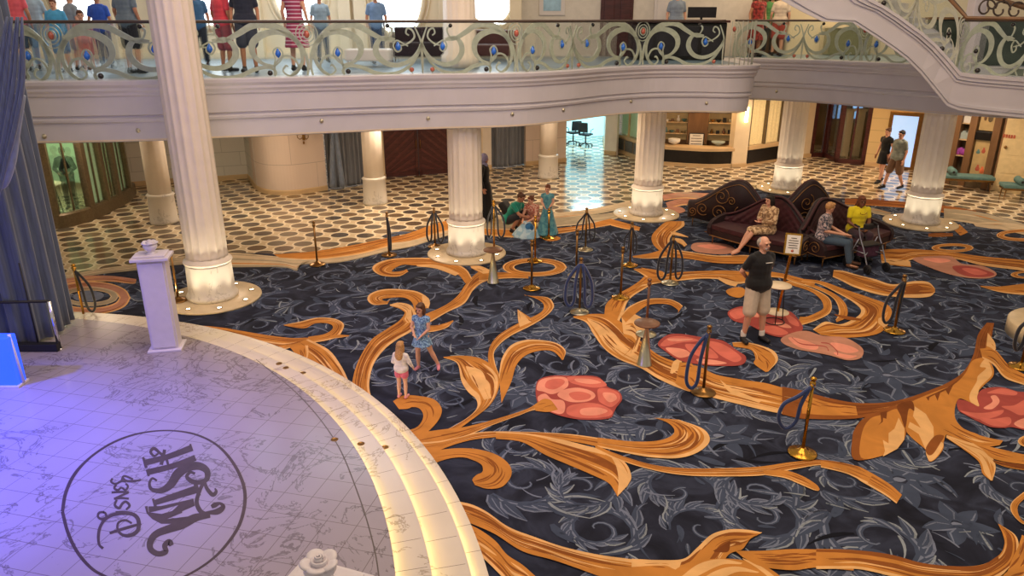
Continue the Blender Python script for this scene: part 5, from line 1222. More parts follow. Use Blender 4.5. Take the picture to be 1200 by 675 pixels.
# pilaster with lit sconce, then curtained windows over a black base
pa_, pb_ = P(857, 196.5), P(874, 195.5); wall('trim_5', [pa_, pb_], M['cream'], .3); m, L = wallM(pa_, pb_)
u, z = onwall(m, 872, 134); q = m @ Vector((L*.6, -.04, z)); sconce(q.x, q.y, z, 'slim lit wall lamp on the pilaster right of the display shelves', True, 1)
wa, wb = P(874, 195), P(946, 183); m, L = wallM(wa, wb)
cw = empty('curtained_window', (0, 0, 0), 0, 'row of cream curtained windows above a black base beside the fourth column', 'window')
b = WB(m); b.pb(0, L, 0, .2, 0, .1); b.pb(0, L, -.06, .2, .58, .72, bev=.01); b.pb(0, L, 0, .2, 2.85, ZW); b.build('sill', M['tan'], cw)
b = WB(m); b.pb(0, L, -.02, .18, .1, .58); b.build('black_base', M['black'], cw)
for k in range(5):
    b = WB(m); b.pb(L*k/4-.035, L*k/4+.035, -.02, .1, .72, 2.85); b.build('mullion', M['bronze'], cw)
n = 90; b = WB(m); vs = [(L*j/n, .1+.025*math.sin(j*1.3), z) for z in (.73, 2.86) for j in range(n+1)]
b.add(vs, [(j, j+1, n+2+j, n+1+j) for j in range(n)], 0, True, m); b.build('cream_blind', mat('lit_cream_blind', '#e3cf9c', .8, emit='#e8cf90', estr=.12, noise=.08, nscale=20), cw)
wall('wall_right_of_window', P2([(938, 185), (950, 184)]), M['cream'])
# dark framed glass doors
g1 = P(948, 184), P(966, 183.5); g2 = P(978, 190.5), P(1013, 193)
gd = empty('glass_doors', (0, 0, 0), 0, 'dark brown framed glass doors standing open right of the fourth column', 'doors')
for nm, (a, c) in (('l', g1), ('m', (P(966, 183.5), P(979, 190))), ('r', g2)):
    m, L = wallM(a, c); b = WB(m)
    for fr in ((0, .14, 0, ZW), (L-.14, L, 0, ZW), (0, L, 0, .16), (0, L, 2.8, ZW)): b.pb(fr[0], fr[1], -.04, .06, fr[2], fr[3], bev=.01)
    if nm == 'r': b.pb(L*.47, L*.53, -.02, .04, .16, 2.8)
    lf = b.build('door_frame', M['dkwood'], gd)
    b = WB(m); b.pb(.14, L-.14, 0, .012, .16, 2.8); b.build('glass_pane', M['glass'], lf)
# room behind the glass doors
wall('wall_vestibule', P2([(925, 176), (950, 174), (1035, 180)]), mat('vestibule_wall', '#9c7647', .5, noise=.2, nscale=2), z1=ZW)
for (px0, px1, lab) in ((983, 990, 'blue lit screen glimpsed through the left pane of the dark glass doors'), (1000, 1009, 'blue lit screen glimpsed through the right pane of the dark glass doors')):
    m, L = wallM(P(925, 177), P(1035, 181)); u0, z1 = onwall(m, px0, 122); u1, z0 = onwall(m, px1, 139); b = WB(m); b.pb(u0, u1, -.04, -.0, z0, min(z1, 2.86), bev=.01); t = b.build('screen', M['lit_blue']); tag(t, lab, 'screen', 'screens behind the glass doors')
for px, lab in ((988, 'cream stone post behind the left pane of the glass doors'), (1001, 'cream stone post behind the right pane of the glass doors')):
    x, y = P(px, 183); b = MB(); b.bbox(x-.13, x+.13, y-.13, y+.13, 0, 1.7, .02); b.bbox(x-.17, x+.17, y-.17, y+.17, 1.7, 1.8, .02); o = b.build('stone_post', M['cream']); tag(o, lab, 'post', 'stone posts behind the glass doors')
# cream wall with poster
ya_, yb_ = P(1013, 193.5), P(1120, 206); wall('wall_right', [ya_, P(1040, 196), P(1078, 200), yb_], M['wall_c']); m, L = wallM(P(1040, 196), P(1078, 200))
u0, z1 = onwall(m, 1044, 131); u1, z0 = onwall(m, 1070, 205); u1b, z0b = onwall(m, 1068, 190)
po = empty('poster_frame', (0, 0, 0), 0, 'backlit pale blue poster in a gold frame behind the walking couple', 'poster')
b = WB(m); b.pb(u0, u1, -.07, -.01, z0b-.3, z1+.03, bev=.02); b.build('frame', M['brass_dk'], po)
b = WB(m); b.pb(u0+.13, u1-.13, -.08, -.07, z0b-.17, z1-.1); b.build('backlit_sheet', M['lit_blue'], po)
# right-hand shop displays and door
ra, rb_ = P(1096, 213), P(1160, 222.5); m, L = wallM(ra, rb_)
sh = empty('shop_display', (0, 0, 0), 0, 'lit shop display of shelves and pictures right of the fifth column', 'display')
u1_, _ = onwall(m, 1125, 200); u2_, _ = onwall(m, 1156, 200)
b = WB(m); b.pb(0, L, .35, .4, 0, ZW); b.pb(0, L, -.02, .4, 0, .2); b.pb(0, L, -.02, .4, 2.85, ZW); b.build('cabinet_body', M['bronze'], sh)
for px in (1112, 1130, 1158):
    u, _ = onwall(m, px, 200); b = WB(m); b.pb(u-.10, u+.10, -.05, .4, 0, ZW, bev=.01); b.build('pilaster', M['wood'], sh)
ua, ub = onwall(m, 1133, 200)[0]+.05, onwall(m, 1154, 200)[0]
b = WB(m); b.pb(ua, ub, .1, .13, 1.75, 2.85); b.build('picture_panel', M['lit_case'], sh)
b = WB(m); b.pb(ua, ub, .1, .13, .2, 1.45); b.build('picture_panel', M['lit_case'], sh)
b = WB(m); b.pb(ua-.05, ub+.05, 0, .35, 1.47, 1.72, bev=.01); b.build('dark_band', M['black'], sh)
# picture content: abstract figures in brown and coral shapes
for (u, z, w, h, mm_) in ((.3, 2.25, .10, .42, 'wood'), (.62, 2.2, .16, .38, 'bronze'), (.28, 1.1, .13, .14, 'teal'), (.6, 1.15, .12, .18, 'amber'), (.45, .6, .14, .2, 'amber'), (.75, .55, .16, .22, 'coralp')):
    if mm_ not in M: M[mm_] = mat('coral_print', '#e8794a', .6, noise=.2)
    b = WB(m); T = m @ Matrix.Translation((ua+(ub-ua)*u, .095, z)) @ Matrix.Diagonal((w, .008, h, 1)); b.lathe([(.001, -.5), (.35, -.42), (.45, -.1), (.3, .15), (.18, .25), (.25, .36), (.16, .48), (.001, .5)], 16, M=T); b.build('picture_shape', M[mm_], sh)
ul, _ = onwall(m, 1114, 200); ur, _ = onwall(m, 1128, 200)
for j, z in enumerate((.9, 1.4, 1.9, 2.4)):
    b = WB(m); b.pb(ul-.4, ur, .02, .35, z, z+.03); b.build('shelf', M['tan'], sh)
for j, (z, lab, mm_) in enumerate(((.93, 'purple soft toy on the lowest shelf of the right-hand shop display', 'purple'), (1.43, 'grey-blue folded goods on the second shelf of the right-hand display', 'cushion'), (1.93, 'white boxes on the third shelf of the right-hand display', 'paper'), (2.43, 'green leafy ornament on the top shelf of the right-hand display', 'green'))):
    if mm_ == 'purple': M[mm_] = mat('purple_plush', '#b04fb4', .8, noise=.2)
    if mm_ == 'green': M[mm_] = mat('green_leafy', '#5f8d3c', .7, noise=.3, nscale=20)
    b = WB(m)
    for k in range(4): 
        T = m @ Matrix.Translation((ul+(ur-ul)*(.15+.22*k), .15, z+.1))
        if mm_ in ('paper', 'cushion'): b.bbox(-.05, .05, -.05, .05, -.1, .1+.05*(k % 2), .01, 0, T)
        else: b.ell((0, 0, -.01+.04*(k % 2)), (.09, .08, .11), M=T)
    o = b.build('shelf_goods', M[mm_]); tag(o, lab, 'goods', kind='stuff')
wall('trim_6', P2([(1160, 222.5), (1163, 223)]), M['wood'])
qa, qb = P(1162, 223), P(1200, 229); m, L = wallM(qa, qb); d2 = WB(m); d2.pb(0, L-.1, 0, .06, 0, 2.85, bev=.01)
for z in (.02, .55, 1.1, 1.65, 2.2): d2.pb(.06, L-.16, -.008, .0, z+.03, z+.5, bev=.006)
o = d2.build('door_1', mat('cream_door', '#dcc594', .45, noise=.05)); struct(o)
b = WB(m); T = m @ Matrix.Translation((.13, -.05, 1.35)); b.ell((0, 0, 0), (.045, .04, .045), M=T); h = b.build('door_handle', M['brass_dk'], o)
# small coral sign on the door (illegible marks)
u0, z0 = onwall(m, 1176, 159); u1, z1 = onwall(m, 1191, 155)
t = empty('door_sign', (0, 0, 0), 0, 'small coral lettered sign on the cream door at the right', 'sign')
for k in range(5):
    u = u0+(u1-u0)*k/4.6; b = WB(m); b.pb(u, u+.045, -.02, -.008, z0-.05, z0+.05); b.build('sign_mark', M['amber'], t)
wall('wall_far_right', [qb, P(1290, 245)], M['wood'])
b = MB(); b.box(18, 18.2, 10, 34, 0, ZW); struct(b.build('wall_side', M['cream']))
# ---- teal benches with bolsters
def bench(x, y, rz, label, lab2, w=1.5):
    t = empty('bench', (x, y, 0), rz, label, 'bench', 'teal upholstered benches at the right wall')
    b = MB(); b.bbox(-w/2, w/2, -.28, .28, .36, .46, .03); b.build('seat_cushion', M['teal'], t)
    b = MB(); b.bbox(-w/2+.02, w/2-.02, -.26, .26, .30, .36, .01); b.build('seat_frame', M['brass_dk'], t)
    for sx in (-1, 1):
        for sy in (-1, 1): b = MB(); b.cone((sx*(w/2-.08), sy*.2, 0), (sx*(w/2-.1), sy*.2, .31), .012, .022); b.build('leg', M['brass_dk'], t)
    c = empty('bolster', (x, y, .46), rz, lab2, 'cushion', 'rolled teal bolsters on the benches')
    b = MB(); b.lathe([(.001, -.27), (.09, -.27), (.10, -.25), (.10, .25), (.09, .27), (.001, .27)], 20, M=Matrix.Translation((-w/2+.45, 0, .10)) @ Matrix.Rotation(R(90), 4, 'X')); b.build('bolster_cover', M['teal'], c)
    b = MB()
    for s_ in (-1, 1): b.lathe([(.001, -.005), (.04, -.005), (.03, .01), (.001, .012)], 14, M=Matrix.Translation((-w/2+.45, s_*.273, .10)) @ Matrix.Rotation(R(90), 4, 'X'))
    b.build('button', M['black'], c)
x, y = P(1126, 221); bench(x-.05, y-.1, R(-18), 'teal upholstered bench under the lit pictures right of the fifth column', 'rolled teal bolster on the bench under the lit pictures', 1.6)
x, y = P(1200, 234); bench(x+.15, y-.1, R(-18), 'teal bench cut off by the right edge beside the cream door', 'rolled teal bolster on the bench at the right edge', 1.7)

# ================================================================ UPPER DECK
M['up_wall'] = mat('upper_cream_wall', '#e6d7b6', .5, noise=.04, nscale=2)
YU = 21.0
def porthole_wall():
    """wall with real oval openings, each filled with a bright pane"""
    wins = [(-60, 14), (93, 30), (245, 38), (352, 36), (468, 31), (575, 24)]
    xs = [PY(c, 20, YU)[0] for c, _ in wins]; hw = [w/2/F*YU*1.12 for _, w in wins]
    z0, z1 = ZT, 7.6; zc_ = 5.75; rz = 1.15
    edges = [-16]+[(xs[i]+xs[i+1])/2 for i in range(len(xs)-1)]+[PY(606, 20, YU)[0]]
    b = MB()
    for i, x in enumerate(xs):
        xl, xr = edges[i], edges[i+1]; n = 32
        w = min(max(hw[i], .7), (xr-xl)/2-.12); h = (1.2 if i in (4,) else .95)
        rim = []; out = []
        for k in range(n):
            a = 2*PI*k/n; ca, sa = math.cos(a), math.sin(a); rim.append((x+w*ca, zc_+h*sa*1.05))
            t = 1/max(abs(ca)/(((xr-x) if ca > 0 else (x-xl)) or 1e-3), abs(sa)/(((z1-zc_) if sa > 0 else (zc_-z0))))
            out.append((x+t*ca, zc_+t*sa))
        vs = [(p[0], YU, p[1]) for p in rim]+[(p[0], YU, p[1]) for p in out]+[(p[0], YU+.25, p[1]) for p in rim]
        b.add(vs, [(k, (k+1) % n, n+(k+1) % n, n+k) for k in range(n)]+[(k, (k+1) % n, 2*n+(k+1) % n, 2*n+k) for k in range(n)], 0)
        # corners of the cell
        for cx in (xl, xr):
            for cz in (z0, z1):
                near = sorted(out, key=lambda p: math.hypot(p[0]-cx, p[1]-cz))[:2]
                b.add([(near[0][0], YU+.001, near[0][1]), (near[1][0], YU+.001, near[1][1]), (cx, YU+.001, cz)], [(0, 1, 2)], 0)
        wn = empty('window_%d' % (i+1), (0, 0, 0)); struct(wn)
        f = MB(); f.tube([(x+w*math.cos(2*PI*k/40), YU-.02, zc_+h*1.05*math.sin(2*PI*k/40)) for k in range(40)], .07, closed=True); f.tube([(x+(w+.14)*math.cos(2*PI*k/40), YU-.01, zc_+(h*1.05+.14)*math.sin(2*PI*k/40)) for k in range(40)], .03, closed=True)
        o = f.build('window_frame', M['up_wall'], wn); struct(o)
        g_ = MB(); g_.add([(x+w*1.02*math.cos(2*PI*k/40), YU+.2, zc_+h*1.07*math.sin(2*PI*k/40)) for k in range(40)], [tuple(range(40))], 0); o = g_.build('window_pane', M['lit_white'], wn); struct(o)
    struct(b.build('wall_upper', M['up_wall'], fixn=False))
porthole_wall()
b = MB()
for px in (128, 190, 300, 405, 423, 522, 604):
    x = PY(px, 20, 20.9)[0]; b.bbox(x-.16, x+.16, 20.75, 21.0, ZT, 7.6, .02)
b.box(-16, .3, 20.9, 21, ZT, ZT+.16); struct(b.build('trim_7', M['up_wall']))
# upper shaft of the second column line, seen behind the railing
uc = empty('upper_column', (-1.15, 17.2, 0), 0, 'pale round column rising from the upper deck behind the railing', 'column'); b = MB(); b.lathe([(.42, ZT), (.42, ZT+.25), (.36, ZT+.3), (.34, 7.6)], 72, rad=flute); b.build('shaft', M['column'], uc)
xw = PY(606, 20, 22.2)[0]; xe = PY(880, 20, 22.2)[0]
b = MB(); b.box(xw, xe, 22.2, 22.35, ZT, 7.6); b.box(xw, xw+.12, 21, 22.2, ZT, 7.6); struct(b.build('wall_upper_right', mat('upper_pale_wall', '#d8d0c0', .5, noise=.04)))
mU, LU = wallM((xw, 22.2), (xe, 22.2))
u0, z1 = onwall(mU, 632, -20); u1, z0 = onwall(mU, 662, 18)
pf = empty('framed_picture', (0, 0, 0), 0, 'white framed pale blue picture on the upper wall', 'picture')
b = WB(mU); b.pb(u0, u1, -.05, 0, z0, z1, bev=.015); b.build('frame', M['white'], pf); b = WB(mU); b.pb(u0+.12, u1-.12, -.06, -.05, z0+.12, z1-.1); b.build('picture', mat('pale_blue_print', '#9fc3d4', .3, noise=.25, nscale=3), pf)
u0, _ = onwall(mU, 703, 30); u1, _ = onwall(mU, 741, 30)
dk = empty('door_2', (0, 0, 0)); struct(dk); b = WB(mU); b.pb(u0, u1, -.06, 0, ZT, 7.2, bev=.02)
for k in range(2): b.pb(u0+.1+k*(u1-u0)/2, u0-.08+(k+1)*(u1-u0)/2, -.09, -.06, ZT+.2, 6.6, bev=.02)
struct(b.build('door_leaf', M['dkwood'], dk))
u0, _ = onwall(mU, 765, 30); u1, _ = onwall(mU, 782, 30)
b = WB(mU); b.pb(u0, u1, -.08, 0, ZT, 7.2, bev=.02); b.pb(u0+.08, u1-.08, -.1, -.08, ZT+.3, 6.8, bev=.02); struct(b.build('door_3', M['white']))
# reception desk, dark
dx0 = PY(738, 50, 20.4)[0]; dx1 = PY(866, 50, 20.4)[0]
ds = empty('reception_desk', (0, 0, 0), 0, 'long dark reception desk behind the railing on the upper deck', 'desk')
b = MB(); b.bbox(dx0, dx1-.4, 20.2, 20.8, ZT, ZT+.92, .03); b.build('desk_body', M['black'], ds); b = MB(); b.bbox(dx0-.05, dx1-.35, 20.1, 20.85, ZT+.92, ZT+.98, .015); b.build('desk_top', M['dkwood'], ds)
for k in range(4): b = MB(); w = (dx1-dx0-.5)/4; b.bbox(dx0+.06+k*w, dx0+k*w+w-.04, 20.17, 20.2, ZT+.1, ZT+.84, .01); b.build('front_panel', mat('desk_panel', '#26242a', .35, noise=.2), ds)
x, _, z = PY(823, 18, 20.4); t = empty('computer_monitor', (x, 20.45, ZT+.98), R(6), 'dark flat monitor on the reception desk beside the man in grey', 'monitor')
b = MB(); b.bbox(-.38, .38, -.02, .02, .06, .32, .01); b.build('screen', M['blackmatte'], t); b = MB(); b.bbox(-.12, .12, -.08, .08, 0, .015, .005); b.bbox(-.03, .03, .01, .03, 0, .1, .005); b.build('stand', M['blackmatte'], t)
# upper right: wooden shop, cream wall, green wainscot
b = MB(); b.box(xe, PY(929, 20, 24)[0], 24, 24.15, ZT, 7.6); struct(b.build('wall_upper_shop', M['wood']))
b = MB(); b.box(PY(925, 20, 23.4)[0], 22, 23.4, 23.55, ZT, 7.6); struct(b.build('wall_upper_far', M['up_wall']))
x0 = PY(972, 50, 22.9)[0]; x1 = PY(1022, 50, 22.9)[0]
t = empty('low_cabinet', (0, 0, 0), 0, 'low dull green cabinet against the upper cream wall behind the stair', 'cabinet'); b = MB(); b.bbox(x0, x1, 22.9, 23.35, ZT, ZT+.75, .02); b.build('cabinet_body', mat('dull_green', '#77785a', .5, noise=.1), t); b = MB(); b.bbox(x0-.03, x1+.03, 22.86, 23.37, ZT+.75, ZT+.8, .01); b.build('cabinet_top', M['cream'], t)
for k, px in enumerate((855, 872, 888, 918)):
    x = PY(px, 20, 22.8)[0]; b = MB(); b.bbox(x-.07, x+.07, 22.7, 22.85, ZT, 7.6, .01); o = b.build('dark_post', M['dkwood']); tag(o, 'dark wooden post of the upper shop front behind the balcony corner', 'post', 'dark posts of the upper shop front')
# a pale lounge table and seats behind the glass
for (px, w, h, Y, lab, m_) in ((432, 1.0, .5, 17.6, 'pale square ottoman on the upper deck behind the glass', 'white'), (500, 1.8, .62, 19.6, 'dark low sofa below the upper porthole windows', 'velvet_dk'), (572, 1.4, .55, 19.9, 'brown low seat on the upper deck right of the column', 'dkwood')):
    x = PY(px, 50, Y)[0]; t = empty('lounge_seat', (x, Y, ZT), 0, lab, 'seat'); b = MB(); b.bbox(-w/2, w/2, -.3, .3, .12, h*.75, .04); b.build('seat', M[m_], t)
    if m_ != 'white': b = MB(); b.bbox(-w/2, w/2, .22, .36, .12, h+.2, .04); b.build('backrest', M[m_], t)
    for sx in (-1, 1):
        for sy in (-1, 1): b = MB(); b.cone((sx*(w/2-.06), sy*.24, 0), (sx*(w/2-.06), sy*.24, .14), .015, .022); b.build('leg', M['brass_dk'], t)
# ================================================================ STANCHIONS with velvet ropes
CZ = .02   # pile height of the carpet
def stanchion(px, py, label, top=1.0, brass='brass', ropes=(), rot=0, z=CZ, base=None, cat='barrier post'):
    x, y = P(px, py, z)
    t = empty('rope_stanchion', (x, y, z), rot, label, cat, 'brass rope stanchions on the carpet')
    b = MB(); b.lathe([(.17, 0), (.175, .012), (.16, .022), (.10, .036), (.05, .055), (.03, .08)], 36); b.build('base', M[base or brass], t)
    b = MB(); b.tube([(0, 0, .05), (0, 0, top-.06)], .021, n=14); b.build('pole', M[brass], t)
    b = MB(); b.lathe([(.021, top-.11), (.034, top-.10), (.034, top-.055), (.024, top-.05), (.024, top-.03), (.036, top-.02), (.036, top), (.02, top+.012), (.001, top+.015)], 20); b.build('finial', M[brass], t)
    for (dx, dy, low, wid, m_) in ropes:
        pts = [(0, -.03, top-.08), (dx*.45, dy*.45-.02, top-.22), (dx*.9, dy*.9, (top+low)/2), (dx, dy, low+.14), (dx*.72, dy*.72, low), (dx*.42, dy*.42-.02, low+.10), (dx*.34, dy*.3-.03, (top+low)/2), (dx*.12, -.04, top-.1)]
        b = MB(); b.tube(smoothpath(pts, 7), wid, n=8); r_ = b.build('velvet_rope', M[m_], t)
        b = MB(); b.lathe([(.018, -.03), (.022, 0), (.018, .03)], 12, M=Matrix.Translation((dx*.06, -.035, top-.1))); b.build('hook', M[brass], r_)
    return t
BL, DK = 'rope', 'ropeblk'
stanchion(99, 373, 'brass stanchion with dark looped ropes beside the tall curtain', 1.0, 'brass', ((.22, 0, .12, .022, DK),), R(10), .012)
stanchion(209, 352, 'thin brass stanchion without rope at the foot of the nearest column', .98, 'brass_dk', (), 0, .055)
stanchion(372, 310, 'bare brass stanchion alone at the grey border left of the second column', .95, 'brass_dk')
stanchion(456, 299, 'stanchion with a straight dark rope at the border, left of the second column', .98, 'brass_dk', ((.05, 0, .12, .025, DK),))
stanchion(510, 289, 'stanchion with two dark rope loops touching the second column pedestal', .92, 'brass_dk', ((.20, 0, .10, .022, DK), (-.18, 0, .12, .022, DK)))
stanchion(579, 293, 'pale gold stanchion with looped dark ropes just right of the second column', 1.15, 'brass', ((.24, 0, .3, .022, DK), (-.15, 0, .3, .018, DK)))
stanchion(623, 338, 'bare brass stanchion at the lower rim of the small gold carpet ring', .98, 'brass_dk', base='brass')
stanchion(627, 306, 'slim tall pale stanchion inside the gold carpet ring near the family', 1.0, 'brass')
stanchion(643, 279, 'slim brass stanchion in front of the girl in the long blue dress', .72, 'brass')
stanchion(686, 293, 'stanchion on a pale base with two narrow dark ropes before the white border', .98, 'brass_dk', ((.20, 0, .22, .018, DK), (-.22, 0, .25, .018, DK)), 0, base='silver')
stanchion(679, 366, 'stanchion with two thick bright blue ropes in the middle of the carpet', 1.02, 'brass_dk', ((.22, 0, .10, .03, BL), (-.26, 0, .12, .03, BL)), 0, base='silver')
stanchion(675, 323, 'brass stanchion right behind the one with thick blue ropes', .98, 'brass_dk', base='silver')
stanchion(727, 349, 'brass stanchion with a polished base on the small gold stem', 1.0, 'brass_dk', base='brass')
stanchion(738, 311, 'brass stanchion with narrow dark ropes below the third column disc', .95, 'brass_dk', ((.12, 0, .25, .018, DK), (-.14, 0, .3, .015, DK)), base='brass')
stanchion(785, 332, 'stanchion with a wide hanging loop of dark blue rope in front of the sofas', 1.0, 'brass_dk', ((.22, -.02, .10, .022, DK), (-.26, 0, .08, .024, DK)), 0, base='silver')
stanchion(757, 392, 'copper toned stanchion directly behind the round bronze side table', .98, 'copper', base='silver')
stanchion(824, 460, 'brass stanchion with a blue rope standing on the big gold band', 1.02, 'brass_dk', ((-.26, -.02, .08, .026, BL),), 0)
stanchion(940, 531, 'nearest polished brass stanchion with a teardrop loop of blue rope', 1.02, 'brass', ((-.36, -.04, .36, .024, BL),), 0)
stanchion(1048, 388, 'brass stanchion with black loops beside the big gold swirl at the right', 1.0, 'brass_dk', ((-.26, 0, .16, .024, DK), (.02, .04, .1, .02, DK)), R(8), base='brass')
stanchion(1196, 430, 'stanchion at the right edge with a black rope crossing the cream column base', 1.0, 'brass_dk', ((-.22, -.05, .30, .026, DK),), 0, base='brass')

# ---- small round tables on conical silver feet
def cone_table(px, py, label, ropes=False):
    x, y = P(px, py, CZ); t = empty('side_table', (x, y, CZ), 0, label, 'table', 'round bronze side tables on silver cones')
    b = MB(); b.lathe([(.115, 0), (.118, .012), (.108, .02), (.026, .60), (.034, .64), (.05, .665)], 40); b.build('cone_base', M['silver'], t)
    b = MB(); b.lathe([(.03, .66), (.18, .667), (.192, .675), (.192, .69), (.185, .695), (.001, .695)], 48); b.build('table_top', M['copper'], t)
cone_table(755, 427, 'round bronze side table on a silver cone in the middle of the big gold leaf')
cone_table(578, 331, 'round bronze side table on a silver cone right of the second column')
# ---- wire table and sign beside the man
x, y = P(907, 377, CZ); t = empty('wire_table', (x, y, CZ), 0, 'pale round table on a thin black wire base beside the man in black', 'table')
b = MB(); b.lathe([(.02, .66), (.20, .662), (.215, .67), (.215, .685), (.001, .69)], 40); b.build('table_top', M['cream'], t)
b = MB(); b.tube([(.17*math.cos(2*PI*k/32), .17*math.sin(2*PI*k/32), .01) for k in range(32)], .009, closed=True); b.build('wire_ring', M['blackmatte'], t)
for k in range(3): b = MB(); a = 2*PI*k/3+.3; b.tube([(.17*math.cos(a), .17*math.sin(a), .01), (.12*math.cos(a), .12*math.sin(a), .665)], .009); b.build('leg', M['blackmatte'], t)
x, y = P(911, 366, CZ); t = empty('sign_stand', (x, y, CZ), R(-8), 'gold framed notice on a leaning gold post beside the man in black', 'sign')
b = MB(); b.lathe([(.2, 0), (.2, .012), (.03, .022)], 36); b.build('base', M['cream'], t)
b = MB(); b.bbox(-.022, .022, -.012, .012, .01, 1.12, .004, 0, Matrix.Rotation(R(5), 4, 'Y')); b.build('pole', M['brass'], t)
T = Matrix.Translation((.11, 0, 1.28)) @ Matrix.Rotation(R(-12), 4, 'X') @ Matrix.Rotation(R(3), 4, 'Y')
b = MB(); b.bbox(-.145, .145, -.012, .012, -.19, .19, .006, 0, T); b.build('frame', M['brass'], t)
b = MB(); b.bbox(-.115, .115, -.016, -.010, -.16, .16, .001, 0, T); f = b.build('notice_face', M['paper'], t)
for k, w in enumerate((.05, .08, .085, .075, .08)): b = MB(); b.box(-w, w, -.018, -.0155, .10-.042*k, .114-.042*k, 0, T); b.build('text_line', M['ink'], f)
b = MB(); b.lathe([(.001, 0), (.025, 0), (.001, .002)], 16, M=T @ Matrix.Translation((0, -.016, -.115)) @ Matrix.Rotation(R(90), 4, 'X')); b.build('notice_seal', M['amber'], f)

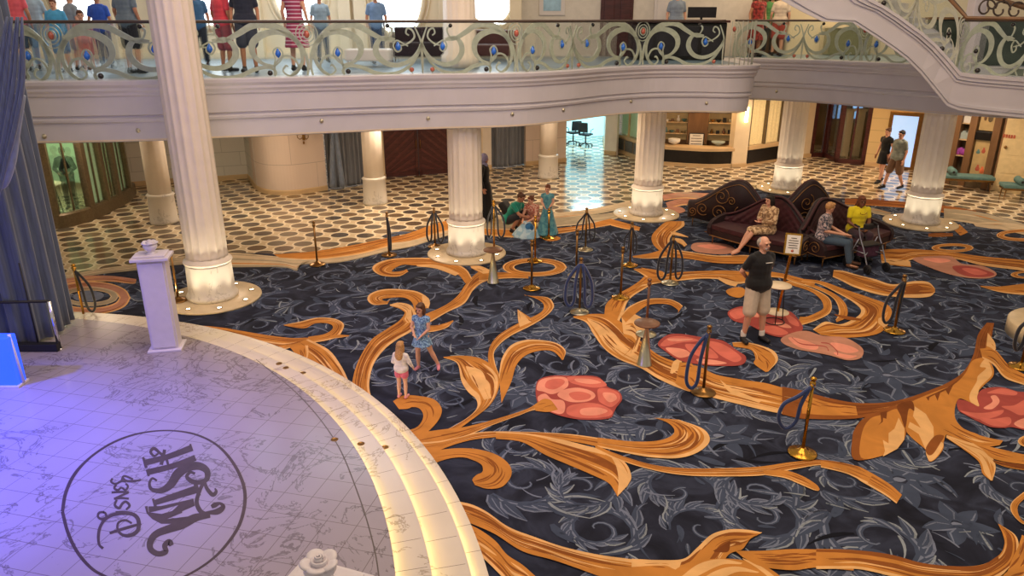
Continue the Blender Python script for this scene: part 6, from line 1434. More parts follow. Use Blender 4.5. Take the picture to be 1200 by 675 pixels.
# ================================================================ SOFAS
def spiral(b, c, r, turns, hand, M_, w=.012, th=.01, a0=0):
    n = int(16*turns); pts = []
    for i in range(n+1):
        t = i/n; rr_ = r*(1-t)+.012; a = a0+hand*t*turns*2*PI; pts.append(M_ @ Vector((c[0]+rr_*math.cos(a), c[1], c[2]+rr_*math.sin(a))))
    b.tube(pts, w*.7, n=6)
def sofa(x, y, rz, label, L=2.3, peak=1.34, tp=.62, curve=.22, backdeco=True, low=.62):
    """seat faces local -y; back height swells to a peak at tp; the plan bows a little"""
    t = empty('sofa', (x, y, CZ), rz, label, 'sofa', 'high-backed plum velvet sofas')
    def hb(u):     # back height along the length, 0..1
        if u < tp: k = u/tp; s_ = k*k*(3-2*k); return low+(peak-low)*s_
        k = (u-tp)/(1-tp); s_ = 1-k*k*(3-2*k); return low+.02+(peak-low-.02)*s_
    def yb(u): return .24+curve*math.sin(PI*u)
    n = 32
    # back: shaped solid board, dark outside, tufted velvet inside
    b = MB(); vs = []
    for i in range(n+1):
        u = i/n; X = -L/2+L*u; h = hb(u); Y = yb(u)
        vs += [(X, Y, .22), (X, Y+.10, .22), (X, Y+.13, h-.03), (X, Y+.09, h), (X, Y+.04, h)]
    fs = []
    for i in range(n):
        for j in range(5): a = 5*i+j; c = 5*i+(j+1) % 5; fs.append((a, c, c+5, a+5))
    fs += [tuple(range(5)), tuple(5*n+j for j in (4, 3, 2, 1, 0))]
    b.add(vs, fs, 0, True); b.build('back_shell', M['velvet_dk'], t)
    b = MB(); m_ = 14; vs = []
    NU = 48
    for i in range(NU+1):
        u = i/NU; X = -L/2+.06+(L-.12)*u; h = hb(u)-.05; Y = yb(u)
        for j in range(m_+1):
            v = j/m_; z = .42+(h-.42)*v
            # diamond buttons press the padding in
            gu = (X*5.2) ; gv = (z*6.0); d = abs(math.sin(PI*(gu+gv)/1.0)*math.sin(PI*(gu-gv)/1.0))**.5
            vs.append((X, Y-.015-.055*d*(.4+.6*math.sin(PI*min(1, v*1.05+.0))), z))
    fs = [(i*(m_+1)+j, (i+1)*(m_+1)+j, (i+1)*(m_+1)+j+1, i*(m_+1)+j+1) for i in range(NU) for j in range(m_)]
    b.add(vs, fs, 0, True); tf = b.build('tufted_back', M['velvet'], t, fixn=False)
    b = MB(); b.tube([(-L/2+L*i/n, yb(i/n)+.02, hb(i/n)-.01) for i in range(n+1)], .028); b.build('back_rim', M['velvet'], t)
    # seat
    b = MB(); pts = [(-L/2+.05+(L-.1)*i/n, yb(i/n)) for i in range(n+1)]; fr = [(-L/2+.05+(L-.1)*i/n, -.30-.08*math.sin(PI*i/n)) for i in range(n+1)]
    ring = fr+pts[::-1]; b.prism(ring, .20, .34, 0); b.build('seat_frame', M['velvet_dk'], t, bevel=.01)
    b = MB(); ring2 = [(X*.985, Y-.015) for X, Y in fr]+pts[::-1]; b.prism(ring2, .34, .455, 0); b.build('seat_cushion', M['velvet'], t, bevel=.035)
    b = MB(); b.tube([(X, Y-.015, .205) for X, Y in fr], .014); b.build('gold_trim', M['goldline'], t)
    # arms: carved curved ends with gold scrolls
    for s_ in (-1, 1):
        b = MB(); X0 = s_*(L/2-.04); hA = .60
        prof = [(-.33, .22), (-.35, .38), (-.31, .48), (-.2, .55), (0, .6), (.2, .62), (.33, .63), (.33, .22)]
        T = Matrix.Translation((X0, 0, 0)) @ Matrix(((0, 0, 1, 0), (1, 0, 0, 0), (0, 1, 0, 0), (0, 0, 0, 1)))
        b.prism(prof, -.05, .05, 0, T); a = b.build('arm', M['velvet_dk'], t, bevel=.012)
        b = MB(); side = Matrix.Translation((X0+s_*.058, 0, 0)) @ Matrix.Rotation(R(90), 4, 'Z')
        spiral(b, (-.12, 0, .40), .13, 1.6, 1, side); spiral(b, (.2, 0, .43), .09, 1.3, -1, side, a0=2)
        b.tube([side @ Vector(p) for p in smoothpath([(-.4, 0, .28), (-.2, 0, .25), (.1, 0, .30), (.38, 0, .56)], 6)], .007); b.build('scroll_inlay', M['goldline'], a)
    # legs
    for (lx, ly) in ((-L/2+.12, -.26), (L/2-.12, -.26), (-L/2+.12, .26), (L/2-.12, .26), (0, -.33)):
        b = MB(); b.cone((lx, ly, .0), (lx, ly, .22), .012, .02); b.build('leg', M['goldline'], t)
    if backdeco:
        b = MB()
        for k, (u, z, r, h_) in enumerate(((.12, .42, .14, 1), (.34, .55, .17, -1), (.58, .9, .2, 1), (.60, .5, .18, -1), (.80, .52, .16, 1), (.93, .4, .1, -1), (.46, .82, .1, 1))):
            X = -L/2+L*u
            if z+r < hb(u)-.03:
                spiral(b, (X, yb(u)+.135, z), r, 1.7, h_, Matrix.Identity(4), w=.014, a0=k)
        b.tube(smoothpath([(-L/2+L*u, yb(u)+.135, hb(u)-.10) for u in (.08, .2, .35, .5, .62, .75, .9)], 6), .009)
        b.build('scroll_inlay', M['goldline'], t)
    return t
# A: left sofa the woman sits on; D: right sofa of the couple; B and C stand behind with their carved backs towards us
a1 = Vector(P(829, 284, CZ)+(0,)); a2 = Vector(P(936, 312, CZ)+(0,)); mid = (a1+a2)/2; dA = a2-a1; angA = math.atan2(dA.y, dA.x); n_ = Vector((-dA.y, dA.x, 0)).normalized()
LA = dA.length; cA = mid+n_*.28
sofa(cA.x, cA.y, angA, 'burgundy tufted sofa on which the woman in the patterned dress sits', L=LA, peak=1.22, tp=.55)
d1 = Vector(P(960, 314, CZ)+(0,)); d2 = Vector(P(1041, 292, CZ)+(0,)); mid = (d1+d2)/2; dD = d2-d1; angD = math.atan2(dD.y, dD.x); n2 = Vector((-dD.y, dD.x, 0)).normalized()
cD = mid+n2*.28; sofaD = (cD, angD, dD.length)
sofa(cD.x, cD.y, angD, 'plum velvet sofa on which the couple with the walking frame sits', L=dD.length, peak=1.26, tp=.32, curve=.2, low=.72)
sofa(5.55, 18.0, R(142), 'dark sofa turned away behind the left sofa, its carved back to us', L=2.2, peak=1.34, tp=.38, curve=.15)
sofa(6.95, 17.55, R(196), 'tallest dark sofa back with gold scrolls between the two occupied sofas', L=2.0, peak=1.42, tp=.52, curve=.1)

# ================================================================ ROLLATOR (walking frame)
x, y = P(1013, 315, CZ); ro = empty('rollator', (x+.02, y+.02, CZ), R(20), 'black wheeled walking frame parked in front of the woman in yellow', 'walking frame')
M['rframe'] = mat('rollator_grey', '#8d8f98', .3, metal=.7, noise=.05)
for s_ in (-1, 1):
    b = MB(); b.tube(smoothpath([(s_*.25, -.3, .12), (s_*.25, -.12, .48), (s_*.25, .02, .70), (s_*.25, .1, .92)], 6), .014); b.tube([(s_*.25, .28, .12), (s_*.25, .05, .66)], .014); b.tube([(s_*.25, -.16, .40), (s_*.25, .17, .40)], .011); b.build('side_frame', M['rframe'], ro)
    b = MB(); b.tube([(s_*.25, .08, .91), (s_*.25, .22, .93)], .02); b.tube([(s_*.25, .10, .88), (s_*.25, .2, .85)], .008); b.build('handle', M['blackmatte'], ro)
    for yy in (-.3, .28):
        b = MB(); T = Matrix.Translation((s_*.25, yy, .1)) @ Matrix.Rotation(R(90), 4, 'Y'); b.lathe([(.06, -.016), (.095, -.02), (.1, 0), (.095, .02), (.06, .016), (.06, -.016)], 24, M=T); b.lathe([(.06, -.01), (.015, -.02), (.015, .02), (.06, .01)], 16, M=T); b.build('wheel', M['blackmatte'], ro)
b = MB(); b.bbox(-.24, .24, -.14, .16, .53, .56, .012); b.build('seat', M['blackmatte'], ro)
b = MB(); b.bbox(-.2, .2, -.1, .12, .28, .52, .04); b.build('bag', mat('plum_bag', '#4b2a3d', .8, noise=.3, nscale=15), ro)
b = MB(); b.tube([(-.25, .1, .86), (.25, .1, .86)], .02); b.bbox(-.1, .1, .04, .14, .84, .95, .02); b.build('crossbar', M['blackmatte'], ro)
b = MB(); b.tube([(-.25, -.18, .35), (.25, .12, .5)], .01); b.tube([(.25, -.18, .35), (-.25, .12, .5)], .01); b.build('folding_brace', M['rframe'], ro)
# ================================================================ PEOPLE
def skin_mat(n, c): return mat(n, c, .55, noise=.05, nscale=6)
SK = {'light': skin_mat('skin_light', '#d9a386'), 'tan': skin_mat('skin_tan', '#b98263'), 'brown': skin_mat('skin_brown', '#7a4f38'), 'pale': skin_mat('skin_pale', '#e0b49a')}
HR = {'black': mat('hair_black', '#1c1613', .5, noise=.3, nscale=30), 'brown': mat('hair_brown', '#54331f', .5, noise=.3, nscale=30), 'grey': mat('hair_grey', '#a39c90', .6, noise=.25, nscale=30), 'blond': mat('hair_blond', '#b98a55', .5, noise=.25, nscale=30), 'auburn': mat('hair_auburn', '#6a3a22', .5, noise=.3, nscale=30)}
M['eye'] = mat('eye_dark', '#1a1210', .2, noise=.05); M['lip'] = mat('lips', '#a4564b', .5, noise=.05)
def cloth(n, c, **k): return mat('cloth_'+n, c, .85, noise=k.pop('noise', .08), nscale=k.pop('nscale', 10), sheen=.2, **k)
def lerp(a, b, t): return tuple(p+(q-p)*t for p, q in zip(a, b))
BASE = dict(pelvis=(0, 0, .96), waist=(0, 0, 1.10), chest=(0, 0, 1.30), neck=(0, .01, 1.47), head=(0, -.015, 1.62),
            sL=(-.165, .0, 1.395), eL=(-.235, .03, 1.14), wL=(-.25, -.05, .90), sR=(.165, .0, 1.395), eR=(.235, .03, 1.14), wR=(.25, -.05, .90),
            hL=(-.09, 0, .93), kL=(-.10, -.02, .50), aL=(-.11, .02, .09), tL=(-.125, -.14, .03), hR=(.09, 0, .93), kR=(.10, -.02, .50), aR=(.11, .02, .09), tR=(.125, -.14, .03))
def V(p): return Vector(p)
def person(name, label, loc, rz, pose={}, s=1.0, skin='light', hair=('short', 'brown'), top=None, bottom=None, dress=None, shoes=None, face=None, girth=1.0, group=None, hand_dir={}, vox=.011, extra=None, fit=0, leanz=0):
    """figure facing local -y. pose overrides joints; every garment is its own child"""
    J = {k: V(v) for k, v in BASE.items()}; J.update({k: V(v) for k, v in pose.items()})
    root = empty(name, loc, rz, label, 'person', group); root.scale = (s, s, s)
    g = girth
    kid = s < .8
    hs = 1.0 if not kid else min(1.45, 1.02+(.95-s)*.75)     # children carry bigger heads
    tk = 1.0 if not kid else 1.12
    H_ = J['head']; up = (H_-J['neck']).normalized(); H_ = J['neck']+up*((H_-J['neck']).length*(1+(hs-1)*.6))
    fd = V(face) if face else V((0, -1, 0)); fd = (fd-up*fd.dot(up)).normalized(); rt = fd.cross(up)*1.0
    HM = Matrix(((rt.x, -fd.x, up.x, H_.x), (rt.y, -fd.y, up.y, H_.y), (rt.z, -fd.z, up.z, H_.z), (0, 0, 0, 1))) @ Matrix.Scale(hs, 4)
    def limb(b, p, q, r0, r1, m=0): b.cone(p, q, r0, r1, m, 12, True)
    def torso(b, inf=0.0, lo=True):
        w = .155*g+inf; d = .10*g+inf
        sh = (J['sR']-J['sL']); ang = math.atan2(sh.y, sh.x)
        ax = (J['neck']-J['pelvis']).normalized(); lat = (sh-ax*sh.dot(ax)).normalized(); fr = ax.cross(lat)
        def sec(c, w_, d_, h_): 
            T = Matrix(((lat.x, fr.x, ax.x, c.x), (lat.y, fr.y, ax.y, c.y), (lat.z, fr.z, ax.z, c.z), (0, 0, 0, 1))) @ Matrix.Diagonal((w_, d_, h_, 1))
            b.lathe([(max(math.sin(PI*j/8), 1e-4), -math.cos(PI*j/8)) for j in range(9)], 16, M=T)
        if lo: sec(J['pelvis'], .155*g+inf, .115*g+inf, .13+inf)
        sec(J['waist'], .14*g+inf, .105*g+inf, .17); sec(lerpv(J['waist'], J['chest'], .5), .148*g+inf, .108*g+inf, .16); sec(J['chest'], w, .112*g+inf, .17+inf*.5)
        limb(b, lerpv(J['sL'], J['chest'], .25), lerpv(J['sR'], J['chest'], .25), .066+inf*.6, .066+inf*.6); limb(b, J['neck']-V((0, 0, .03)), lerpv(J['sL'], J['neck'], .45), .05+inf*.5, .05+inf*.5); limb(b, J['neck']-V((0, 0, .03)), lerpv(J['sR'], J['neck'], .45), .05+inf*.5, .05+inf*.5)
    def lerpv(a, c, t): return a+(c-a)*t
    # ---- body: one continuous skin
    b = MB(); torso(b)
    limb(b, J['chest']+up*.1, J['neck']+up*.06, .058*tk, .05*tk)
    b.ell((0, .005, .0), (.074, .092, .108), M=HM); b.ell((0, -.03, -.055), (.056, .062, .062), M=HM)      # skull and jaw
    b.ell((0, -.098, -.012), (.013, .02, .022), M=HM); b.ell((0, -.083, -.085), (.026, .018, .018), M=HM)     # nose, chin
    for e in (-1, 1): b.ell((e*.075, .01, -.01), (.012, .02, .032), M=HM)
    for e in (-1, 1): b.ell((e*.032, -.072, .035), (.03, .018, .012), M=HM)                                     # brow
    for S in 'LR':
        sg = -1 if S == 'L' else 1
        limb(b, J['s'+S], J['e'+S], .05*tk*g**.5, .038*tk); limb(b, J['e'+S], J['w'+S], .038*tk, .026*tk)
        # hand: palm, four fingers, thumb
        fw = V(hand_dir.get(S, tuple((J['w'+S]-J['e'+S]).normalized()))).normalized(); sd = V((0, 1, 0)) if abs(fw.y) < .9 else V((0, 0, 1)); sd = (sd-fw*sd.dot(fw)).normalized(); pn = fw.cross(sd)
        w = J['w'+S]; T = Matrix(((sd.x, pn.x, fw.x, w.x+fw.x*.045), (sd.y, pn.y, fw.y, w.y+fw.y*.045), (sd.z, pn.z, fw.z, w.z+fw.z*.045), (0, 0, 0, 1))) @ Matrix.Diagonal((.041, .018, .055, 1))
        b.lathe([(max(math.sin(PI*j/6), 1e-4), -math.cos(PI*j/6)) for j in range(7)], 12, M=T)
        for k, (o, L_) in enumerate(((-.03, .072), (-.01, .082), (.011, .076), (.031, .058))):
            p0 = w+fw*.085+sd*o; p1 = p0+fw*L_*.5+sd*o*.15; p2 = p1+(fw*.75-pn*.5*sg).normalized()*L_*.5
            b.cone(p0-fw*.02, p1, .0105, .0095, 0, 8, True); b.cone(p1, p2, .0095, .008, 0, 8, True)
        p0 = w+fw*.03-sd*.035; p1 = p0+(fw*.6-sd*.8).normalized()*.035; b.cone(p0, p1, .013, .011, 0, 8, True); b.cone(p1, p1+(fw*.95-sd*.25).normalized()*.03, .011, .009, 0, 8, True)
        limb(b, J['h'+S], J['k'+S], .082*g*(tk if kid else 1), .054*tk); limb(b, J['k'+S], lerpv(J['k'+S], J['a'+S], .35), .052*tk, .055*tk); limb(b, lerpv(J['k'+S], J['a'+S], .35), J['a'+S], .054*tk, .034*tk)
        limb(b, J['a'+S]-V((0, 0, .03)), J['t'+S], .036, .03)
    b.build('body', SK[skin], root, remesh=vox, smooth_it=2)
    for e in (-1, 1):
        q = MB(); q.ell((e*.03, -.083, .012), (.013, .008, .009), M=HM); q.build('eye', M['eye'], root)
    q = MB(); q.ell((0, -.094, -.052), (.024, .008, .008), M=HM); q.build('mouth', M['lip'], root)
    # ---- hair
    kind, hc = hair
    if kind != 'none':
        q = MB()
        q.ell((0, .022, .028), (.084, .098, .10), M=HM)
        if kind == 'bald': q = MB(); q.ell((0, .035, .0), (.082, .085, .085), M=HM)
        if kind in ('long', 'bob', 'pony'):
            q.ell((0, .05, -.05), (.085, .06, .11), M=HM)
            for e in (-1, 1): q.ell((e*.068, .0, -.05), (.026, .045, .10), M=HM)
        if kind == 'long':
            q.ell((0, .075, -.16), (.095, .045, .13), M=HM)
        if kind == 'pony': q.ell((0, .12, -.06), (.035, .035, .10), M=HM)
        if kind == 'bun': q.ell((0, .10, .07), (.042, .042, .04), M=HM)
        if kind != 'bald':
            q.ell((0, -.05, .082), (.062, .04, .03), M=HM)
        q.build('hair', HR[hc], root, remesh=.009, smooth_it=1)
    # ---- clothes
    if top:
        m_, sl, hem = top; q = MB(); torso(q, .026)
        for S in 'LR':
            e = lerpv(J['s'+S], J['e'+S], min(1, sl*2)); limb(q, J['s'+S], e, .064*tk*g**.5, .058*tk)
            if sl > .5: limb(q, J['e'+S], lerpv(J['e'+S], J['w'+S], (sl-.5)*2), .052*tk, .04*tk)
        limb(q, J['pelvis']+V((-.055, 0, .02)), J['pelvis']+V((.055, 0, .02)), .148*g, .148*g)
        q.build('shirt', m_, root, remesh=.012, smooth_it=2)
    if bottom:
        m_, ln = bottom; q = MB(); q.ellr(J['pelvis']-V((0, 0, .01)), (.172*g, .135*g, .125), (0, 0, 0))
        for S in 'LR':
            h, k, a = J['h'+S], J['k'+S], J['a'+S]
            if ln <= .5: limb(q, h, lerpv(h, k, ln*2), .105*g, .098*g if ln > .3 else .105*g)
            else: limb(q, h, k, .10*g, .075*g); limb(q, k, lerpv(k, a, (ln-.5)*2), .075, .062)
        q.build('trousers' if ln > .5 else 'shorts', m_, root, remesh=.012, smooth_it=2)
    if dress:
        m_, sl, bot, flare = dress; q = MB(); torso(q, .018)
        for S in 'LR':
            limb(q, J['s'+S], lerpv(J['s'+S], J['e'+S], max(.12, min(1, sl*2))), .064*tk*g**.5, .058*tk)
            if sl > .5: limb(q, J['e'+S], lerpv(J['e'+S], J['w'+S], (sl-.5)*2), .052*tk, .045*tk)
        if isinstance(bot, (int, float)):
            c = J['pelvis']; z1 = c.z+.05; prof = [(.001, z1), (.14*g, z1-.01)]
            for k in range(1, 9):
                t = k/8; prof.append((.15*g+flare*t**1.1, z1+(bot-z1)*t))
            prof.append((.001, bot)); q.lathe(prof[::-1], 40, (c.x, c.y), rad=lambda a, z: 1+.05*math.sin(a*9)*(1-min(1, (z-bot)/max(.01, z1-bot))))
        else:  # seated skirt over both thighs down to the knees
            q.ell(tuple(J['pelvis']), (.19*g, .16*g, .14))
            for S in 'LR': limb(q, J['h'+S], lerpv(J['h'+S], J['k'+S], .95), .112*g, .085)
            limb(q, lerpv(J['hL'], J['hR'], .5), lerpv(J['kL'], J['kR'], .5)-(J['kL']-J['hL'])*.12, .10, .08)
        q.build('dress', m_, root, remesh=.012, smooth_it=2)
    if shoes:
        for S in 'LR':
            q = MB(); a = J['a'+S]-V((0, 0, .045)); limb(q, a+V((0, .02, 0)), J['t'+S]+V((0, 0, .008)), .045, .04); limb(q, a, J['a'+S]+V((0, 0, .0)), .045, .043); q.build('shoe', shoes, root, remesh=.01, smooth_it=1)
    if extra: extra(root, J, HM, limb, lerpv)
    return root
def at(px, py, z=CZ): 
    x, y = P(px, py, z); return (x, y, z)
SIT = dict(pelvis=(0, .12, .56), waist=(0, .12, .70), chest=(0, .10, .90), neck=(0, .08, 1.07), head=(0, .05, 1.22), sL=(-.185, .09, 1.02), sR=(.185, .09, 1.02), eL=(-.23, .03, .76), eR=(.23, .03, .76), wL=(-.10, -.17, .66), wR=(.10, -.17, .66),
           hL=(-.09, .10, .54), kL=(-.11, -.33, .54), aL=(-.11, -.38, .10), tL=(-.12, -.54, .035), hR=(.09, .10, .54), kR=(.11, -.33, .54), aR=(.11, -.38, .10), tR=(.12, -.54, .035))
# ---- the man in black, hands behind his back
CL = {'black': cloth('black', '#0b0b0d'), 'sand': cloth('sand', '#cdbfa8'), 'shoe': mat('black_shoe', '#17161a', .5, noise=.1)}
def man_extra(root, J, HM, limb, lerpv):
    for S in 'LR':
        q = MB(); limb(q, J['a'+S]+V((0, 0, .005)), J['a'+S]+V((0, 0, .07)), .046, .046); q.build('sock', M['paper'], root, remesh=.012)
    q = MB(); q.bbox(-.02, .10, -.146, -.138, 1.335, 1.347, .002); q.build('chest_lettering', M['paper'], root)
    q = MB(); q.ell((0, -.078, -.062), (.042, .02, .032), M=HM); q.build('beard', HR['grey'], root)
person('man', 'grey-haired man in a black t-shirt and beige shorts with hands behind his back', at(881, 399), R(18), dict(eL=(-.26, .10, 1.16), wL=(-.08, .19, 1.00), eR=(.26, .10, 1.16), wR=(.08, .19, .98), kL=(-.13, -.03, .50), aL=(-.15, .03, .09), tL=(-.19, -.12, .03), kR=(.13, -.02, .5), aR=(.15, -.03, .09), tR=(.17, -.18, .03)),
       1.03, 'light', ('bald', 'grey'), (CL['black'], .33, 0), (CL['sand'], .46), None, CL['shoe'], (.25, -1, .05), 1.12, extra=man_extra, hand_dir={'L': (.9, .1, -.3), 'R': (-.9, .1, -.3)})
# ---- the two little girls
def blue_dress_extra(root, J, HM, limb, lerpv):
    q = MB(); q.bbox(-.2, .22, .05, .1, .0, .0+.01, .004) if False else None
c_bl = cloth('blue_print', '#8fb6d6', col2='#4d6f9a', nscale=26)
person('girl', 'girl with wind-blown brown hair striding in a short blue patterned dress', at(496, 433), R(-14), dict(kL=(-.10, -.06, .50), aL=(-.13, .02, .09), tL=(-.16, -.12, .03), kR=(.20, .05, .52), aR=(.34, .16, .12), tR=(.40, .02, .04), eL=(-.24, -.04, 1.16), wL=(-.12, -.2, 1.05), eR=(.21, -.05, 1.14), wR=(.06, -.2, 1.0)),
       .60, 'light', ('bob', 'brown'), None, None, (c_bl, .1, .70, .10), mat('pink_shoe', '#d98690', .6, noise=.1), (-.2, -1, -.15), 1.08, vox=.012)
def pants(root, J, HM, limb, lerpv): pass
person('toddler', 'toddler seen from behind with long blond hair, white shirt and pink shorts', at(472, 466), R(165), dict(eL=(-.26, -.04, 1.16), wL=(-.30, -.14, .98), eR=(.24, .0, 1.16), wR=(.22, -.12, 1.02)),
       .47, 'pale', ('long', 'blond'), (cloth('white', '#e6ded8'), .9, 0), (cloth('pink', '#e0708a'), .2), None, mat('pink_sandal', '#e29aa0', .6, noise=.1), (0, -1, -.1), 1.15, vox=.014)
# ---- woman on the left sofa
fp = cloth('gold_print', '#dcbc90', col2='#8d6d4b', nscale=18)
fA = Vector((-n_.x, -n_.y, 0))
wp = cA+(a2-a1)*.06+fA*.06
person('woman', 'dark-haired woman in a pale patterned shirt dress sitting on the burgundy sofa', (wp.x, wp.y, CZ), angA-R(14), dict(SIT, kL=(-.10, -.34, .56), aL=(-.16, -.52, .16), tL=(-.2, -.68, .06), kR=(.04, -.36, .57), aR=(-.10, -.60, .14), tR=(-.14, -.74, .05), wL=(-.02, -.14, .80), wR=(.05, -.16, .76)),
       1.0, 'light', ('bob', 'black'), None, None, (fp, .95, 'seat', 0), None, (-.1, -1, -.3), 1.0)
# ---- couple on the right sofa
fD = Vector((-n2.x, -n2.y, 0)); cc = cloth('floral', '#b9a6a6', col2='#3f4450', nscale=22)
q1 = cD-dD*.34+fD*.12
person('person', 'fair-haired person in a floral shirt and jeans at the left end of the plum sofa', (q1.x, q1.y, CZ), angD+R(25), dict(SIT, wL=(-.02, -.3, .68), wR=(.12, -.3, .66), kL=(-.10, -.40, .53), aL=(-.10, -.5, .10), tL=(-.12, -.66, .035), kR=(.12, -.40, .53), aR=(.14, -.5, .10), tR=(.16, -.66, .035)),
       1.0, 'light', ('short', 'blond'), (cc, .4, 0), (cloth('denim', '#3f5264'), .95), None, M['copper'], (.7, -.7, 0), 1.08)
q2 = cD+dD*.08+fD*.12
def necklace(root, J, HM, limb, lerpv):
    q = MB(); q.tube([(.07*math.cos(a), .0-.115+.02*math.sin(a), 1.0-.05*math.sin(a)) for a in [PI*k/10 for k in range(11)]], .006); q.build('necklace', M['brass'], root)
person('woman', 'long-haired woman in a bright yellow top sitting behind the walking frame', (q2.x, q2.y, CZ), angD-R(32), SIT, 1.0, 'brown', ('long', 'auburn'), (cloth('yellow', '#e3cf1c'), .28, 0), (cloth('plum', '#3a2430'), .95), None, M['blackmatte'], (0, -1, 0), 1.12, extra=necklace)
# ---- family in front of the second column
def backpack(root, J, HM, limb, lerpv):
    q = MB(); c = lerpv(J['chest'], J['waist'], .4); T = Matrix.Translation(c+V((0, .18, 0))) @ Matrix.Rotation(R(-35), 4, 'X'); q.bbox(-.15, .15, -.09, .09, -.22, .22, .06, 0, T); q.build('backpack', M['blackmatte'], root)
CR_ = dict(pelvis=(0, .16, .30), waist=(0, .12, .43), chest=(0, -.02, .60), neck=(0, -.12, .74), head=(0, -.18, .88), sL=(-.18, -.06, .70), sR=(.18, -.06, .70), eL=(-.2, -.22, .50), eR=(.2, -.22, .50), wL=(-.08, -.42, .42), wR=(.08, -.42, .42),
           hL=(-.09, .14, .29), kL=(-.16, -.24, .47), aL=(-.14, .0, .09), tL=(-.15, -.16, .03), hR=(.09, .14, .29), kR=(.16, -.24, .47), aR=(.14, .0, .09), tR=(.15, -.16, .03))
person('person', 'crouching person in a teal shirt and black shorts with a black backpack', at(603, 271), R(62), CR_, 1.0, 'tan', ('short', 'brown'), (cloth('teal', '#1f8f78'), .3, 0), (cloth('navy', '#1b2028'), .4), None, M['blackmatte'], (0, -1, -.1), 1.05, extra=backpack)
person('child', 'child in a floral top bending over a pale blue dress beside the crouching person', at(624, 272), R(-30), dict(CR_, pelvis=(0, .12, .40), waist=(0, .08, .52), chest=(0, -.02, .68), neck=(0, -.08, .82), head=(0, -.12, .97), sL=(-.17, -.04, .78), sR=(.17, -.04, .78), hL=(-.09, .1, .38), hR=(.09, .1, .38), kL=(-.14, -.22, .42), kR=(.14, -.22, .42)),
       .86, 'light', ('bun', 'auburn'), (cloth('peach_print', '#d8b096', col2='#b8604e', nscale=20), .2, 0), (cloth('blush', '#c98a80'), .35), None, M['paper'], (-.3, -1, -.2), 1.0, vox=.014)
x, y, z = at(617, 275); pdx = empty('costume_dress', (x, y-.1, z), 0, 'pale blue and white child costume dress lying spread on the carpet', 'dress')
q = MB(); q.lathe([(.34, 0), (.33, .03), (.22, .18), (.1, .30), (.09, .36)], 40, rad=lambda a, z: 1+.08*math.sin(9*a)); q.build('skirt', cloth('ice_blue', '#b4ccd6', col2='#8eb4c8', nscale=7), pdx)
q = MB(); q.ell((.06, -.12, .24), (.11, .07, .12)); q.build('bodice', cloth('royal_blue', '#2f6f9f', col2='#1f4f7d', nscale=10), pdx)
person('girl', 'red-haired girl standing in a long teal blue princess gown', at(641, 275), R(-10), dict(eL=(-.2, -.02, 1.16), wL=(-.1, -.16, 1.05), eR=(.2, -.02, 1.16), wR=(.1, -.16, 1.03)), .70, 'light', ('bun', 'auburn'), None, None, (cloth('gown_teal', '#5f9aa0', col2='#3f7f8f', nscale=8), .1, .06, .24), M['blackmatte'], (-.2, -1, -.1), 1.0, vox=.013)
def scarf(root, J, HM, limb, lerpv):
    q = MB(); q.ell((0, .02, .01), (.10, .115, .125), M=HM); q.ell((0, .05, -.10), (.11, .09, .12), M=HM); limb(q, J['neck'], J['chest']+V((0, .02, .02)), .10, .15); q.build('headscarf', cloth('lavender_scarf', '#8d8bb4'), root, remesh=.012, smooth_it=2)
person('person', 'person in a lavender headscarf and long black dress beside the second column', at(568, 258), R(75), {}, 1.0, 'tan', ('none', 'black'), None, None, (CL['black'], .95, .06, .12), M['blackmatte'], (0, -1, 0), 1.1, extra=scarf)
# ---- couple strolling at the right
person('man', 'dark-haired man in a grey-green shirt and brown shorts walking left', at(1046, 221), R(-68), dict(kL=(-.12, -.14, .52), aL=(-.14, -.22, .1), tL=(-.15, -.38, .03), kR=(.12, .02, .5), aR=(.12, .22, .12), tR=(.12, .06, .03)), 1.03, 'light', ('short', 'black'), (cloth('sage', '#8b958c', noise=.2), .33, 0), (cloth('brown', '#7b5d45'), .46), None, M['blackmatte'], (0, -1, 0), 1.15)
person('woman', 'woman in a black dress walking just behind the man in the grey-green shirt', at(1031, 214), R(-66), dict(kL=(-.1, .05, .5), aL=(-.1, .16, .12), tL=(-.1, .0, .03), kR=(.1, -.1, .52), aR=(.1, -.16, .1), tR=(.1, -.32, .03)), 1.0, 'light', ('bun', 'brown'), None, None, (CL['black'], .15, .62, .05), M['blackmatte'], (0, -1, 0), .98)
# ---- waiter in the left shop
x, y = P(84, 246); person('person', 'person in black serving behind the table in the left shop window', (-12.3, 20.3, 0), R(20), dict(eL=(-.25, -.05, 1.15), wL=(-.12, -.28, 1.05), eR=(.25, -.05, 1.15), wR=(.12, -.28, 1.05)), .98, 'brown', ('short', 'black'), (CL['black'], .9, 0), (CL['black'], .95), None, M['blackmatte'], (0, -1, -.3), 1.0)
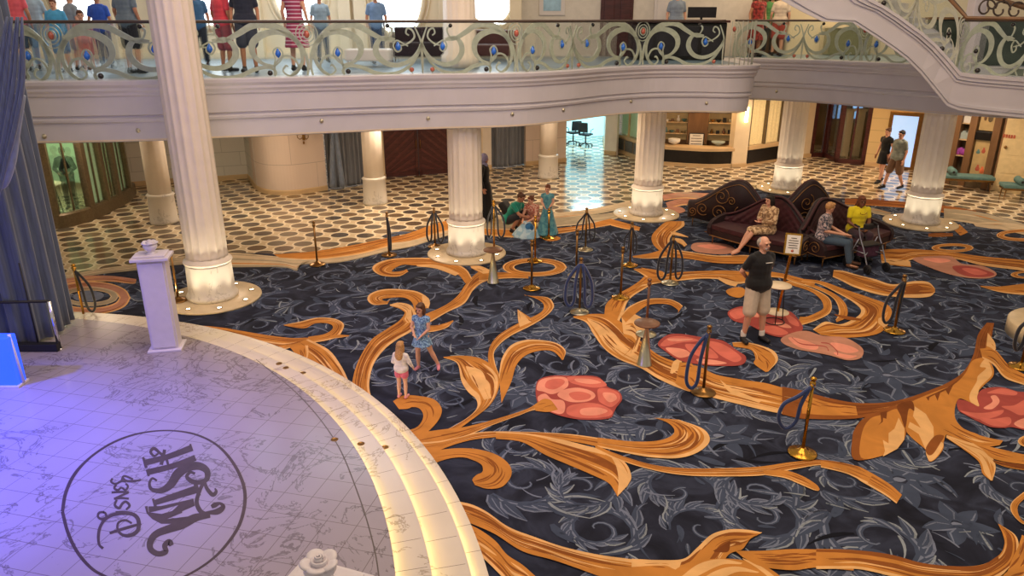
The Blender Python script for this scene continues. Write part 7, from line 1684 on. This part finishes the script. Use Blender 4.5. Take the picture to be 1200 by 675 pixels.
# ---- people on the upper deck
def upx(px, Y): return (PY(px, 40, Y)[0], Y, ZT)
UP = [
 ('person', 'person in a coral top and dark shorts at the far left of the upper deck', 22, 15.6, 200, 1.0, 'tan', ('short', 'brown'), ('#e0606c', .3), ('#23252e', .45), None),
 ('woman', 'woman in a light blue skirt behind the left oval of the balcony railing', 44, 16.4, 20, .95, 'light', ('bob', 'grey'), ('#9bb4c4', .3), ('#7fa6c8', .9), None),
 ('child', 'child with a pink face and blue top behind the left railing oval', 69, 15.4, 10, .80, 'light', ('short', 'auburn'), ('#4fa8d8', .3), ('#6f8fb0', .45), None),
 ('person', 'person in a white cap and grey shirt behind the left railing', 88, 16.2, 150, .88, 'light', ('short', 'grey'), ('#8b97a0', .3), ('#b7a99a', .45), None),
 ('child', 'child in pink shorts sitting low behind the second railing swirl', 98, 15.3, 30, .66, 'light', ('short', 'brown'), ('#c48a88', .3), ('#c67a72', .4), None),
 ('person', 'dark-haired person in royal blue behind the left railing, beside the man in grey', 120, 16.6, 190, .88, 'tan', ('short', 'black'), ('#2c56b8', .3), ('#33466c', .9), None),
 ('man', 'broad man in a grey shirt and black shorts left of the tall column', 152, 15.2, 165, 1.02, 'tan', ('short', 'black'), ('#6d7d88', .33), ('#20222a', .45), None),
 ('person', 'person in blue just right of the tall column on the upper deck', 233, 17.0, 20, .95, 'tan', ('short', 'black'), ('#3d6a94', .3), ('#2a3440', .9), None),
 ('woman', 'woman in a red shirt right of the tall column on the upper deck', 262, 15.8, 150, .98, 'tan', ('bob', 'black'), ('#e04a5a', .33), ('#a0525c', .5), None),
 ('man', 'tall man in dark navy beside the woman in red on the upper deck', 289, 15.6, 10, 1.04, 'tan', ('short', 'black'), ('#262c3e', .33), ('#3a3f4e', .45), None),
 ('woman', 'woman in a red and white striped dress on the upper deck', 347, 16.0, 170, 1.03, 'light', ('long', 'brown'), None, None, 'stripe'),
 ('person', 'distant person in grey between the second and third porthole piers', 377, 19.2, 20, .92, 'tan', ('short', 'brown'), ('#8ba0ac', .33), ('#5b6470', .9), None),
 ('person', 'person in a blue shirt sitting before the third porthole window', 442, 18.6, 10, .93, 'tan', ('short', 'grey'), ('#6f8fb4', .33), ('#3a4c68', .9), None),
 ('man', 'man in a grey shirt at the upper reception desk', 791, 21.2, 0, 1.0, 'light', ('short', 'brown'), ('#8a97a4', .33), ('#32363e', .95), None),
 ('woman', 'woman in a red dress seen past the balcony corner on the upper deck', 886, 21.9, 15, 1.0, 'tan', ('long', 'black'), None, None, 'red'),
 ('person', 'person in a pale shirt and red shorts near the stair on the upper deck', 912, 22.2, 160, 1.0, 'light', ('short', 'brown'), ('#cfc0ac', .33), ('#a8483c', .45), None),
 ('woman', 'woman in a green top beyond the balcony corner on the upper deck', 901, 23.2, 0, 1.0, 'light', ('bob', 'black'), ('#5f9a5a', .4), ('#3a3a38', .9), None)]
def stripes():
    g = NT('striped_cloth'); tc = g.n('TexCoord'); sp = g.n('SeparateXYZ'); g.l(tc.outputs['Object'], sp.inputs[0])
    f = g.math('LESS_THAN', g.math('FRACT', g.math('MULTIPLY', sp.outputs[2], 14)), .3); g.l(g.mix(f, lin('#a03a5c'), lin('#d8b8c8')), g.b.inputs['Base Color']); g.b.inputs['Roughness'].default_value = .85; return g.m
ST = {'stripe': stripes(), 'red': cloth('red', '#a83a34', col2='#6d241f', nscale=14)}
for i, (nm, lab, px, Y, rz, s, sk, hr, tp_, bt_, dr) in enumerate(UP):
    person(nm, lab, upx(px, Y), R(rz), {}, s, sk, hr, (cloth('up%d' % i, tp_[0]), tp_[1], 0) if tp_ else None, (cloth('upb%d' % i, bt_[0]), bt_[1]) if bt_ else None, (ST[dr], .12, .45, .08) if dr else None, M['blackmatte'], None, 1.1 if nm == 'man' else 1.05, vox=.018)
# ================================================================ LIGHT
w = bpy.data.worlds.new('world'); sc.world = w; w.use_nodes = True
bg = w.node_tree.nodes['Background']; bg.inputs[0].default_value = lin('#ffeedd'); bg.inputs[1].default_value = .38
def area(loc, tgt, size, e, col, sy=None, spread=180):
    d = bpy.data.lights.new('room_light', 'AREA'); d.energy = e; d.color = lin(col)[:3]; d.size = size; d.spread = R(spread)
    if sy: d.shape = 'RECTANGLE'; d.size_y = sy
    o = bpy.data.objects.new('room_light', d); COL.objects.link(o); o.location = loc
    o.rotation_euler = (Vector(tgt)-Vector(loc)).to_track_quat('-Z', 'Y').to_euler(); return o
# atrium ceiling cove high above
area((2.5, 9, 11.5), (2.5, 10, 0), 9, 760, '#ffdcb2', 7)
area((-3, 9, 10.5), (-2, 12, 0), 5, 90, '#ffd9c4', 5)
# ceiling lamps of the outer lobby, under the upper deck
for x, y, e in ((-11, 18.5, 42), (-7, 19.5, 60), (-3, 20.5, 60), (1, 22.5, 48), (5.5, 23.5, 70), (9.5, 25.0, 70), (13, 22.2, 55), (-3, 18.2, 60), (2.2, 19.8, 30), (14.2, 19, 50)):
    area((x, y, 2.83), (x, y, 0), .9, e, '#ffe4c6')
area((3.2, 30.5, 2.8), (3.2, 30.5, 0), 1.2, 110, '#bdeeff')
area((-12.8, 20, 2.8), (-12.8, 20, 0), .8, 40, '#dcffcc')
area((11.8, 24.7, 2.7), (11.8, 24.7, 0), .7, 30, '#ffc280')
area((6.9, 26.6, 2.7), (6.9, 27.5, 1.2), .8, 26, '#ffcf93')
# upper deck daylight and lamps
area((-6, 19.2, 7.4), (-6, 18.0, 4), 6, 150, '#eaf3ff', 2)
area((8, 21.5, 7.4), (8, 22, 4), 5, 90, '#ffdba8', 2)
# area lights added to tint the fascia, the violet one imitating stage spill
area((1, 8, 7.8), (1, 17, 3.4), 6, 60, '#f0e6ff', 2)
area((-5, 6, 7.6), (-3.5, 15, 3.4), 4, 60, '#c0b4ff', 2)
# stage spotlights: saturated blue from the left wing, soft violet above
def spot(loc, tgt, e, col, ang, blend=1.0, r=.15):
    d = bpy.data.lights.new('stage_spotlight', 'SPOT'); d.energy = e; d.color = col; d.spot_size = R(ang); d.spot_blend = blend; d.shadow_soft_size = r
    o = bpy.data.objects.new('stage_spotlight', d); COL.objects.link(o); o.location = loc; o.rotation_euler = (Vector(tgt)-Vector(loc)).to_track_quat('-Z', 'Y').to_euler()
spot((-10, 6, 5.6), (-7.0, 6.6, .3), 8500, (.05, .07, 1.0), 60)
spot((-8.5, 3.0, 6.5), (-5.2, 6.4, .3), 1000, (.24, .13, 1.0), 66)
sc.view_settings.view_transform = 'Standard'; sc.view_settings.look = 'None'; sc.view_settings.gamma = 1; sc.view_settings.use_curve_mapping = False
sc.view_settings.exposure = 0.25
sc.cycles.max_bounces = 6; sc.cycles.transparent_max_bounces = 12; sc.cycles.sample_clamp_indirect = 4
sc.cycles.use_denoising = True
try: sc.cycles.use_light_tree = True
except Exception: pass
